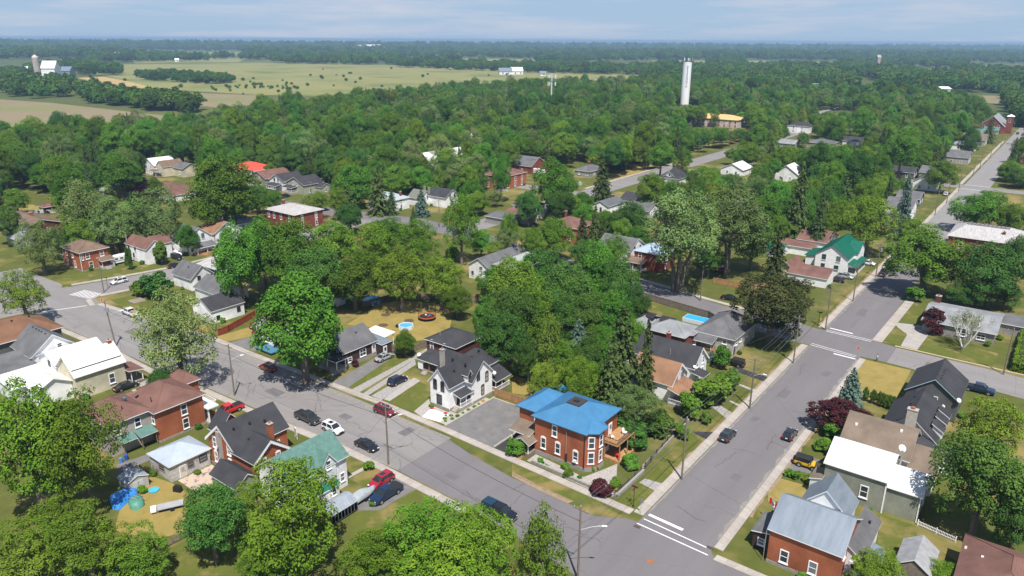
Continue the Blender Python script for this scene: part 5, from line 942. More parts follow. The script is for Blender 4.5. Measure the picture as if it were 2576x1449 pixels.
fcr,fP=crown('crown',LEAF['F'],nl=18,per=66,leaf=.26,lr=(.3,.46)); reg('f',[(fcr,trunk_mesh('trunk',fP,1.3,None,5,.07,4))])
SIZES=[]
def tree(k,x,y,zc,rx,rz,label,cat='tree',group=None,name=None,vi=None,rot=None,z0=0,ry=None):
    """k template; crown centre height zc, radius rx, half height rz"""
    v=TREE[k]; cm,tm=v[(vi if vi is not None else rnd.randrange(len(v)))%len(v)]
    name=name or {'S':'spruce_tree','B':'spruce_tree','P':'pine_tree','C':'cedar_tree','b':'shrub','d':'shrub','y':'shrub','r':'shrub'}.get(k,'tree')
    r=thing(name,label,cat,(x,y,z0),rnd.uniform(0,6.28) if rot is None else rot,group)
    c=link('crown',cm,r,(0,0,zc)); c.scale=(rx,ry or rx,rz)
    t=link('trunk',tm,r,(0,0,zc)); h=-min(vv.co.z for vv in tm.vertices); t.scale=(rx,rx,(zc+.1)/h); return r
def by_px(cx,cy,w,h,k='M'):
    """ground position, radius and heights of a tree from where its crown shows in the photograph"""
    zc=6.
    for _ in range(8):
        x,y=at(cx,cy,zc); d=proj(x,y,zc)[2]; s=CF/d; rx=w/2/s; ang=math.atan2(CZ-zc,math.hypot(x,y))
        q=(h/2/s)**2-(rx*math.sin(ang))**2; rz=math.sqrt(max(q,(rx*.55)**2))/math.cos(ang)
        gap={'S':.06,'B':.04,'P':.08,'C':.02,'b':0,'d':0,'y':0,'r':0,'K':.35,'G':.55,'V':.03,'g':.15}.get(k,.3)
        zc=rz*(1+gap)*.97
    return x,y,zc,rx,rz
NEAR=[ # crown centre px, crown size px, kind, label
(70,1110,250,330,'L','tall bright green tree filling the lower left edge'),(195,1120,210,300,'L','feathery green tree in front of the stucco wall'),
(60,1390,230,150,'Y','scrubby yellow green tree in the bottom left corner'),(215,1370,200,190,'Y','scrubby tree with dead twigs right of the corner scrub'),(345,1395,180,130,'Y','low scrub tree beside the green lawn'),(150,1300,150,130,'Y','ragged scrub below the blue tarpaulin'),
(530,1310,150,190,'D','dark shrubby tree behind the wire fence'),(610,1270,110,120,'Y','olive shrubby tree by the covered grill'),(735,1290,260,300,'L','big feathery walnut in front of the green roof'),(690,1400,190,140,'L','lower walnut at the bottom beside the lawn'),
(945,1400,180,160,'L','bright walnut left of the bottom group'),(1075,1350,230,210,'L','bright walnut in the middle of the bottom group'),(1205,1370,190,220,'L','bright walnut right of the bottom group'),(1130,1440,260,110,'L','bright crown cut by the bottom edge'),
(1362,1360,150,240,'V','vine covered tapering tree by the lamp post'),
(443,845,185,250,'g','silvery street tree beside the long old road'),(757,812,225,255,'M','broad street maple shading the dark brown house'),
(402,716,72,66,'d','round dark green tree on the corner lawn'),(350,728,44,42,'y','small bright bush beside the round dark tree'),
(55,740,130,130,'Y','yellow green tree at the left edge above the road'),(100,615,105,140,'g','silvery tree left of the orange brick house'),(20,560,60,90,'D','dark tree at the left edge by the long bungalow'),
(235,535,155,165,'g','large silvery maple behind the brick house'),(385,545,150,150,'g','yellowish maple behind the white house'),(560,490,165,185,'M','loose maple behind the grey gabled houses'),(300,440,110,100,'M','maple above the pinkish ranch roof'),(345,470,60,45,'R','dark crimson tree by the ranch house'),
(600,660,130,190,'M','maple at the left end of the central grove'),(660,625,120,170,'M','tall maple in the left of the central grove'),(730,650,140,190,'M','full maple in the central grove'),(800,690,140,160,'D','shady maple low in the central grove'),(840,620,120,130,'M','maple behind the grove beside the red brick house'),(890,700,130,140,'M','maple over the board fence in the grove'),(940,630,130,150,'L','light green ash in the central grove'),(1010,690,150,150,'L','spreading light ash over the back fence'),(1050,610,110,130,'L','pale feathery tree at the top of the grove'),(1160,565,95,165,'L','vivid green upright tree beside the far street'),(1110,700,120,130,'L','bright tree at the right end of the grove'),(1150,755,70,80,'M','small tree by the back fence'),(975,590,100,90,'M','maple behind the ash in the grove'),
(1018,862,58,62,'M','little round tree by the silver car'),
(1262,850,115,160,'D','dark broad tree right of the white house'),(1290,730,130,170,'M','green maple above the white house'),(1365,690,130,150,'D','dark maple in the right hand wood'),(1430,740,140,170,'D','deep green maple in the right hand wood'),(1500,690,110,170,'M','maple at the right of the wood'),(1560,720,100,150,'D','dark maple by the board fence'),(1545,640,80,110,'L','bright green tree below the gothic house'),(1385,870,130,200,'P','yellow green pine above the blue roof'),(1455,860,74,120,'B','bluish spruce beside the pine'),(1370,960,100,110,'Y','low yellow pine by the chain fence'),(1455,965,110,150,'L','bright leafy tree behind the blue roof'),(1330,900,80,110,'D','dark shrubby tree by the chain fence'),(1285,800,120,170,'D','dark maple directly behind the white house'),(1345,800,110,150,'M','maple between the pine and the white house'),(1425,800,110,140,'D','shady maple above the bluish spruce'),(1490,800,110,150,'D','dark maple behind the twin spruces'),(1520,880,80,130,'M','maple beside the drooping spruces'),(1415,905,90,110,'M','maple below the bluish spruce'),(1225,800,80,110,'M','maple left of the dark broad tree'),(1480,900,90,110,'D','dark tree beside the tall spruces'),(1535,800,110,150,'M','maple right of the dark maples above the spruces'),(1590,765,80,120,'D','dark tree nearest the solar panels'),(1600,850,60,90,'M','slim maple between the spruces and the dark brick house'),(1500,960,90,110,'M','maple left of the willow bush'),(1330,740,110,130,'L','lighter maple above the dark maples'),(1235,710,70,90,'M','small maple by the back gardens'),
(1535,960,120,190,'S','dark spruce left of the twin spruces'),(1562,895,150,260,'S','tallest drooping spruce beside the tan roof'),(1626,905,70,210,'S','slim spruce against the black roof'),(1600,1020,120,110,'G','grey green willow bush by the spruces'),(1575,1075,90,70,'d','shady shrub behind the timber deck'),(1735,1020,56,66,'b','round shrub in front of the tan porch'),(1790,985,90,80,'b','bushy shrub by the small black porch roof'),(1830,960,70,60,'b','green shrub mound by the street'),(1790,895,34,30,'B','small blue spruce by the vine gable'),(1815,900,40,60,'b','tall shrub beside the black pickup'),(1660,1060,90,60,'d','dark hedge shrub below the tan house'),(1715,1085,40,40,'b','clipped shrub by the gravel drive'),(1775,1050,30,34,'b','tiny shrub by the wall'),
(1715,580,215,215,'G','giant silver maple with bare pale limbs'),(1840,560,190,190,'G','second huge silver maple behind the first'),(1895,600,110,130,'D','dark maple behind the board fence garden'),(1785,650,80,80,'D','shady tree between the two silver maples'),(1925,540,90,110,'M','maple right of the second silver maple'),(40,505,60,60,'M','maple above the dry lawn at far left'),(150,610,60,70,'D','small dark tree left of the brick house'),(470,600,60,70,'M','maple behind the cream gabled house'),(1640,480,80,90,'M','tree right of the white cottage'),(1330,520,70,80,'D','dark tree by the far brown porch'),(1210,610,60,70,'M','tree above the far street bend'),(1945,765,205,165,'K','dense bronze leaved maple over the crossing'),
(1515,452,66,115,'S','lone dark spruce by the white cottage'),(1394,468,108,135,'M','tall green tree before the far street'),(1393,595,90,100,'M','full green tree below the brown porch roof'),(1465,585,52,110,'S','narrow spruce left of the brown hip roof'),(1497,570,50,110,'S','narrow spruce right of the brown hip roof'),(1590,553,95,90,'D','dark green maple behind the gothic house'),(1280,575,45,80,'M','slim tree by the far shaded street'),(1470,510,40,40,'y','bright bush beside the white cottage'),(1260,440,50,110,'M','tall tree in front of the far brick house'),
(2190,560,155,140,'L','broad light tree behind the green gables'),(2275,520,52,165,'B','tall blue spruce on the long street'),(2010,510,84,210,'S','massive drooping spruce in the right hand wood'),(2062,560,66,140,'S','brownish spruce beside the massive one'),(2125,490,80,120,'S','dark spruce in the right hand wood'),(1955,640,80,150,'S','spruce left of the green gabled house'),
(2332,655,185,150,'M','street maple overhanging the long street'),(2300,590,110,90,'L','lighter maple behind the street maple'),(2460,525,125,95,'M','round maple right of the long street'),(2545,550,70,80,'M','maple at the right edge above the streaked roof'),(2500,685,160,150,'D','dark spreading maple on the right'),(2560,650,80,120,'D','dark maple at the right edge'),(2440,740,90,70,'D','low dark maple behind the bungalow'),(2530,745,70,60,'D','shady tree right of the bungalow'),
(2142,978,74,112,'B','blue spruce beside the dry corner lawn'),(2105,1042,130,88,'R','crimson maple overhanging the pavement'),(2095,1083,44,44,'b','rounded green shrub under the crimson maple'),
(2495,1080,180,190,'Y','large yellow green tree right of the corner house'),(2475,1215,210,250,'D','large dark maple at the right edge'),(2560,1300,110,180,'D','deep green tree at the lower right edge'),(2210,1437,150,60,'L','bright leafy top at the bottom right'),(2380,1445,100,50,'L','small leafy top beside the metal shed'),
(929,1172,24,26,'y','tiny ornamental tree on the front lawn'),(2345,808,60,60,'r','reddish shrub by the bungalow'),(2300,740,40,40,'b','green shrub at the bungalow kerb'),
(1295,1127,46,46,'b','round clipped shrub by the timber steps'),(1512,1225,56,44,'r','red leaved shrub in the corner bed'),(1545,1215,30,30,'y','yellow flowering shrub in the corner bed'),(1588,1160,40,40,'b','green shrub below the deck'),(1600,1105,60,60,'d','big shrub right of the timber deck'),(1428,1190,26,22,'b','small shrub against the brick wall'),(1360,1160,18,16,'b','tiny shrub by the window well'),
(410,1000-30,70,90,'D','dark bushy tree in front of the cream house'),(403,637,34,60,'C','clipped cedar before the white house'),(322,650,18,60,'d','dark narrow shrub by the camper'),(1650,360,60,70,'M','green tree near the far street bend'),(2370,440,75,75,'M','round tree by the second crossing'),(2200,470,70,70,'L','light tree near the blue spruce'),(2490,330,40,60,'S','dark spruce before the brick church'),(2440,360,50,70,'D','dark tree by the pale roofs'),(950,480,70,120,'S','tall spruce in the middle of the town'),(880,545,70,70,'D','dark dense tree by the far side street'),(870,500,70,80,'S','dark cedar mass by the pale green house'),(985,505,40,70,'S','dark spruce left of the pale blue roof'),(1060,510,45,70,'B','bluish spruce before the pale blue roof'),(1040,545,30,50,'S','small spruce by the yard'),
(1140,640,30,44,'y','small bright tree by the grove'),(2185,1170-115,26,28,'b','shrub by the brown roof'),(2150,1110+20,50,44,'r','purple shrub by the pavement'),(2075,1120,44,36,'b','flower bed shrub by the pavement'),(2003,1195,24,24,'b','round shrub by the drive'),(2035,1205,24,26,'b','second shrub by the drive'),(1985,1190,20,20,'b','small shrub by the kerb'),(1530,780,60,120,'S','dark spruce at the wood edge'),(1180,940,16,14,'y','low plants')][:-1]
NEARPX=[]
for cx,cy,w,h_,k,lb in NEAR:
    x,y,zc,rx,rz=by_px(cx,cy,w,h_,k)
    small=k in 'bdyr'
    tree(k,x,y,zc,rx,rz,lb,'shrub' if small else 'tree'); NEARPX.append((x,y,rx))
# cedars in a row and the clipped hedge
ORDC=['first','second','third','fourth','fifth','sixth','seventh']
for i,(u,v) in enumerate([(975,1100),(1050,1130),(1110,1150),(1145,1165),(1180,1175),(1215,1185),(1250,1195)]):
    x,y=tl(32,u,v+35); tree('C',x,y,1.5,.62,1.5,ORDC[i]+' slim green cedar from the left in the row behind the dry lawn','tree','cedar row')
# fill of woodland between and beyond the houses
def inpoly(x,y,P):
    c=False; j=len(P)-1
    for i in range(len(P)):
        if (P[i][1]>y)!=(P[j][1]>y) and x<(P[j][0]-P[i][0])*(y-P[i][1])/(P[j][1]-P[i][1])+P[i][0]: c=not c
        j=i
    return c
HB=[]
for x0,x1,y0,y1,zt,see in BOXES:
    if not see: continue
    q=[proj(x,y,z) for x in(x0,x1) for y in(y0,y1) for z in(0,zt)]
    HB.append((min(p[0] for p in q),max(p[0] for p in q),min(p[1] for p in q),max(p[1] for p in q),min(p[2] for p in q),x0,x1,y0,y1))
def clear(x,y,zc,rx,rz):
    if -43-rx*.6<x<-28+rx*.5 and y>60: return False
    if 66-rx*.5<y<89 and -230<x<60: return False
    if -182-rx*.3<x<-168+rx*.3 and 200<y<520: return False
    px,py,d=proj(x,y,zc); s=CF/d; a=rx*s; b=rz*s
    for u0,u1,v0,v1,dd,x0,x1,y0,y1 in HB:
        if x0-rx*.6<x<x1+rx*.6 and y0-rx*.6<y<y1+rx*.6: return False
        if d<dd+2 and u0-a*.55<px<u1+a*.55 and v0-b*.7<py<v1+b*.55: return False
    for u0,u1,v0,v1,dmax in KEEP:
        if d<dmax and u0-a*.7<px<u1+a*.7 and v0-b*.8<py<v1+b*.8: return False
    return True
KEEP=[(2055,2155,256,284,760),(1790,1860,330,362,480),(1745,1860,270,322,600),(1600,1830,700,780,260),(2030,2080,840,900,300),(240,700,640,760,260),(1440,1660,420,480,480),(1740,1830,370,420,700),(640,960,530,600,330),(1020,1200,540,580,260),(0,100,440,520,330),(1700,1760,150,265,800),(1370,1400,215,290,600),(1340,1480,395,470,420)]
BELT=[[(-40,366),(-40,490),(100,480),(250,440),(400,420),(560,430),(640,410),(850,480),(900,480),(1100,450),(1230,500),(1450,440),(1640,460),(1780,440),(1900,480),(2000,560),(2250,560),(2330,480),(2420,400),(2480,330),(2420,262),(2200,245),(1900,232),(1600,222),(1300,232),(900,264),(700,292),(520,330),(350,352),(200,356)],
 [(-40,440),(640,420),(700,560),(560,600),(470,560),(130,540),(-40,560)],[(640,420),(1250,440),(1250,560),(900,560),(640,560)],[(1200,440),(1700,400),(1900,470),(1640,560),(1640,700),(1560,720),(1230,700)],[(1640,430),(2280,420),(2280,560),(2000,600),(1640,560)],[(1800,480),(2000,560),(2150,640),(2060,720),(1900,690),(1780,560)],[(0,520),(300,560),(520,640),(130,690),(0,640)],
 [(2470,320),(2620,330),(2620,480),(2520,480),(2560,380)],[(2700,640),(2640,600),(2640,760)]]
pts=[]; R2=random.Random(11)
BW=[[at(*p) for p in P] for P in BELT]
xs=[p[0] for P in BW for p in P]; ys=[p[1] for P in BW for p in P]
cell={}
def far_enough(x,y,r):
    i,j=int(x//8),int(y//8)
    for a in range(i-2,i+3):
        for b in range(j-2,j+3):
            for (px,py,pr) in cell.get((a,b),()):
                if (px-x)**2+(py-y)**2<((pr+r)*.66)**2: return False
    return True
for x,y,r in NEARPX: cell.setdefault((int(x//8),int(y//8)),[]).append((x,y,r))
for P in BW:
    x0,x1,y0,y1=min(p[0] for p in P),max(p[0] for p in P),min(p[1] for p in P),max(p[1] for p in P); n_=int((x1-x0)*(y1-y0)/9)
    for _ in range(min(n_,60000)):
        x,y=R2.uniform(x0,x1),R2.uniform(y0,y1)
        if not inpoly(x,y,P): continue
        k=R2.choices('MLDGYSP',[40,12,20,13,7,5,1])[0]; r=R2.uniform(3.6,7.4); 
        if k=='S': r=R2.uniform(2.2,3.6)
        if not far_enough(x,y,r): continue
        rz=r*R2.uniform(.85,1.35) if k!='S' else r*R2.uniform(2.4,3.2); zc=rz*(R2.uniform(1.0,1.85) if k!='S' else 1.03)
        if not clear(x,y,zc,r,rz): continue
        cell.setdefault((int(x//8),int(y//8)),[]).append((x,y,r)); pts.append((CF*r/proj(x,y,zc)[2],k,x,y,zc,r,rz))
pts.sort(reverse=True)
NI=300-len(NEAR)
KN=dict(M='mid green maple',L='light green ash',D='dark green maple',G='silvery green tree',Y='yellowish tree',S='dark spruce',P='pale pine')
NICK={}
for lb,hx_,hy_ in HOUSES:
    w_=lb.split()
    for n_ in range(4,8):
        k=' '.join(w_[:n_])
        if w_[n_-1] not in('with','and','the','a','beside','behind','by','in','of','at','under','two','one','on') and sum(q[0].startswith(k) for q in HOUSES)==1: break
    NICK[lb]=k
def nick(x,y): return NICK[min(HOUSES,key=lambda q:(q[1]-x)**2+(q[2]-y)**2)[0]]
ORD=['first','second','third','fourth','fifth','sixth','seventh','eighth','ninth','tenth','eleventh','twelfth']
GR={}
for p in pts[:NI]: GR.setdefault((p[1],nick(p[2],p[3])),[]).append(p)
for (k,nk),L_ in GR.items():
    L_.sort(key=lambda p:proj(p[2],p[3],p[4])[0])
    for i,(s_,k,x,y,zc,r,rz) in enumerate(L_):
        lb=(KN[k]+' near the '+nk) if len(L_)==1 else (ORD[i%12]+' '+KN[k]+' from the left near the '+nk)
        tree(k,x,y,zc,r,rz,lb,group=KN[k]+'s among the houses')
rest=pts[NI:]
# the rest of the wood and the far tree belts: uncountable, instanced
FAR=[]
def belt(poly,n,rmin,rmax,k='f',bias=1.0):
    x0,x1,y0,y1=min(p[0] for p in poly),max(p[0] for p in poly),min(p[1] for p in poly),max(p[1] for p in poly); c=0; g=0
    while c<n and g<n*30:
        g+=1; u,v=R2.uniform(x0,x1),R2.uniform(y0,y1)
        if not inpoly(u,v,poly): continue
        x,y=at(u,v); r=R2.uniform(rmin,rmax); FAR.append((x,y,r*1.12,r,r*R2.uniform(.85,1.25))); c+=1
belt([(0,205),(60,200),(180,222),(175,245),(100,250),(0,238)],70,6,10); belt([(185,228),(240,235),(500,275),(470,288),(330,272),(230,262)],120,5,9); belt([(330,196),(400,188),(600,205),(560,214),(440,210)],110,4,7.5)
belt([(0,196),(30,188),(90,192),(40,205)],20,6,9); belt([(190,180),(300,172),(310,190),(215,190)],50,6,10); belt([(60,178),(240,160),(250,166),(80,186)],70,6,10)
belt([(0,118),(1300,124),(1300,132),(700,142),(0,150)],1300,11,17); belt([(0,112),(2600,122),(2600,130),(0,124)],1500,16,26); belt([(200,136),(700,140),(700,150),(450,156),(220,158)],260,8,13)
belt([(640,140),(1000,133),(1700,141),(1700,152),(1000,165),(700,160)],1000,7,12); belt([(1000,160),(1250,166),(1650,172),(1650,190),(1420,186),(1000,170)],420,6,9.5)
belt([(1650,142),(2620,148),(2620,238),(2400,232),(2250,232),(1900,222),(1640,200)],2300,7,11); belt([(1250,132),(2620,132),(2620,150),(1650,150)],1500,10,16)
belt([(1640,200),(1900,225),(1800,232),(1600,222)],120,6,9); belt([(2520,240),(2620,240),(2620,330),(2560,320)],60,6,9)
for q in [(2076,170),(2100,180)]: pass
HOLE=[[(1870,150),(2105,154),(2105,173),(1870,169)],[(2245,166),(2400,173),(2390,198),(2240,190)],[(2430,159),(2620,164),(2620,188),(2430,180)],[(2320,232),(2530,236),(2520,272),(2335,268)],[(2140,200),(2230,205),(2220,235),(2150,232)],[(1640,150),(1780,152),(1780,170),(1640,166)],[(300,128),(620,130),(620,147),(300,144)],[(1000,145),(1350,148),(1350,162),(1000,159)],[(1740,168),(1860,172),(1860,182),(1740,178)]]
HW_=[[at(*p) for p in P] for P in HOLE]
FAR=[f for f in FAR if not any(inpoly(f[0],f[1],P) for P in HW_)]
for u,v,n_ in[(660,222,30),(620,214,14)]:
    for _ in range(n_): x,y=at(u+R2.gauss(0,70),v+R2.gauss(0,5)); r=R2.uniform(1.2,2.6); FAR.append((x,y,r,r,r))
for _ in range(36): x,y=at(R2.uniform(200,1300),R2.uniform(170,232)); r=R2.uniform(1.5,3); FAR.append((x,y,r*.9,r,r))
TC=bpy.data.collections.new('tree_templates')
def stuff_trees(name,label,P,keys):
    """one object: a point per tree, instancing the template crowns"""
    me=bpy.data.meshes.new(name); me.from_pydata([(p[0],p[1],p[2]) for p in P],[],[])
    a=me.attributes.new('scl','FLOAT_VECTOR','POINT'); a.data.foreach_set('vector',np.array([(p[3],p[3],p[4]) for p in P],np.float32).ravel())
    a=me.attributes.new('rotz','FLOAT_VECTOR','POINT'); a.data.foreach_set('vector',np.array([(0,0,R2.uniform(0,6.28)) for p in P],np.float32).ravel())
    a=me.attributes.new('idx','INT','POINT'); a.data.foreach_set('value',np.array([p[5] if len(p)>5 else 0 for p in P],np.int32))
    o=link(name,me); o['kind']='stuff'; o['label']=label; o['category']='woodland'
    c=bpy.data.collections.new(name+'_templates')
    for i,(k,j) in enumerate(keys):
        t=bpy.data.objects.new('template_%02d'%i,TREE[k][j][0]); c.objects.link(t)
    ng=bpy.data.node_groups.new(name,'GeometryNodeTree'); ng.interface.new_socket('Geometry',in_out='INPUT',socket_type='NodeSocketGeometry'); ng.interface.new_socket('Geometry',in_out='OUTPUT',socket_type='NodeSocketGeometry')
    n=ng.nodes; l=ng.links; gi=n.new('NodeGroupInput'); go=n.new('NodeGroupOutput'); ip=n.new('GeometryNodeInstanceOnPoints'); ci=n.new('GeometryNodeCollectionInfo'); ci.inputs['Collection'].default_value=c; ci.inputs['Separate Children'].default_value=True; ci.inputs['Reset Children'].default_value=True
    def na(nm,ty): q=n.new('GeometryNodeInputNamedAttribute'); q.data_type=ty; q.inputs['Name'].default_value=nm; return q
    s=na('scl','FLOAT_VECTOR'); r=na('rotz','FLOAT_VECTOR'); i_=na('idx','INT'); er=n.new('FunctionNodeEulerToRotation'); l.new(r.outputs['Attribute'],er.inputs[0])
    ip.inputs['Pick Instance'].default_value=True
    l.new(gi.outputs[0],ip.inputs['Points']); l.new(ci.outputs[0],ip.inputs['Instance']); l.new(s.outputs['Attribute'],ip.inputs['Scale']); l.new(er.outputs[0],ip.inputs['Rotation']); l.new(i_.outputs['Attribute'],ip.inputs['Instance Index']); l.new(ip.outputs[0],go.inputs[0])
    md=o.modifiers.new('scatter','NODES'); md.node_group=ng; return o
KEYS=[('M',0),('M',1),('L',0),('D',0),('D',1),('G',0),('Y',0),('S',0),('P',0),('M',2)]
IDX=dict(M=[0,1,9],L=[2],D=[3,4],G=[5],Y=[6],S=[7],P=[8])
if rest: stuff_trees('woodland','unbroken wood of mixed trees behind the town',[(x,y,zc,r,rz,R2.choice(IDX[k])) for s_,k,x,y,zc,r,rz in rest],KEYS)
stuff_trees('far_woodland','hazy belts of far trees reaching to the horizon',[(*f,0) for f in FAR],[('f',0)])
print('trees',len(NEAR),len(pts),len(FAR))
# bare birch on the lawn
bx_,by_=tl(32,1955,620)
t=thing('birch_tree','bare white birch with thin leaves on the bungalow lawn','tree',(bx_,by_)); b=MB(); RB=random.Random(3); tips=[]
def limb(p,d,L,r,dep):
    q=p+d*L; b.bar(p,q,r,5,0,r*.65); tips.append(q)
    if dep:
        for _ in range(3 if dep>1 else 2):
            dd=(d+Vector((RB.uniform(-.75,.75),RB.uniform(-.75,.75),RB.uniform(-.15,.45)))).normalized(); limb(q if RB.random()<.6 else p.lerp(q,.7),dd,L*RB.uniform(.6,.8),r*.6,dep-1)
for i in range(5):
    a=i*1.26; limb(Vector((0,0,.1)),Vector((.5*math.cos(a),.5*math.sin(a),1)).normalized(),3.4,.17,4)
b.build('trunk',BIRCH,t); tp=np.array([tuple(q) for q in tips]); tp=tp[tp[:,2]>4]; k=np.repeat(tp,5,0)+nr.normal(size=(len(tp)*5,3))*.35
link('crown',quads('crown',k,nr.normal(size=k.shape)+np.array([0,0,.6]),nr.uniform(.15,.3,len(k)),.6,nr.uniform(0,1,len(k)),LEAF['Y']),t)
# long clipped hedge at the right edge
hx=[tl(32,2400,240),tl(32,2576,280),tl(32,2620,880),tl(32,2270,790)]
xa,xb,ya,yb=-1.5,12,181,212
n_=9000; c=np.stack([nr.uniform(xa,xb,n_),nr.uniform(ya,yb,n_),nr.uniform(1.6,2.5,n_)],1); s1=nr.rand(n_)<.35; c[s1,0]=xa+nr.normal(0,.15,s1.sum()); c[s1,2]=nr.uniform(.1,2.4,s1.sum()); s2=(~s1)&(nr.rand(n_)<.25); c[s2,1]=ya+nr.normal(0,.15,s2.sum()); c[s2,2]=nr.uniform(.1,2.4,s2.sum())
t=thing('hedge','thick clipped green hedge mass at the right edge','hedge',(xa,ya)); link('foliage',quads('foliage',c-np.array([xa,ya,0]),nr.normal(size=c.shape)*.5+np.array([-.3,-.3,1]),nr.uniform(.25,.6,n_),.7,nr.uniform(.2,1,n_),LEAF['L']),t); b=MB(); b.box(.3,xb-xa,.3,yb-ya,0,1.9); b.build('core',mat('hedge core',(.03,.05,.012),.9),t)

# shrubs at the foot of the nearer houses
RSH=random.Random(31); used=set()
for (lb,x,y) in HOUSES:
    if y>300 or x<-340 or lb in used: continue
    bx=[q for q in BOXES if q[0]-1<x<q[1]+1 and q[2]-1<y<q[3]+1]
    if not bx: continue
    x0,x1,y0,y1=bx[0][:4]; used.add(lb)
    for side in 'SE':
        r=RSH.uniform(.45,.85); px,py=(RSH.uniform(x0+.5,x1-.5),y0-.9) if side=='S' else (x1+.9,RSH.uniform(y0+.5,y1-.5))
        if any(q[0]-.3<px<q[1]+.3 and q[2]-.3<py<q[3]+.3 for q in BOXES): continue
        tree(RSH.choice('bbydr' if RSH.random()<.3 else 'bby'),px,py,r*.85,r,r*.85,('small shrub by the left wall of the ' if side=='S' else 'small shrub by the right wall of the ')+NICK[lb],'shrub','foundation shrubs')
# ---------------------------------------------------------------- vehicles
def paint(name,c): 
    if name in MAT: return MAT[name]
    m,n,l,b=_nt(name); b.inputs['Base Color'].default_value=(*c,1); b.inputs['Roughness'].default_value=.28; b.inputs['Metallic'].default_value=.15; b.inputs['Coat Weight'].default_value=.8; b.inputs['Coat Roughness'].default_value=.08
    z=n.new('ShaderNodeTexNoise'); z.inputs['Scale'].default_value=2.; mr=n.new('ShaderNodeMapRange'); mr.inputs[3].default_value=.22; mr.inputs[4].default_value=.4; l.new(z.outputs[0],mr.inputs[0]); l.new(mr.outputs[0],b.inputs['Roughness']); MAT[name]=m; return m
CGL=plain('car glass',(.02,.026,.03),.05,0,.7); RIM=plain('alloy rim',(.45,.45,.46),.3,.7); RED=plain('tail lamp red',(.45,.01,.01),.3); LAMP=plain('headlamp',(.75,.76,.78),.15); PLATE=plain('number plate',(.75,.76,.8),.5); CHROME=plain('chrome',(.6,.6,.62),.15,.9); CLAD=plain('black cladding',(.02,.02,.022),.6)
def loft(secs,close=True):
    """surface through cross sections: each section (x, half width bottom, half width top, z bottom, z shoulder, z top)"""
    b=MB(); n=8
    def ring(s):
        x,wb,wt,z0,zs,z1=s; zm=z0+(zs-z0)*.25
        return [(x,-wb*.92,z0),(x,-wb,zm),(x,-wb*.985,zs),(x,-wt,z1),(x,wt,z1),(x,wb*.985,zs),(x,wb,zm),(x,wb*.92,z0)]
    R_=[ring(s) for s in secs]; V=[p for r in R_ for p in r]; F=[]
    for i in range(len(R_)-1):
        for j in range(n): F.append((i*n+j,i*n+(j+1)%n,(i+1)*n+(j+1)%n,(i+1)*n+j))
    F.append(tuple(range(n-1,-1,-1))); F.append(tuple((len(R_)-1)*n+j for j in range(n))); b.add(V,F); return b
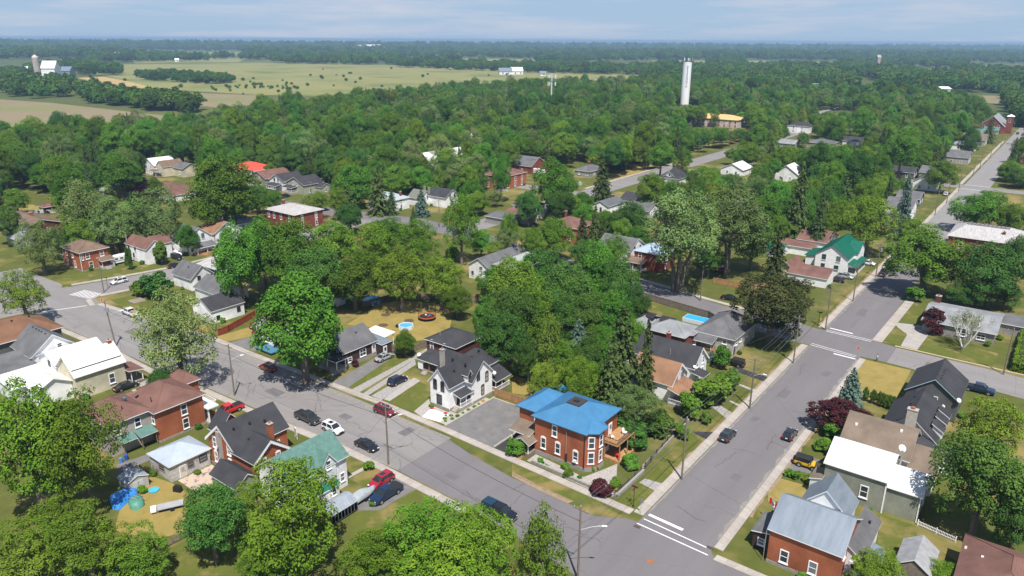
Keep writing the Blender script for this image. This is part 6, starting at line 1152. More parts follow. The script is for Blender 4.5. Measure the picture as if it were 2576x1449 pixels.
def car(kind,x,y,rz,pm,label,cat='car',name=None,z=.045,cover=None,group=None):
    """front faces local +x"""
    D=dict(suv=(4.6,.92,1.70),sedan=(4.75,.90,1.45),hatch=(4.3,.88,1.55),pickup=(5.8,.98,1.92),jeep=(4.1,.92,1.84),van=(5.0,.98,1.8))[kind]; L,w,H=D; a=L/2
    r=thing(name or {'pickup':'pickup_truck','jeep':'off_road_car','suv':'sport_utility_car','van':'van'}.get(kind,'car'),label,cat,(x,y,z),rz,group)
    belt={'suv':1.02,'sedan':.92,'hatch':.98,'pickup':1.18,'jeep':1.12,'van':1.0}[kind]; hood={'suv':.98,'sedan':.82,'hatch':.92,'pickup':1.15,'jeep':1.12,'van':.95}[kind]; g=.26 if kind not in('pickup','jeep') else .42
    if kind in('pickup',): cab=(-.55,1.55); S=[(-a,w*.9,w*.85,g+.12,.9,1.12),(-a+.12,w,w*.93,g,1.0,1.2),(-1.0,w,w*.93,g,1.0,1.2),(1.0,w,w*.93,g,1.0,belt),(1.75,w,w*.9,g,1.0,hood),(a-.25,w*.97,w*.86,g,.95,hood-.06),(a-.03,w*.88,w*.78,g+.08,.85,hood-.16)]
    elif kind=='jeep': S=[(-a+.1,w*.9,w*.88,g,.95,belt),(.75,w*.9,w*.86,g,.95,belt),(.85,w*.86,w*.7,g,.9,hood),(a-.12,w*.84,w*.62,g,.88,hood-.05),(a,w*.82,w*.6,g+.1,.85,hood-.1)]
    else: S=[(-a,w*.85,w*.72,g+.12,.72,belt-.16),(-a+.15,w*.97,w*.86,g,.75,belt-.02),(-.2,w,w*.9,g,.75,belt),(.95,w,w*.88,g,.72,belt-.02),(1.3,w,w*.84,g,.7,hood),(a-.35,w*.96,w*.74,g,.66,hood-.12),(a-.06,w*.84,w*.6,g+.06,.58,hood-.3),(a,w*.76,w*.5,g+.14,.5,hood-.42)]
    body=loft(S).build('body',pm,r,smooth=True); 
    try: body.data.set_sharp_from_angle(angle=R(38))
    except Exception: pass
    # greenhouse: glass with a painted roof and pillars
    xb0,xb1,xt0,xt1={'suv':(-a+.22,1.15,-a+.55,.35),'sedan':(-a+.75,1.2,-a+1.55,.35),'hatch':(-a+.2,1.2,-a+.75,.35),'pickup':(-.72,1.55,-.55,.75),'jeep':(-a+.15,.72,-a+.22,.5),'van':(-a+.15,1.7,-a+.35,.7)}[kind]
    wb,wt=w*.9,w*.72 if kind!='jeep' else w*.82; zt=H-.06
    b=MB(); b.add([(xb0,-wb,belt-.05),(xb1,-wb,belt-.06),(xb1,wb,belt-.06),(xb0,wb,belt-.05),(xt0,-wt,zt),(xt1,-wt,zt),(xt1,wt,zt),(xt0,wt,zt)],[(0,1,5,4),(1,2,6,5),(2,3,7,6),(3,0,4,7),(4,5,6,7)]); gh=b.build('window_glass',CGL,r)
    b=MB(); o=.03; b.add([(xt0-.1,-wt-o,zt-.03),(xt1+.08,-wt-o,zt-.03),(xt1+.08,wt+o,zt-.03),(xt0-.1,wt+o,zt-.03),(xt0,-wt*.94,H),(xt1-.05,-wt*.94,H),(xt1-.05,wt*.94,H),(xt0,wt*.94,H)],[(0,1,5,4),(1,2,6,5),(2,3,7,6),(3,0,4,7),(4,5,6,7),(3,2,1,0)])
    for s in(-1,1):
        for (xa,xc) in((xb0,xt0),(xb1,xt1)): b.bar((xa,s*wb*1.0,belt-.05),(xc,s*(wt+.01),zt),.055,4)
        xm=(xb0+xb1)/2-.1; b.bar((xm,s*(wb+.012),belt-.05),((xt0+xt1)/2-.05,s*(wt+.012),zt),.05,4)
    b.build('roof',pm if kind!='jeep' else CLAD,r)
    if kind in('suv','sedan') : b=MB(); b.box((xt0+xt1)/2-.15,xt1-.25,-wt*.6,wt*.6,H-.005,H+.012); b.build('sunroof',CGL,r)
    wr=.35 if kind not in('pickup','jeep') else .41; fx,rx=(a-.92,-a+.95) if kind!='pickup' else (a-1.05,-a+1.25)
    for xx in(fx,rx):
        for s in(-1,1):
            b=MB(); b.bar((xx,s*(w-.24),wr),(xx,s*(w+.02),wr),wr,14); q=b.build('wheel',BLACK,r); b=MB(); b.bar((xx,s*(w-.02),wr),(xx,s*(w+.035),wr),wr*.62,10); b.build('rim',RIM,q)
            b=MB(); N=9
            for i in range(N): 
                t0,t1=math.pi*i/N,math.pi*(i+1)/N
                b.bar((xx+(wr+.05)*math.cos(t0),s*(w+.0),wr+(wr+.05)*math.sin(t0)),(xx+(wr+.05)*math.cos(t1),s*(w+.0),wr+(wr+.05)*math.sin(t1)),.05,4)
            b.build('wheel_arch',CLAD,r)
    hz_=hood-.32 if kind not in('jeep',) else hood-.25
    for s in(-1,1):
        b=MB(); b.box(a-.3,a-.02,s*w*.62-.16,s*w*.62+.16,hz_-.09,hz_+.09); b.build('headlight',LAMP,r,bevel=.03)
        b=MB(); b.box(-a-.02,-a+.2,s*w*.76-.12,s*w*.76+.12,belt-.38,belt-.08); b.build('taillight',RED,r,bevel=.03)
        b=MB(); b.box(xb1-.28,xb1-.1,s*(w+.05)-.09,s*(w+.05)+.09,belt,belt+.16); b.build('mirror',pm,r,bevel=.03)
    b=MB(); b.box(a-.12,a+.03,-w*.5,w*.5,hz_-.32,hz_-.02); b.build('grille',CLAD,r); b=MB(); b.box(a-.1,a+.06,-w*.8,w*.8,g+.02,g+.2); b.build('front_bumper',CLAD if kind!='pickup' else CHROME,r,bevel=.03); b=MB(); b.box(-a-.06,-a+.1,-w*.85,w*.85,g+.05,g+.25); b.build('rear_bumper',CLAD if kind!='pickup' else CHROME,r,bevel=.03)
    b=MB(); b.box(-a-.05,-a+.02,-.2,.2,g+.3,g+.44); b.build('number_plate',PLATE,r)
    if kind=='pickup':
        m=cover or CLAD
        if cover=='cap': b=MB(); b.add([(-a+.08,-w*.92,1.15),(-.72,-w*.92,1.15),(-.72,w*.92,1.15),(-a+.08,w*.92,1.15),(-a+.2,-w*.8,1.85),(-.75,-w*.8,1.88),(-.75,w*.8,1.88),(-a+.2,w*.8,1.85)],[(0,1,5,4),(1,2,6,5),(2,3,7,6),(3,0,4,7),(4,5,6,7)]); b.build('bed_cap',paint('blue cap',(.01,.04,.07)),r,bevel=.04)
        elif cover=='load':
            b=MB(); b.box(-a+.12,-.8,-w*.8,w*.8,1.0,1.21); b.build('bed_floor',CLAD,r); b=MB(); RL=random.Random(4); V=[]
            for i in range(7):
                for j in range(5): V.append((-a+.25+i*.28,-w*.7+j*w*.35,1.2+(.28 if 0<i<6 and 0<j<4 else 0)+RL.uniform(0,.12)))
            b.add(V,[(i*5+j,(i+1)*5+j,(i+1)*5+j+1,i*5+j+1) for i in range(6) for j in range(4)]); b.build('load_of_soil',DIRT,r)
        else: b=MB(); b.box(-a+.1,-.75,-w*.86,w*.86,1.17,1.235); b.build('bed_cover',CLAD,r,bevel=.02)
    if kind=='jeep': b=MB(); b.bar((-a-.02,0,1.0),(-a-.22,0,1.0),.38,14); b.build('spare_wheel',BLACK,r)
    return r
PX,NX,PY,NY=0,math.pi,math.pi/2,-math.pi/2
BLK=paint('black paint',(.012,.013,.016)); GRY=paint('dark grey paint',(.04,.042,.046)); NAV=paint('navy paint',(.012,.02,.05)); WHT=paint('white car paint',(.78,.79,.80)); SIL=paint('silver paint',(.36,.38,.40)); REDP=paint('bright red paint',(.60,.012,.02)); MAR=paint('maroon paint',(.20,.008,.018)); ORG=paint('copper paint',(.34,.05,.022)); YLW=paint('yellow paint',(.72,.42,.01)); BLU=paint('dark blue paint',(.01,.025,.07)); CRD=paint('cherry paint',(.36,.01,.03))
car('pickup',-103.3,74.6,PX,GRY,'dark grey crew cab pickup parked on the street before the white car','pickup')
car('suv',-96.6,74.9,PX,WHT,'white car parked behind the green roof','car'); car('sedan',-87.5,74.7,PX,BLK,'black sedan parked alone at the near kerb')
car('suv',-94.1,85.2,PX,MAR,'maroon car parked below the white gothic house','car'); car('suv',-128.0,83.6,NX,ORG,'copper red car with open tailgate under the street maple')
car('suv',-101.6,96.0,PY,NAV,'navy car on the gravel beside the concrete walk'); car('sedan',-112.4,102.6,PY,SIL,'silver sedan beside the dark brown house')
car('pickup',-117.4,67.4,NY,REDP,'bright red pickup on the lawn by the white balcony','pickup'); car('sedan',-142.8,60.8,PY,BLK,'black car beside the cream house')
car('pickup',-183.5,82.2,NX,WHT,'white pickup loaded with soil','pickup',cover='load'); car('suv',-211.6,93.2,NY,WHT,'white car driving on the left side street'); car('sedan',-214.0,111.5,PY,BLK,'black sedan at the kerb by the white garage')
car('suv',-77.4,68.6,NY,CRD,'cherry red car beside the dark blue pickup'); car('pickup',-74.2,66.6,NY,BLU,'dark blue pickup with black bed cover in the drive','pickup'); car('pickup',-57.6,73.6,PX,BLK,'black pickup with blue bed cap at the bottom','pickup',cover='cap')
car('suv',-39.3,116.2,PY,GRY,'dark grey car parked at the left kerb of the long street'); car('hatch',-30.6,123.4,PY,BLK,'black car driving up the right lane of the long street'); car('jeep',-25.2,115.2,PX,YLW,'yellow off road car with black hardtop','car'); car('suv',-66.6,94.0,PY,WHT,'white car tucked beside the blue roofed house')
car('jeep',-49.9,147.0,NX,BLK,'black off road pickup in the drive by the shrubs','car'); car('pickup',-39.0,238.9,PY,BLK,'black pickup driving away under the street maple','pickup'); car('suv',-47.3,228.3,PX,SIL,'silver car in front of the green gabled house'); car('suv',-48.6,223.2,NX,BLK,'black car beside the brown roofed garage'); car('pickup',-6.1,165.0,PX,BLU,'dark blue pickup by the corner house','pickup'); car('suv',-45.4,247.6,PX,WHT,'white car half hidden behind the green porch')
car('van',-221.8,116.6,PX,BLK,'black van beside the white gabled house','van'); car('suv',-276,198.6,PY,BLU,'blue car parked before the pale green house'); car('sedan',-270.8,191.2,PX,BLK,'black car on the far side street'); car('pickup',-261.3,200.6,PY,BLK,'black pickup by the pale green house','pickup'); car('sedan',-256.2,200.4,PY,GRY,'grey car beside the far black pickup'); car('pickup',-79.2,211,PX,REDP,'red pickup under the giant silver maple','pickup'); car('sedan',-67.2,188,PX,BLK,'black car behind the board fence')
for i,(x,y,m,lb) in enumerate([(-150.6,97.3,CRD,'red car by the red fence'),(-146.5,95.2,MAR,'maroon car half behind the white house'),(-56,278,WHT,'white pickup beyond the brown roofs'),(-43.6,391,WHT,'white car before the second crossing'),(-38,628,WHT,'white van far along the street'),(-33,664,GRY,'grey car far along the street'),(-38,700,BLK,'dark car farthest along the street'),(-364,180,NAV,'dark blue car by the far left farmhouse')]): car('suv',x,y,PY if i!=7 else PX,m,lb)
def camper(x,y,rz,L,label,motor=False):
    r=thing('camper_trailer' if not motor else 'motor_home',label,'camper',(x,y,.04),rz); WV=plain('camper white',(.78,.78,.77),.4); a=L/2
    b=MB(); b.add([(-a,-1.15,.5),(a-.5,-1.15,.5),(a,-1.15,1.0),(a,-1.15,1.7),(a-.7,-1.15,2.7),(-a,-1.15,2.7),(-a,1.15,.5),(a-.5,1.15,.5),(a,1.15,1.0),(a,1.15,1.7),(a-.7,1.15,2.7),(-a,1.15,2.7)],[(5,4,3,2,1,0),(6,7,8,9,10,11)]+[(i,(i+1)%6,6+(i+1)%6,6+i) for i in range(6)]); b.build('body',WV,r,bevel=.08)
    for x_ in(-a+1.2,0,a-1.6):
        for s in(-1,1): b=MB(); b.box(x_-.5,x_+.5,s*1.16-.02,s*1.16+.02,1.6,2.1); b.build('window',CGL,r)
    for s in(-1,1):
        b=MB(); b.box(-a+.1,a-.6,s*1.165-.012,s*1.165+.012,1.1,1.3); b.build('stripe',plain('teal stripe',(.05,.2,.25),.5),r)
        for x_ in((-.4,.4) if not motor else(-a+1.4,a-1.2)): b=MB(); b.bar((x_,s*.9,.36),(x_,s*1.13,.36),.36,12); b.build('wheel',BLACK,r)
    b=MB(); b.box(-.4,.4,-.4,.4,2.7,2.95); b.build('roof_unit',WV,r,bevel=.05); b=MB(); b.box(a-.12,a+.02,-.8,.8,1.7,2.15); b.build('front_window',CGL,r)
    if not motor: b=MB(); b.bar((a-.3,.6,.5),(a+1.0,0,.45),.06); b.bar((a-.3,-.6,.5),(a+1.0,0,.45),.06); b.build('tow_bar',DARK,r)
camper(-231.4,103.4,NY,6.5,'white camper trailer beside the orange brick house'); camper(-223.5,319,PX,7.5,'white motor home parked by the far brick house',True)
def boat(x,y,rz,L,m,label):
    r=thing('covered_boat',label,'boat',(x,y,0),rz); b=MB(); n=9; sec=[]
    for i in range(n):
        t=i/(n-1); w=1.15*math.sin(min(1,(1-t)*1.6+.12)*math.pi/2); z=.9+.75*math.sin(math.pi*min(1,t*1.15+.1))*.7; X=-L/2+L*t; sec.append([(X,-w*.75,.45),(X,-w,.9),(X,-w*.45,z+.15),(X,0,z+.32+.1*(i%2)),(X,w*.45,z+.15),(X,w,.9),(X,w*.75,.45)])
    V=[p for s in sec for p in s]; b.add(V,[(i*7+j,i*7+j+1,(i+1)*7+j+1,(i+1)*7+j) for i in range(n-1) for j in range(6)]+[(6,5,4,3,2,1,0),tuple((n-1)*7+j for j in range(7))]); b.build('cover',m,r,smooth=True)
    b=MB(); b.bar((-L/2+.4,-.6,.4),(L/2-.4,-.6,.4),.06); b.bar((-L/2+.4,.6,.4),(L/2-.4,.6,.4),.06); b.bar((-.3,-1.0,.4),(-.3,1.0,.4),.06); b.build('trailer_frame',DARK,r)
    for s in(-1,1): b=MB(); b.bar((-.3,s*.9,.33),(-.3,s*1.1,.33),.33,10); b.build('wheel',BLACK,r)
CANV=mat('grey canvas',(.34,.38,.40),.8,(.27,.30,.32),1.5,bump=.5); boat(-76.8,64.3,PY,4.6,CANV,'grey canvas covered boat between carport and pickup'); boat(-226.5,119.0,PX,6.5,mat('white canvas',(.72,.74,.76),.7,(.62,.64,.67),1.5,bump=.4),'white covered boat beside the black van')
# ---------------------------------------------------------------- poles, wires, lamps, signs
TOPS={}
def pole(key,x,y,h,label,arm=None,cross=True,trans=None,lean=(0,0)):
    r=thing('utility_pole',label,'pole',(x,y)); b=MB(); b.bar((0,0,0),(lean[0],lean[1],h),.17,9,0,.11); b.build('pole',POLEW,r)
    if cross: b=MB(); b.box(lean[0]-1.1,lean[0]+1.1,lean[1]-.06,lean[1]+.06,h-.55,h-.43); b.build('crossarm',POLEW,r)
    for d in(-1,0,1): b=MB(); b.cyl(lean[0]+d*.95,lean[1],h-.43 if d else h,h-.2 if d else h+.22,.05,6); b.build('insulator',plain('porcelain',(.5,.5,.5),.3),r)
    if trans: b=MB(); b.cyl(lean[0]*.8+.35,lean[1]*.8,h-2.6,h-1.5,.28,12); b.build('transformer',plain('transformer grey',(.28,.29,.30),.5),r)
    if arm:
        dx,dy,z=arm; b=MB(); p=Vector((0,0,z-.7))
        for i in range(5): q=Vector((dx*(i+1)/5,dy*(i+1)/5,z-.7+.75*math.sin(math.pi/2*(i+1)/5))); b.bar(p,q,.04,6); p=q
        a=b.build('lamp_arm',plain('lamp grey',(.6,.62,.63),.4,.4),r); n=Vector((dx,dy,0)).normalized(); b=MB(); c=p+n*.35; b.bar(p-n*.1,c+n*.2,.13,8,0,.09); b.build('lamp_head',plain('lamp white',(.75,.75,.75),.4),a)
    TOPS[key]=(x+lean[0],y+lean[1],h)
pole('a0',-40.9,69.0,11.2,'weathered utility pole with street lamp at the bottom centre',(2.4,1.6,8.4)); pole('a1',-40.1,98.9,11.2,'utility pole at the kerb beside the iron fence'); pole('a2',-40.2,129.6,10.6,'utility pole with lamp beside the short walks',(1.8,.2,7.6)); pole('a3',-40.2,156.2,11,'utility pole before the far crossing',trans=True); pole('a4',-40.2,181.2,11,'utility pole just beyond the far crossing'); pole('a5',-40.2,207.8,10.5,'utility pole beyond the crossing by the lawn'); pole('a6',-40.4,235.6,10.5,'utility pole by the green porch',trans=True)
for i,y in enumerate((288,340.7,370.6,407,459,487.5,540,600)): pole('a%d'%(7+i),-40.5,y,10.5,['utility pole seventh up the long street by the blue spruce','utility pole by the white gabled far house','utility pole past the white gabled far house','utility pole at the second crossing','utility pole after the second crossing','next utility pole after the second crossing','utility pole near the pale roofs','utility pole nearest the brick church'][i])
pole('c1',-2.8,177.9,10.5,'utility pole in front of the clipped hedge'); pole('c0',-73.2,182.3,10.5,'utility pole in the shade of the silver maple'); pole('b1',-80.7,73.3,11.2,'utility pole with lamp by the black sedan',(1.0,1.9,8.7)); pole('b2',-123.0,72.3,11,'utility pole with lamp by the red pickup',(.9,1.8,8.2)); pole('b3',-166,70,11,'leaning utility pole with transformer by the white roofs',(1.2,1.8,8.4),trans=True,lean=(-.9,-.4)); pole('e1',-184.8,199.7,10.6,'far utility pole by the vivid green tree'); pole('e2',-256.1,197.2,9.6,'far utility pole by the pale green house'); pole('f1',-187.8,400.9,10.5,'far utility pole by the hedge'); pole('f2',-184,434,10.5,'farthest utility pole on the far street'); pole('f3',-259,320,14,'tall far pole beside the church'); pole('d1',-206.8,86.6,10,'slim pole behind the stop sign at left',cross=False)
b=MB(); WIRE=plain('cable',(.10,.10,.105),.5)
def wire(a,c,off,dz,sag,label,r=.018):
    p=Vector(TOPS[a])+Vector(off)+Vector((0,0,dz)); q=Vector(TOPS[c])+Vector(off)+Vector((0,0,dz)); b=MB(); n=10; pr_=p
    for i in range(1,n+1):
        t=i/n; v=p.lerp(q,t)-Vector((0,0,sag*4*t*(1-t))); b.bar(pr_,v,r,3); pr_=v
    o=b.build('power_line',WIRE,None,tuple(p)); tag(o,label,'wire')
pairs=[('a%d'%i,'a%d'%(i+1)) for i in range(9)]
PN=['bottom lamp pole and the iron fence pole','iron fence pole and the lamp pole by the walks','lamp pole by the walks and the crossing pole','two poles of the far crossing','far crossing pole and the lawn pole','lawn pole and the green porch pole','green porch pole and the blue spruce pole','blue spruce pole and the gabled house pole','gabled house pole and the next one']
for (a,c),nm in zip(pairs,PN):
    for off,dz,w_ in(((-.95,0,0),-.2,'left upper'),((.95,0,0),-.2,'right upper'),((0,0,0),.2,'topmost'),((.1,0,0),-2.6,'thick lower')): wire(a,c,off,dz,.7 if dz>-1 else .9,w_+' cable between the '+nm,.02 if dz>-1 else .035)
for a,c,nm in(('a0','b1','bottom lamp pole and the black sedan pole'),('b1','b2','black sedan pole and the red pickup pole'),('b2','b3','red pickup pole and the leaning pole')):
    for off,dz,w_ in(((0,0,0),.2,'topmost'),((.1,.3,0),-2.4,'thick lower')): wire(a,c,off,dz,.8,w_+' cable between the '+nm,.02 if dz>0 else .04)
wire('a4','c1',(0,0,0),.1,.9,'cable across the far crossing to the hedge pole'); wire('a3','c0',(0,0,0),.1,.8,'cable from the crossing to the shaded pole')
def drop(a,p,label):
    TOPS['_']=p; P=Vector(TOPS[a])-Vector((0,0,1.6)); q=Vector(p); b=MB(); o=P
    for i in range(1,9): t=i/8; v=P.lerp(q,t)-Vector((0,0,.5*4*t*(1-t))); b.bar(o,v,.022,3); o=v
    tag(b.build('service_cable',WIRE,None,tuple(P)),label,'wire')
for a,p,lb in(('a1',(-52.4,98,6.4),'service cable to the blue roofed house'),('a2',(-53.2,126,5),'service cable to the tan roofed cottage'),('a2',(-27,117,5.5),'service cable over the long street to the brown roof'),('a3',(-53,136,5),'service cable to the black roofed gothic house'),('a3',(-52.3,157,3.9),'service cable to the stone cottage'),('b1',(-85,95,5.2),'service cable over the street to the white house'),('b1',(-81.4,64,5.4),'service cable to the faded green roof'),('b2',(-117.2,62,5.8),'service cable to the stucco house'),('b2',(-115.6,95,3.6),'service cable over the street to the dark brown house'),('b3',(-145.1,61,5),'service cable to the cream house'),('a1',(-23,95,5),'service cable over the long street to the silver roof'),('a6',(-48,238,5.4),'service cable to the green gabled house')): drop(a,p,lb)
def sign_post(name,label,x,y,h,rz): return thing(name,label,'sign',(x,y),rz)
def octo(r_,d): return [(d,r_*math.cos(R(22.5+45*i)),r_*math.sin(R(22.5+45*i))) for i in range(8)]
def letters(parent,txt,size,loc,rot,m,ex=.004):
    for o_ in [0]:
        cu=bpy.data.curves.new('lettering','FONT'); cu.body=txt; cu.size=size; cu.align_x='CENTER'; cu.align_y='CENTER'; cu.extrude=ex; tmp=bpy.data.objects.new('tmp',cu); COL.objects.link(tmp); me=bpy.data.meshes.new_from_object(tmp.evaluated_get(bpy.context.evaluated_depsgraph_get())); bpy.data.objects.remove(tmp); me.materials.clear(); me.materials.append(m); q=link('lettering',me,parent,loc); q.rotation_euler=rot; return q
def stop(x,y,rz,h,label):
    r=sign_post('stop_sign',label,x,y,h,rz); b=MB(); b.cyl(0,0,0,h+.3,.035,6); b.build('post',plain('galv',(.45,.46,.46),.4,.6),r)
    f=octo(.40,.05); k=octo(.40,.03); b=MB(); b.add([(a,y_,z+h) for a,y_,z in f+k],[tuple(range(8)),tuple(range(15,7,-1))]+[(i,8+i,8+(i+1)%8,(i+1)%8) for i in range(8)],[0,1]+[1]*8); b.build('plate',[plain('sign red',(.55,.01,.015),.5),plain('sign back',(.35,.35,.36),.5,.4)],r); letters(r,'STOP',.24,(.056,0,h),(math.pi/2,0,math.pi/2),TRIM)
    b=MB(); q=octo(.40,.052); p=octo(.37,.053)
    b.add([(a,y_,z+h) for a,y_,z in q+p],[(i,(i+1)%8,8+(i+1)%8,8+i) for i in range(8)]); b.build('border',TRIM,r)
stop(-41.0,86.6,R(80),2.35,'stop sign seen from behind at the near corner'); stop(*tl(32,893,705),R(-90),2.5,'red stop sign at the far crossing by the pedestrian'); stop(*tl(2,1045,235),R(-60),3.2,'red stop sign on the corner lawn at left')
x,y=tl(23,1220,755); r=sign_post('street_name_sign','dark ornamental street name post on the corner lawn',x,y,3.8,0); b=MB(); b.cyl(0,0,0,.3,.13,8); b.cyl(0,0,.3,3.7,.05,8); b.build('post',DARK,r)
for a_ in(0,math.pi/2): b=MB(); b.box(-.55,.55,-.02,.02,3.45,3.75) if a_==0 else b.box(-.02,.02,-.55,.55,3.12,3.4); b.build('name_plate',plain('plum sign',(.13,.012,.03),.5),r)
x,y=tl(32,503,380); r=sign_post('street_name_sign','dark street name post at the far crossing',x,y,3.8,0); b=MB(); b.cyl(0,0,0,3.7,.055,8); b.build('post',DARK,r); b=MB(); b.box(-.6,.6,-.03,.03,3.4,3.75); b.build('name_plate',DARK,r)
x,y=tl(1,1085,1449); r=sign_post('street_name_sign','plum street name post by the white car at left',x,y,3.4,0); b=MB(); b.cyl(0,0,0,3.2,.05,8); b.build('post',DARK,r); b=MB(); b.box(-.55,.55,-.03,.03,2.9,3.2); b.build('name_plate',plain('plum sign',(.13,.012,.03),.5),r)
x,y=tl(13,405,60); r=sign_post('realty_sign','white framed black yard sign beside the brick gable house',x,y,1.8,R(-20)); b=MB(); b.box(-.55,.55,-.04,.04,.6,1.9); b.build('panel',plain('sign black',(.02,.02,.02),.5),r); b=MB(); b.box(-.62,-.55,-.05,.05,0,2.0); b.box(.55,.62,-.05,.05,0,2.0); b.box(-.62,.62,-.05,.05,1.9,2.0); b.build('frame',TRIM,r); b=MB()
for i in range(3): b.box(-.4,.4,-.06,.06,.8+i*.33,.9+i*.33)
b.build('print',TRIM,r)
# flag of red and white with a leaf
x,y=-24.6,97.0; r=thing('flag','red and white maple leaf flag on a short pole by the silver roof','flag',(x,y)); b=MB(); b.bar((0,0,2.2),(-.9,-.4,4.2),.03,6); b.build('pole',TRIM,r)
FR=plain('flag red',(.65,.01,.015),.7)
for i,(m_,t0,t1) in enumerate(((FR,0,.25),(TRIM,.25,.75),(FR,.75,1))):
    b=MB(); k=6
    for j in range(k):
        a0,a1=t0+(t1-t0)*j/k,t0+(t1-t0)*(j+1)/k; P=lambda t,z:(-.9+1.7*t*.75,-.4-1.0*t*.6+.08*math.sin(t*9),4.1-t*.35+z)
        b.face([P(a0,-1.0),P(a1,-1.0),P(a1,0),P(a0,0)])
    b.build('red_band' if m_ is FR else 'white_band',m_,r)
lf=[(0,.36),(.08,.2),(.2,.26),(.16,.06),(.32,.12),(.28,0),(.36,-.06),(.14,-.22),(.03,-.2),(.03,-.36),(-.03,-.36),(-.03,-.2),(-.14,-.22),(-.36,-.06),(-.28,0),(-.32,.12),(-.16,.06),(-.2,.26),(-.08,.2)]
b=MB(); P=lambda t,z:(-.9+1.7*t*.75+.012,-.4-1.0*t*.6+.08*math.sin(t*9)-.02,4.1-t*.35+z); b.face([P(.5+a*.55,-.5+c) for a,c in lf]); b.build('leaf_emblem',FR,r)
# ---------------------------------------------------------------- fences
def fence(pts,h,m,label,name='board_fence',post=2.4,board=.16,rails=True,style='board'):
    o0=(pts[0][0],pts[0][1],0); r=thing(name,label,'fence',o0); bd=MB(); rl=MB()
    for (x0,y0),(x1,y1) in zip(pts,pts[1:]):
        L=math.hypot(x1-x0,y1-y0); k=max(1,round(L/post)); ux,uy=(x1-x0)/L,(y1-y0)/L
        for i in range(k+1):
            q=MB(); x=x0+ux*L*i/k; y=y0+uy*L*i/k; s=.06 if style!='chain' else .03; q.box(x-s,x+s,y-s,y+s,0,h+(.12 if style!='chain' else .05)); q.build('post',m,r,o0)
        if style=='board':
            nb=int(L/board)
            for i in range(nb):
                t=(i+.5)*L/nb; x=x0+ux*t; y=y0+uy*t; w=board*.46; hh=h+rnd.uniform(-.03,.03); bd.add([(x-ux*w-uy*.012,y-uy*w+ux*.012,.05),(x+ux*w-uy*.012,y+uy*w+ux*.012,.05),(x+ux*w-uy*.012,y+uy*w+ux*.012,hh),(x-ux*w-uy*.012,y-uy*w+ux*.012,hh),(x-ux*w+uy*.012,y-uy*w-ux*.012,.05),(x+ux*w+uy*.012,y+uy*w-ux*.012,.05),(x+ux*w+uy*.012,y+uy*w-ux*.012,hh),(x-ux*w+uy*.012,y-uy*w-ux*.012,hh)],[(0,1,2,3),(7,6,5,4),(3,2,6,7),(0,3,7,4),(1,5,6,2)])
        elif style in('iron','chain','picket'):
            d=.14 if style=='iron' else (.3 if style=='chain' else .2); nb=int(L/d)
            for i in range(nb): t=(i+.5)*L/nb; bd.bar((x0+ux*t,y0+uy*t,.08),(x0+ux*t,y0+uy*t,h-.02),.012 if style!='picket' else .04,4)
            if style=='chain':
                for z_ in [.25+.25*i for i in range(int(h/.25)-1)]: bd.bar((x0,y0,z_),(x1,y1,z_),.006,3)
        for z_ in(.3,h-.15): rl.bar((x0+uy*.03,y0-ux*.03,z_),(x1+uy*.03,y1-ux*.03,z_),.035 if style!='chain' else .02,4)
    o=bd.build('boards' if style=='board' else ('bars' if style!='chain' else 'mesh'),m,r,o0); o['kind']='stuff'; rl.build('rail',m,r,o0)
fence([(-82.3,103.7),(-70.5,103.9)],1.7,WOOD,'new cedar board fence at the end of the asphalt pad'); fence([(-114.4,106.4),(-110.3,107.0),(-110.0,114.3)],1.6,OLDWOOD,'weathered board fence behind the little round tree'); fence([(-141,122),(-139.5,133.5),(-122.1,143.1),(-112,146)],1.7,OLDWOOD,'grey board fence behind the trampoline lawn'); fence([(-122,143.3),(-120.4,149.5)],1.7,WOOD,'short new board fence by the blue bins')
fence([(-87,115.7),(-78.6,114.8),(-69,113.5)],1.5,plain('chain grey',(.4,.41,.42),.5,.5),'chain link fence behind the dry yard','chain_link_fence',style='chain'); fence([(-91.7,175.0),(-66.2,171.2),(-63.5,169.5)],1.9,OLDWOOD,'long weathered board fence along the shaded street')
fence([(-153.3,87.9),(-153.8,91),(-157.6,101.0)],1.7,mat('red stained boards',(.30,.06,.03),.8,(.24,.05,.025),2),'red stained board fence beside the white cottage'); fence([(-46.3,88.2),(-46.2,96.6)],1.1,DARK,'black iron fence above the corner wall','iron_fence',style='iron'); fence([(-46.3,98.2),(-47,108),(-47.3,116)],1.1,DARK,'black iron fence along the side garden','iron_fence',style='iron')
fence([(-89.6,34),(-89.5,45)],1.2,OLDWOOD,'old wire and post fence beside the green lawn','wire_fence',style='picket'); fence([(-111,47.2),(-108,48.4)],1.2,OLDWOOD,'short picket fence by the workshop','picket_fence',style='picket')
fence([(-7.6,109.0),(-2.6,108.0)],.9,TRIM,'white lattice panel beside the grey clapboard house','lattice_fence',style='picket'); fence([(-76.5,199),(-68,199.5),(-62,205)],1.8,WOOD,'light board fence near the red pickup'); fence([(-334,112),(-318,124)],1.4,TRIM,'white fence on the dry lawn at far left','picket_fence',style='picket')
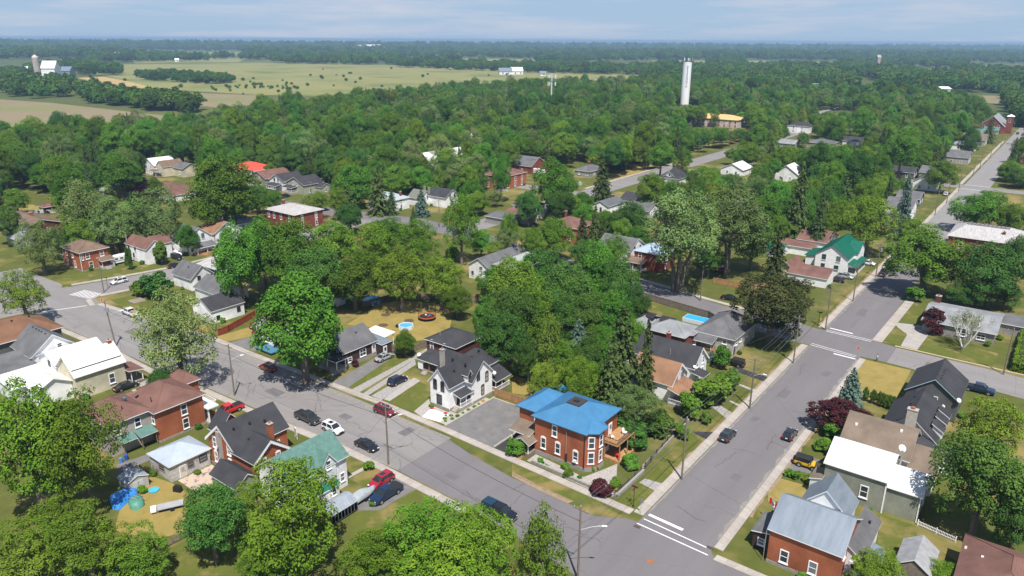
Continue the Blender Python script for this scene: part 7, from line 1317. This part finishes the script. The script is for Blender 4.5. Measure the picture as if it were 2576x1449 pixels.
# stone garden walls
def wall(pts,h,w,m,label):
    b=MB(); r=thing('garden_wall',label,'wall',(pts[0][0],pts[0][1])); RW=random.Random(8)
    for (x0,y0),(x1,y1) in zip(pts,pts[1:]):
        L=math.hypot(x1-x0,y1-y0); a=math.atan2(y1-y0,x1-x0); k=max(1,int(L/.75))
        for c in range(2):
            for i in range(k):
                t=(i+.5+(.25 if c else 0))/k
                if t>1: continue
                key='blk%.2f%.2f'%(h,w)
                if key not in SLABM: q=MB(); q.box(-.365,.365,-w/2,w/2,0,h/2-.015); ob=q.build('stone',m,r,bevel=.03); SLABM[key]=ob.data
                else: ob=link('stone',SLABM[key],r)
                ob.location=(x0+(x1-x0)*t-pts[0][0],y0+(y1-y0)*t-pts[0][1],c*h/2); ob.rotation_euler[2]=a+RW.uniform(-.04,.04)
wall([(-62.4,88.3),(-47.0,87.9),(-46.0,88.6),(-46.0,97)],.6,.4,STONE,'low grey stone wall round the blue roofed corner garden'); wall([(-46.6,98),(-47.4,118)],.5,.4,STONE,'low stone wall along the side garden')
# ---------------------------------------------------------------- garden things
def pool(x,y,r_,h,label,wallm,n=20):
    r=thing('swimming_pool',label,'pool',(x,y)); b=MB(); N=n
    V=[(r_*math.cos(6.283*i/N),r_*math.sin(6.283*i/N),z) for z in(0,h) for i in range(N)]; V+=[((r_-.12)*math.cos(6.283*i/N),(r_-.12)*math.sin(6.283*i/N),z) for z in(h,h-.3) for i in range(N)]
    b.add(V,[(k*N+i,k*N+(i+1)%N,(k+1)*N+(i+1)%N,(k+1)*N+i) for k in range(3) for i in range(N)]); b.build('wall',wallm,r)
    b=MB(); b.face([((r_-.11)*math.cos(6.283*i/N),(r_-.11)*math.sin(6.283*i/N),h-.15) for i in range(N)]); b.build('water',mat('pool water',(.10,.40,.62),.06,(.08,.34,.56),1.2,spec=.6),r)
    for i in range(0,N,2): a=6.283*i/N; b=MB(); b.box(r_*math.cos(a)-.05,r_*math.cos(a)+.05,r_*math.sin(a)-.05,r_*math.sin(a)+.05,0,h); b.build('leg',TRIM,r)
    return r
p=pool(-121.9,118.8,1.75,.95,'round blue frame pool on the dry lawn',plain('pool wall white',(.62,.68,.74),.5)); b=MB(); b.box(-2.4,-1.7,-1.2,-.6,0,.7); b.bar((-2.2,-1.3,0),(-1.7,-.9,1.2),.04); b.build('ladder',DARK,p)
pool(-142.4,126.5,2.6,1.1,'larger round pool with grey cover behind the fence',plain('pool wall blue',(.10,.25,.4),.5))
x,y=-67.4,166.8; r=thing('swimming_pool','rectangular bright blue pool behind the dark brick house','pool',(x,y)); b=MB(); b.box(-3.2,3.2,-1.7,1.7,0,1.0); b.build('wall',plain('pool wall white',(.62,.68,.74),.5),r); b=MB(); b.box(-3.05,3.05,-1.55,1.55,1.0,1.03); b.build('water',mat('pool cover blue',(.04,.36,.72),.3,(.03,.31,.66),1),r)
x,y=-104.1,45.7; r=thing('paddling_pool','small turquoise paddling pool on the dry grass','pool',(x,y)); b=MB(); N=18; V=[(rr*math.cos(6.283*i/N),rr*math.sin(6.283*i/N),z) for rr,z in((.75,0),(.8,.25),(.62,.25),(.6,.1)) for i in range(N)]; b.add(V,[(k*N+i,k*N+(i+1)%N,(k+1)*N+(i+1)%N,(k+1)*N+i) for k in range(3) for i in range(N)]); b.build('ring',plain('turquoise plastic',(.06,.42,.60),.4),r); b=MB(); b.face([(.61*math.cos(6.283*i/N),.61*math.sin(6.283*i/N),.14) for i in range(N)]); b.build('water',MAT['pool water'],r)
x,y=-122.0,126.4; r=thing('trampoline','round trampoline with orange rim and black safety net','trampoline',(x,y)); N=20; rr=2.25
b=MB(); b.face([(rr*.86*math.cos(6.283*i/N),rr*.86*math.sin(6.283*i/N),.92) for i in range(N)]); b.build('mat',plain('trampoline mat',(.02,.02,.022),.8),r)
b=MB(); V=[(q*math.cos(6.283*i/N),q*math.sin(6.283*i/N),z) for q,z in((rr,.86),(rr,1.0),(rr*.85,.98)) for i in range(N)]; b.add(V,[(k*N+i,k*N+(i+1)%N,(k+1)*N+(i+1)%N,(k+1)*N+i) for k in range(2) for i in range(N)]); b.build('rim_pad',plain('orange pad',(.62,.14,.03),.6),r)
for i in range(6):
    a=6.283*i/6; b=MB(); b.bar((rr*math.cos(a),rr*math.sin(a),0),(rr*1.02*math.cos(a),rr*1.02*math.sin(a),2.9),.03,6); b.build('pole',DARK,r)
b=MB()
for i in range(60): a=6.283*i/60; b.bar((rr*math.cos(a),rr*math.sin(a),1.0),(rr*math.cos(a),rr*math.sin(a),2.8),.009,3)
for z_ in [1.0+.15*i for i in range(13)]:
    for i in range(30): a,c_=6.283*i/30,6.283*(i+1)/30; b.bar((rr*math.cos(a),rr*math.sin(a),z_),(rr*math.cos(c_),rr*math.sin(c_),z_),.009,3)
b.build('net',DARK,r)['kind']='stuff'
for (x_,y_,c_) in((-.6,.2,TRIM),(.5,.6,plain('toy blue',(.05,.25,.6),.5)),(.6,-.1,plain('toy red',(.6,.05,.1),.5))): b=MB(); b.box(x_-.25,x_+.25,y_-.2,y_+.2,.93,1.15); b.build('cushion',c_,r,bevel=.06)
for i,(u,v) in enumerate([(1425,220),(1305,270),(1280,375),(1540,330)]):
    x,y=tl(12,u,v); b=MB(); b.face([(x+1.25*math.cos(6.283*k/14)*(1+.15*math.sin(k*2)),y+1.25*math.sin(6.283*k/14),.045) for k in range(14)]); struct(b.build('soil_patch',mat('dark soil',(.11,.075,.05),.95,(.08,.055,.04),2),None,(x,y,0)),'round bare soil patch')
# tarpaulins over heaps
def tarp(pts,h,m,label):
    P=[tl(3,*p) for p in pts]; cx=sum(p[0] for p in P)/len(P); cy=sum(p[1] for p in P)/len(P); r=thing('tarpaulin_heap',label,'tarpaulin',(cx,cy)); b=MB(); N=len(P); RT=random.Random(2)
    rings=[[( (x-cx)*s,(y-cy)*s,z+RT.uniform(-.12,.12)*(s<1)) for x,y in P] for s,z in((1,0),(.93,h*.55),(.72,h*.85),(.4,h))]; V=[q for rg in rings for q in rg]+[(0,0,h*1.02)]
    b.add(V,[(k*N+i,k*N+(i+1)%N,(k+1)*N+(i+1)%N,(k+1)*N+i) for k in range(3) for i in range(N)]+[(3*N+i,3*N+(i+1)%N,4*N) for i in range(N)]); b.build('sheet',m,r,smooth=True)
    b=MB()
    for k in(-.6,0,.6): b.bar((-1.2,k,h+.06),(.6,k+.3,h+.03),.05)
    b.build('plank',OLDWOOD,r)
tarp([(1100,690),(1230,620),(1330,570),(1400,610),(1390,680),(1280,720),(1200,790),(1130,780)],1.3,mat('blue tarpaulin',(.02,.17,.55),.45,(.05,.25,.62),1.2,bump=.6),'bright blue tarpaulin over a heap by the grey shed'); tarp([(1290,720),(1350,660),(1440,680),(1460,740),(1380,800),(1310,780)],1.1,mat('green tarpaulin',(.06,.22,.16),.5,(.12,.30,.24),1.5,bump=.5),'torn green tarpaulin beside the blue one')
x,y=-101.0,47.9; r=thing('grill','black covered barbecue grill on the dry lawn','grill',(x,y),.4); b=MB(); b.add([(-.7,-.35,0),(.7,-.35,0),(.7,.35,0),(-.7,.35,0),(-.65,-.3,.85),(.65,-.3,.85),(.65,.3,.85),(-.65,.3,.85),(-.35,-.2,1.2),(.35,-.2,1.2),(.35,.2,1.15),(-.35,.2,1.15)],[(0,1,5,4),(1,2,6,5),(2,3,7,6),(3,0,4,7),(4,5,9,8),(5,6,10,9),(6,7,11,10),(7,4,8,11),(8,9,10,11)]); b.build('cover',plain('black cover',(.015,.015,.017),.6),r,bevel=.04)
x,y=-97.4,45.4; r=thing('folding_trailer','flat grey folding trailer on the dry grass','trailer',(x,y),R(62)); b=MB(); b.box(-2.4,1.2,-.8,.8,.6,.7); b.build('bed',mat('grey boards',(.36,.37,.39),.7,(.28,.29,.30),1),r); b=MB(); b.box(-3.3,-2.5,-.7,.7,.35,.75); b.build('box',TRIM,r,bevel=.05)
for s in(-1,1): b=MB(); b.bar((-.4,s*.75,.3),(-.4,s*.95,.3),.3,10); b.build('wheel',BLACK,r)
h=House('shed','little beige garden shed with arched doors by the blue canopy','shed',-75,110); h.block(-76.4,-73.8,108.6,110.9,2.0,'gy',2.8,plain('beige plastic',(.52,.46,.40),.6),SH_S,oh=.2); b=MB(); b.box(-75.8,-74.4,108.5,108.6,.1,1.9); h.mb('door',b,plain('shed door',(.18,.15,.14),.6))
h=House('canopy','blue tarpaulin canopy behind the blue roofed house','canopy',-71,109.5); h.block(-72.8,-69.4,108.2,111.2,2.2,'gy',2.9,None,mat('canopy blue',(.01,.24,.52),.5,(.01,.20,.46),1),plain('canopy edge',(.01,.2,.45),.6),oh=.1,th=.05)
for p in((-72.6,108.4),(-69.6,108.4),(-72.6,111),(-69.6,111)): b=MB(); b.cyl(p[0],p[1],0,2.2,.05,6); h.mb('post',b,DARK)
# plants along the white house and in the beds
PL=[(-83.0,90.0),(-82.6,91.4),(-82.5,92.8),(-82.6,94.4),(-82.5,96.0),(-82.4,97.6),(-82.5,99.0),(-82.6,100.4),(-83.8,90.6),(-84.4,91.6),(-83.6,92.2)]
LY=leafmat('yellow flowers',(.45,.30,.01),(.6,.42,.03),.2)
def plant(x,y,rr,mk,label):
    k=int(260*rr/.5); d=sph(k); d[:,2]=np.abs(d[:,2]); t=thing('garden_plant',label,'plant',(x,y)); link('foliage',quads('foliage',d*rr*nr.uniform(.5,1,k)[:,None]*np.array([1,1,.8]),d+nr.normal(size=d.shape)*.4,nr.uniform(.10,.22,k),.6,nr.uniform(0,1,k),mk),t)
WD=['nearest the corner','second along the pebble bed','third along the pebble bed','fourth along the pebble bed','fifth along the pebble bed','sixth along the pebble bed','seventh along the pebble bed','at the far end of the pebble bed','by the lower steps','by the brick steps','beside the red flowers']
for i,(x,y) in enumerate(PL): plant(x,y,.34+.2*(i%3)/2,LY if i==7 else LEAF['L' if i%2 else 'M'],('yellow flowering plant ' if i==7 else 'low green garden plant ')+WD[i])
PK=leafmat('pink flowers',(.55,.02,.16),(.7,.08,.25),.2)
for (u,v,w_) in((1770,1215,'on the left of the white pad'),(1905,1265,'on the right of the white pad')): x,y=tl(12,u,v); plant(x,y,.42,PK,'bright pink flower pot '+w_)
for (u,v,w_) in((295,310,'left under the brick wall'),(345,345,'low under the brick wall'),(565,430,'beside the foundation'),(680,460,'at the bay corner')): x,y=tl(23,u,v); plant(x,y,.5,LEAF['M'],'small green plant '+w_)
for (u,v,w_) in((1060,540,'in the corner bed'),(1040,580,'nearest the iron fence')): x,y=tl(23,u,v); plant(x,y,.6,LY,'yellow blooming plant '+w_)
# red chairs on the white porch, blue barrels, green boxes, bins
def chair(x,y,z,rz,m,label):
    r=thing('garden_chair',label,'chair',(x,y,z),rz); b=MB(); b.box(-.3,.3,-.3,.3,.38,.48); b.build('seat',m,r); b=MB(); b.add([(-.3,-.3,.45),(-.22,-.3,.45),(-.4,-.3,1.05),(-.48,-.3,1.05),(-.3,.3,.45),(-.22,.3,.45),(-.4,.3,1.05),(-.48,.3,1.05)],[(0,1,2,3),(7,6,5,4),(1,5,6,2),(0,3,7,4),(3,2,6,7)]); b.build('backrest',m,r)
    for a_ in(-.25,.25):
        for c_ in(-.25,.25): b=MB(); b.box(a_-.03,a_+.03,c_-.03,c_+.03,0,.4); b.build('leg',m,r)
CR=plain('red chair paint',(.55,.02,.03),.5); chair(-84.4,105.3,.5,0,CR,'red chair on the side porch of the white house'); chair(-51.2,97.8,.55,0,CR,'red cushioned chair under the timber deck'); chair(-51.6,100.6,3.5,0,TRIM,'white chair on the upper timber deck'); chair(-52.6,98.0,3.5,1.0,TRIM,'second white chair on the upper deck')
for i,(x,y,m_,w_) in enumerate([(-116.4,47.6,plain('barrel blue',(.02,.08,.40),.5),'blue barrel by the green awning'),(-116.2,46.6,plain('barrel pale',(.08,.22,.5),.5),'pale blue barrel by the stucco wall')]):
    r=thing('barrel',w_,'barrel',(x,y)); b=MB(); b.cyl(0,0,0,.9,.3,12); b.build('body',m_,r,smooth=False); b=MB(); b.cyl(0,0,.3,.36,.315,12); b.cyl(0,0,.6,.66,.315,12); b.build('hoop',m_,r)
for i,(u,v,w_) in enumerate([(590,410,'left'),(683,415,'right')]):
    x,y=tl(21,u,v); r=thing('utility_cabinet','pale green utility cabinet on the far lawn, '+w_+' of the two','cabinet',(x,y)); b=MB(); b.box(-.7,.7,-.5,.5,0,1.5); b.build('box',plain('cabinet green',(.45,.52,.47),.6),r,bevel=.05); b=MB(); b.box(-.75,.75,-.55,.55,1.5,1.6); b.build('lid',plain('cabinet green',(.45,.52,.47),.6),r)
x,y=tl(32,528,330); r=thing('fire_hydrant','small yellow fire hydrant at the far crossing','hydrant',(x,y)); b=MB(); b.cyl(0,0,0,.7,.12,10); b.cyl(0,0,.7,.85,.12,10,0,.04); b.bar((-.2,0,.45),(.2,0,.45),.06,8); b.build('body',plain('hydrant yellow',(.65,.42,.02),.5),r)
# brick planter on the corner lawn
x,y=tl(2,1380,135); r=thing('planter','square stone edged planter on the corner lawn','planter',(x,y)); b=MB()
for q in((-1.6,1.6,-1.6,-1.3),(-1.6,1.6,1.3,1.6),(-1.6,-1.3,-1.3,1.3),(1.3,1.6,-1.3,1.3)): b.box(*q,0,.35)
b.build('edging',STONE,r); b=MB(); b.box(-1.3,1.3,-1.3,1.3,0,.2); b.build('soil',DIRT,r)
# manholes
for i,(u,v) in enumerate([(1258,955),(1995,1168)]): x,y=tl(23,u,v); b=MB(); b.box(x-.5,x+.5,y-.3,y+.3,Z+.002,Z+.02); o=b.build('drain_grate',mat('rusty iron',(.09,.06,.055),.8),None,(x,y,0)); tag(o,['iron drain grate left of the crossing lines','iron drain grate right of the crossing lines'][i],'drain')
x,y=tl(23,1393,1302); b=MB(); b.cyl(x,y,Z,Z+.022,.5,16); tag(b.build('manhole_cover',mat('rust',(.35,.14,.06),.8,(.25,.10,.05),3),None,(x,y,0)),'round rusty manhole cover in the crossing','manhole')
# ---------------------------------------------------------------- the walking person
def person(x,y,rz,label):
    sk=[(0,0,.95),(0,0,1.15),(.02,0,1.38),(.02,0,1.52),(.04,0,1.68), (.0,.1,.9),(.16,.1,.50),(.22,.1,.08),(.34,.1,.04), (0,-.1,.9),(-.04,-.1,.5),(-.26,-.1,.12),(-.16,-.1,.05), (.02,.2,1.36),(-.08,.25,1.1),(.02,.25,.86), (.02,-.2,1.36),(.1,-.25,1.12),(.28,-.24,.95)]
    ed=[(0,1),(1,2),(2,3),(3,4),(0,5),(5,6),(6,7),(7,8),(0,9),(9,10),(10,11),(11,12),(2,13),(13,14),(14,15),(2,16),(16,17),(17,18)]
    rad=[.14,.14,.15,.06,.105,.1,.07,.05,.045,.1,.07,.05,.045,.07,.05,.04,.07,.05,.04]
    me=bpy.data.meshes.new('body'); me.from_pydata(sk,ed,[]); r=thing('person',label,'person',(x,y,Z),rz); o=link('body',me,r); s=o.modifiers.new('skin','SKIN'); 
    for i,v in enumerate(me.skin_vertices[0].data): v.radius=(rad[i],rad[i]); v.use_root=(i==0)
    o.modifiers.new('sub','SUBSURF').levels=2; o.modifiers['sub'].render_levels=2
    m,n,l,bs=_nt('person cloth'); g=n.new('ShaderNodeTexCoord'); sp=n.new('ShaderNodeSeparateXYZ'); l.new(g.outputs['Object'],sp.inputs[0]); cr=n.new('ShaderNodeValToRGB'); cr.color_ramp.interpolation='CONSTANT'; dv=n.new('ShaderNodeMath'); dv.operation='DIVIDE'; dv.inputs[1].default_value=1.9; l.new(sp.outputs['Z'],dv.inputs[0]); l.new(dv.outputs[0],cr.inputs[0]); e=cr.color_ramp.elements; e[0].color=(.03,.035,.05,1); e[1].position=.505; e[1].color=(.72,.74,.76,1); k=e.new(.78); k.color=(.45,.25,.17,1); l.new(cr.outputs[0],bs.inputs['Base Color']); me.materials.append(m)
    b=MB(); b.cyl(.03,0,1.66,1.80,.125,10,0,.07); b.build('hair',plain('hair brown',(.06,.03,.02),.7),r,smooth=True)
x,y=tl(32,1092,740); person(x,y,R(200),'pedestrian in white top and dark trousers walking by the corner')
# ---------------------------------------------------------------- summer haze
m=bpy.data.materials.new('haze air'); m.use_nodes=True; n=m.node_tree.nodes; l=m.node_tree.links; n.clear(); o=n.new('ShaderNodeOutputMaterial'); v=n.new('ShaderNodeVolumePrincipled'); v.inputs['Color'].default_value=(.50,.74,1,1); v.inputs['Density'].default_value=.00014; v.inputs['Anisotropy'].default_value=.2; l.new(v.outputs[0],o.inputs['Volume'])
b=MB(); b.box(-G0-500,G0+500,-G0*.4-500,G0+500,-3,74); hz=b.build('haze',m); hz['kind']='stuff'; hz['label']='thin blue summer haze over the whole land'
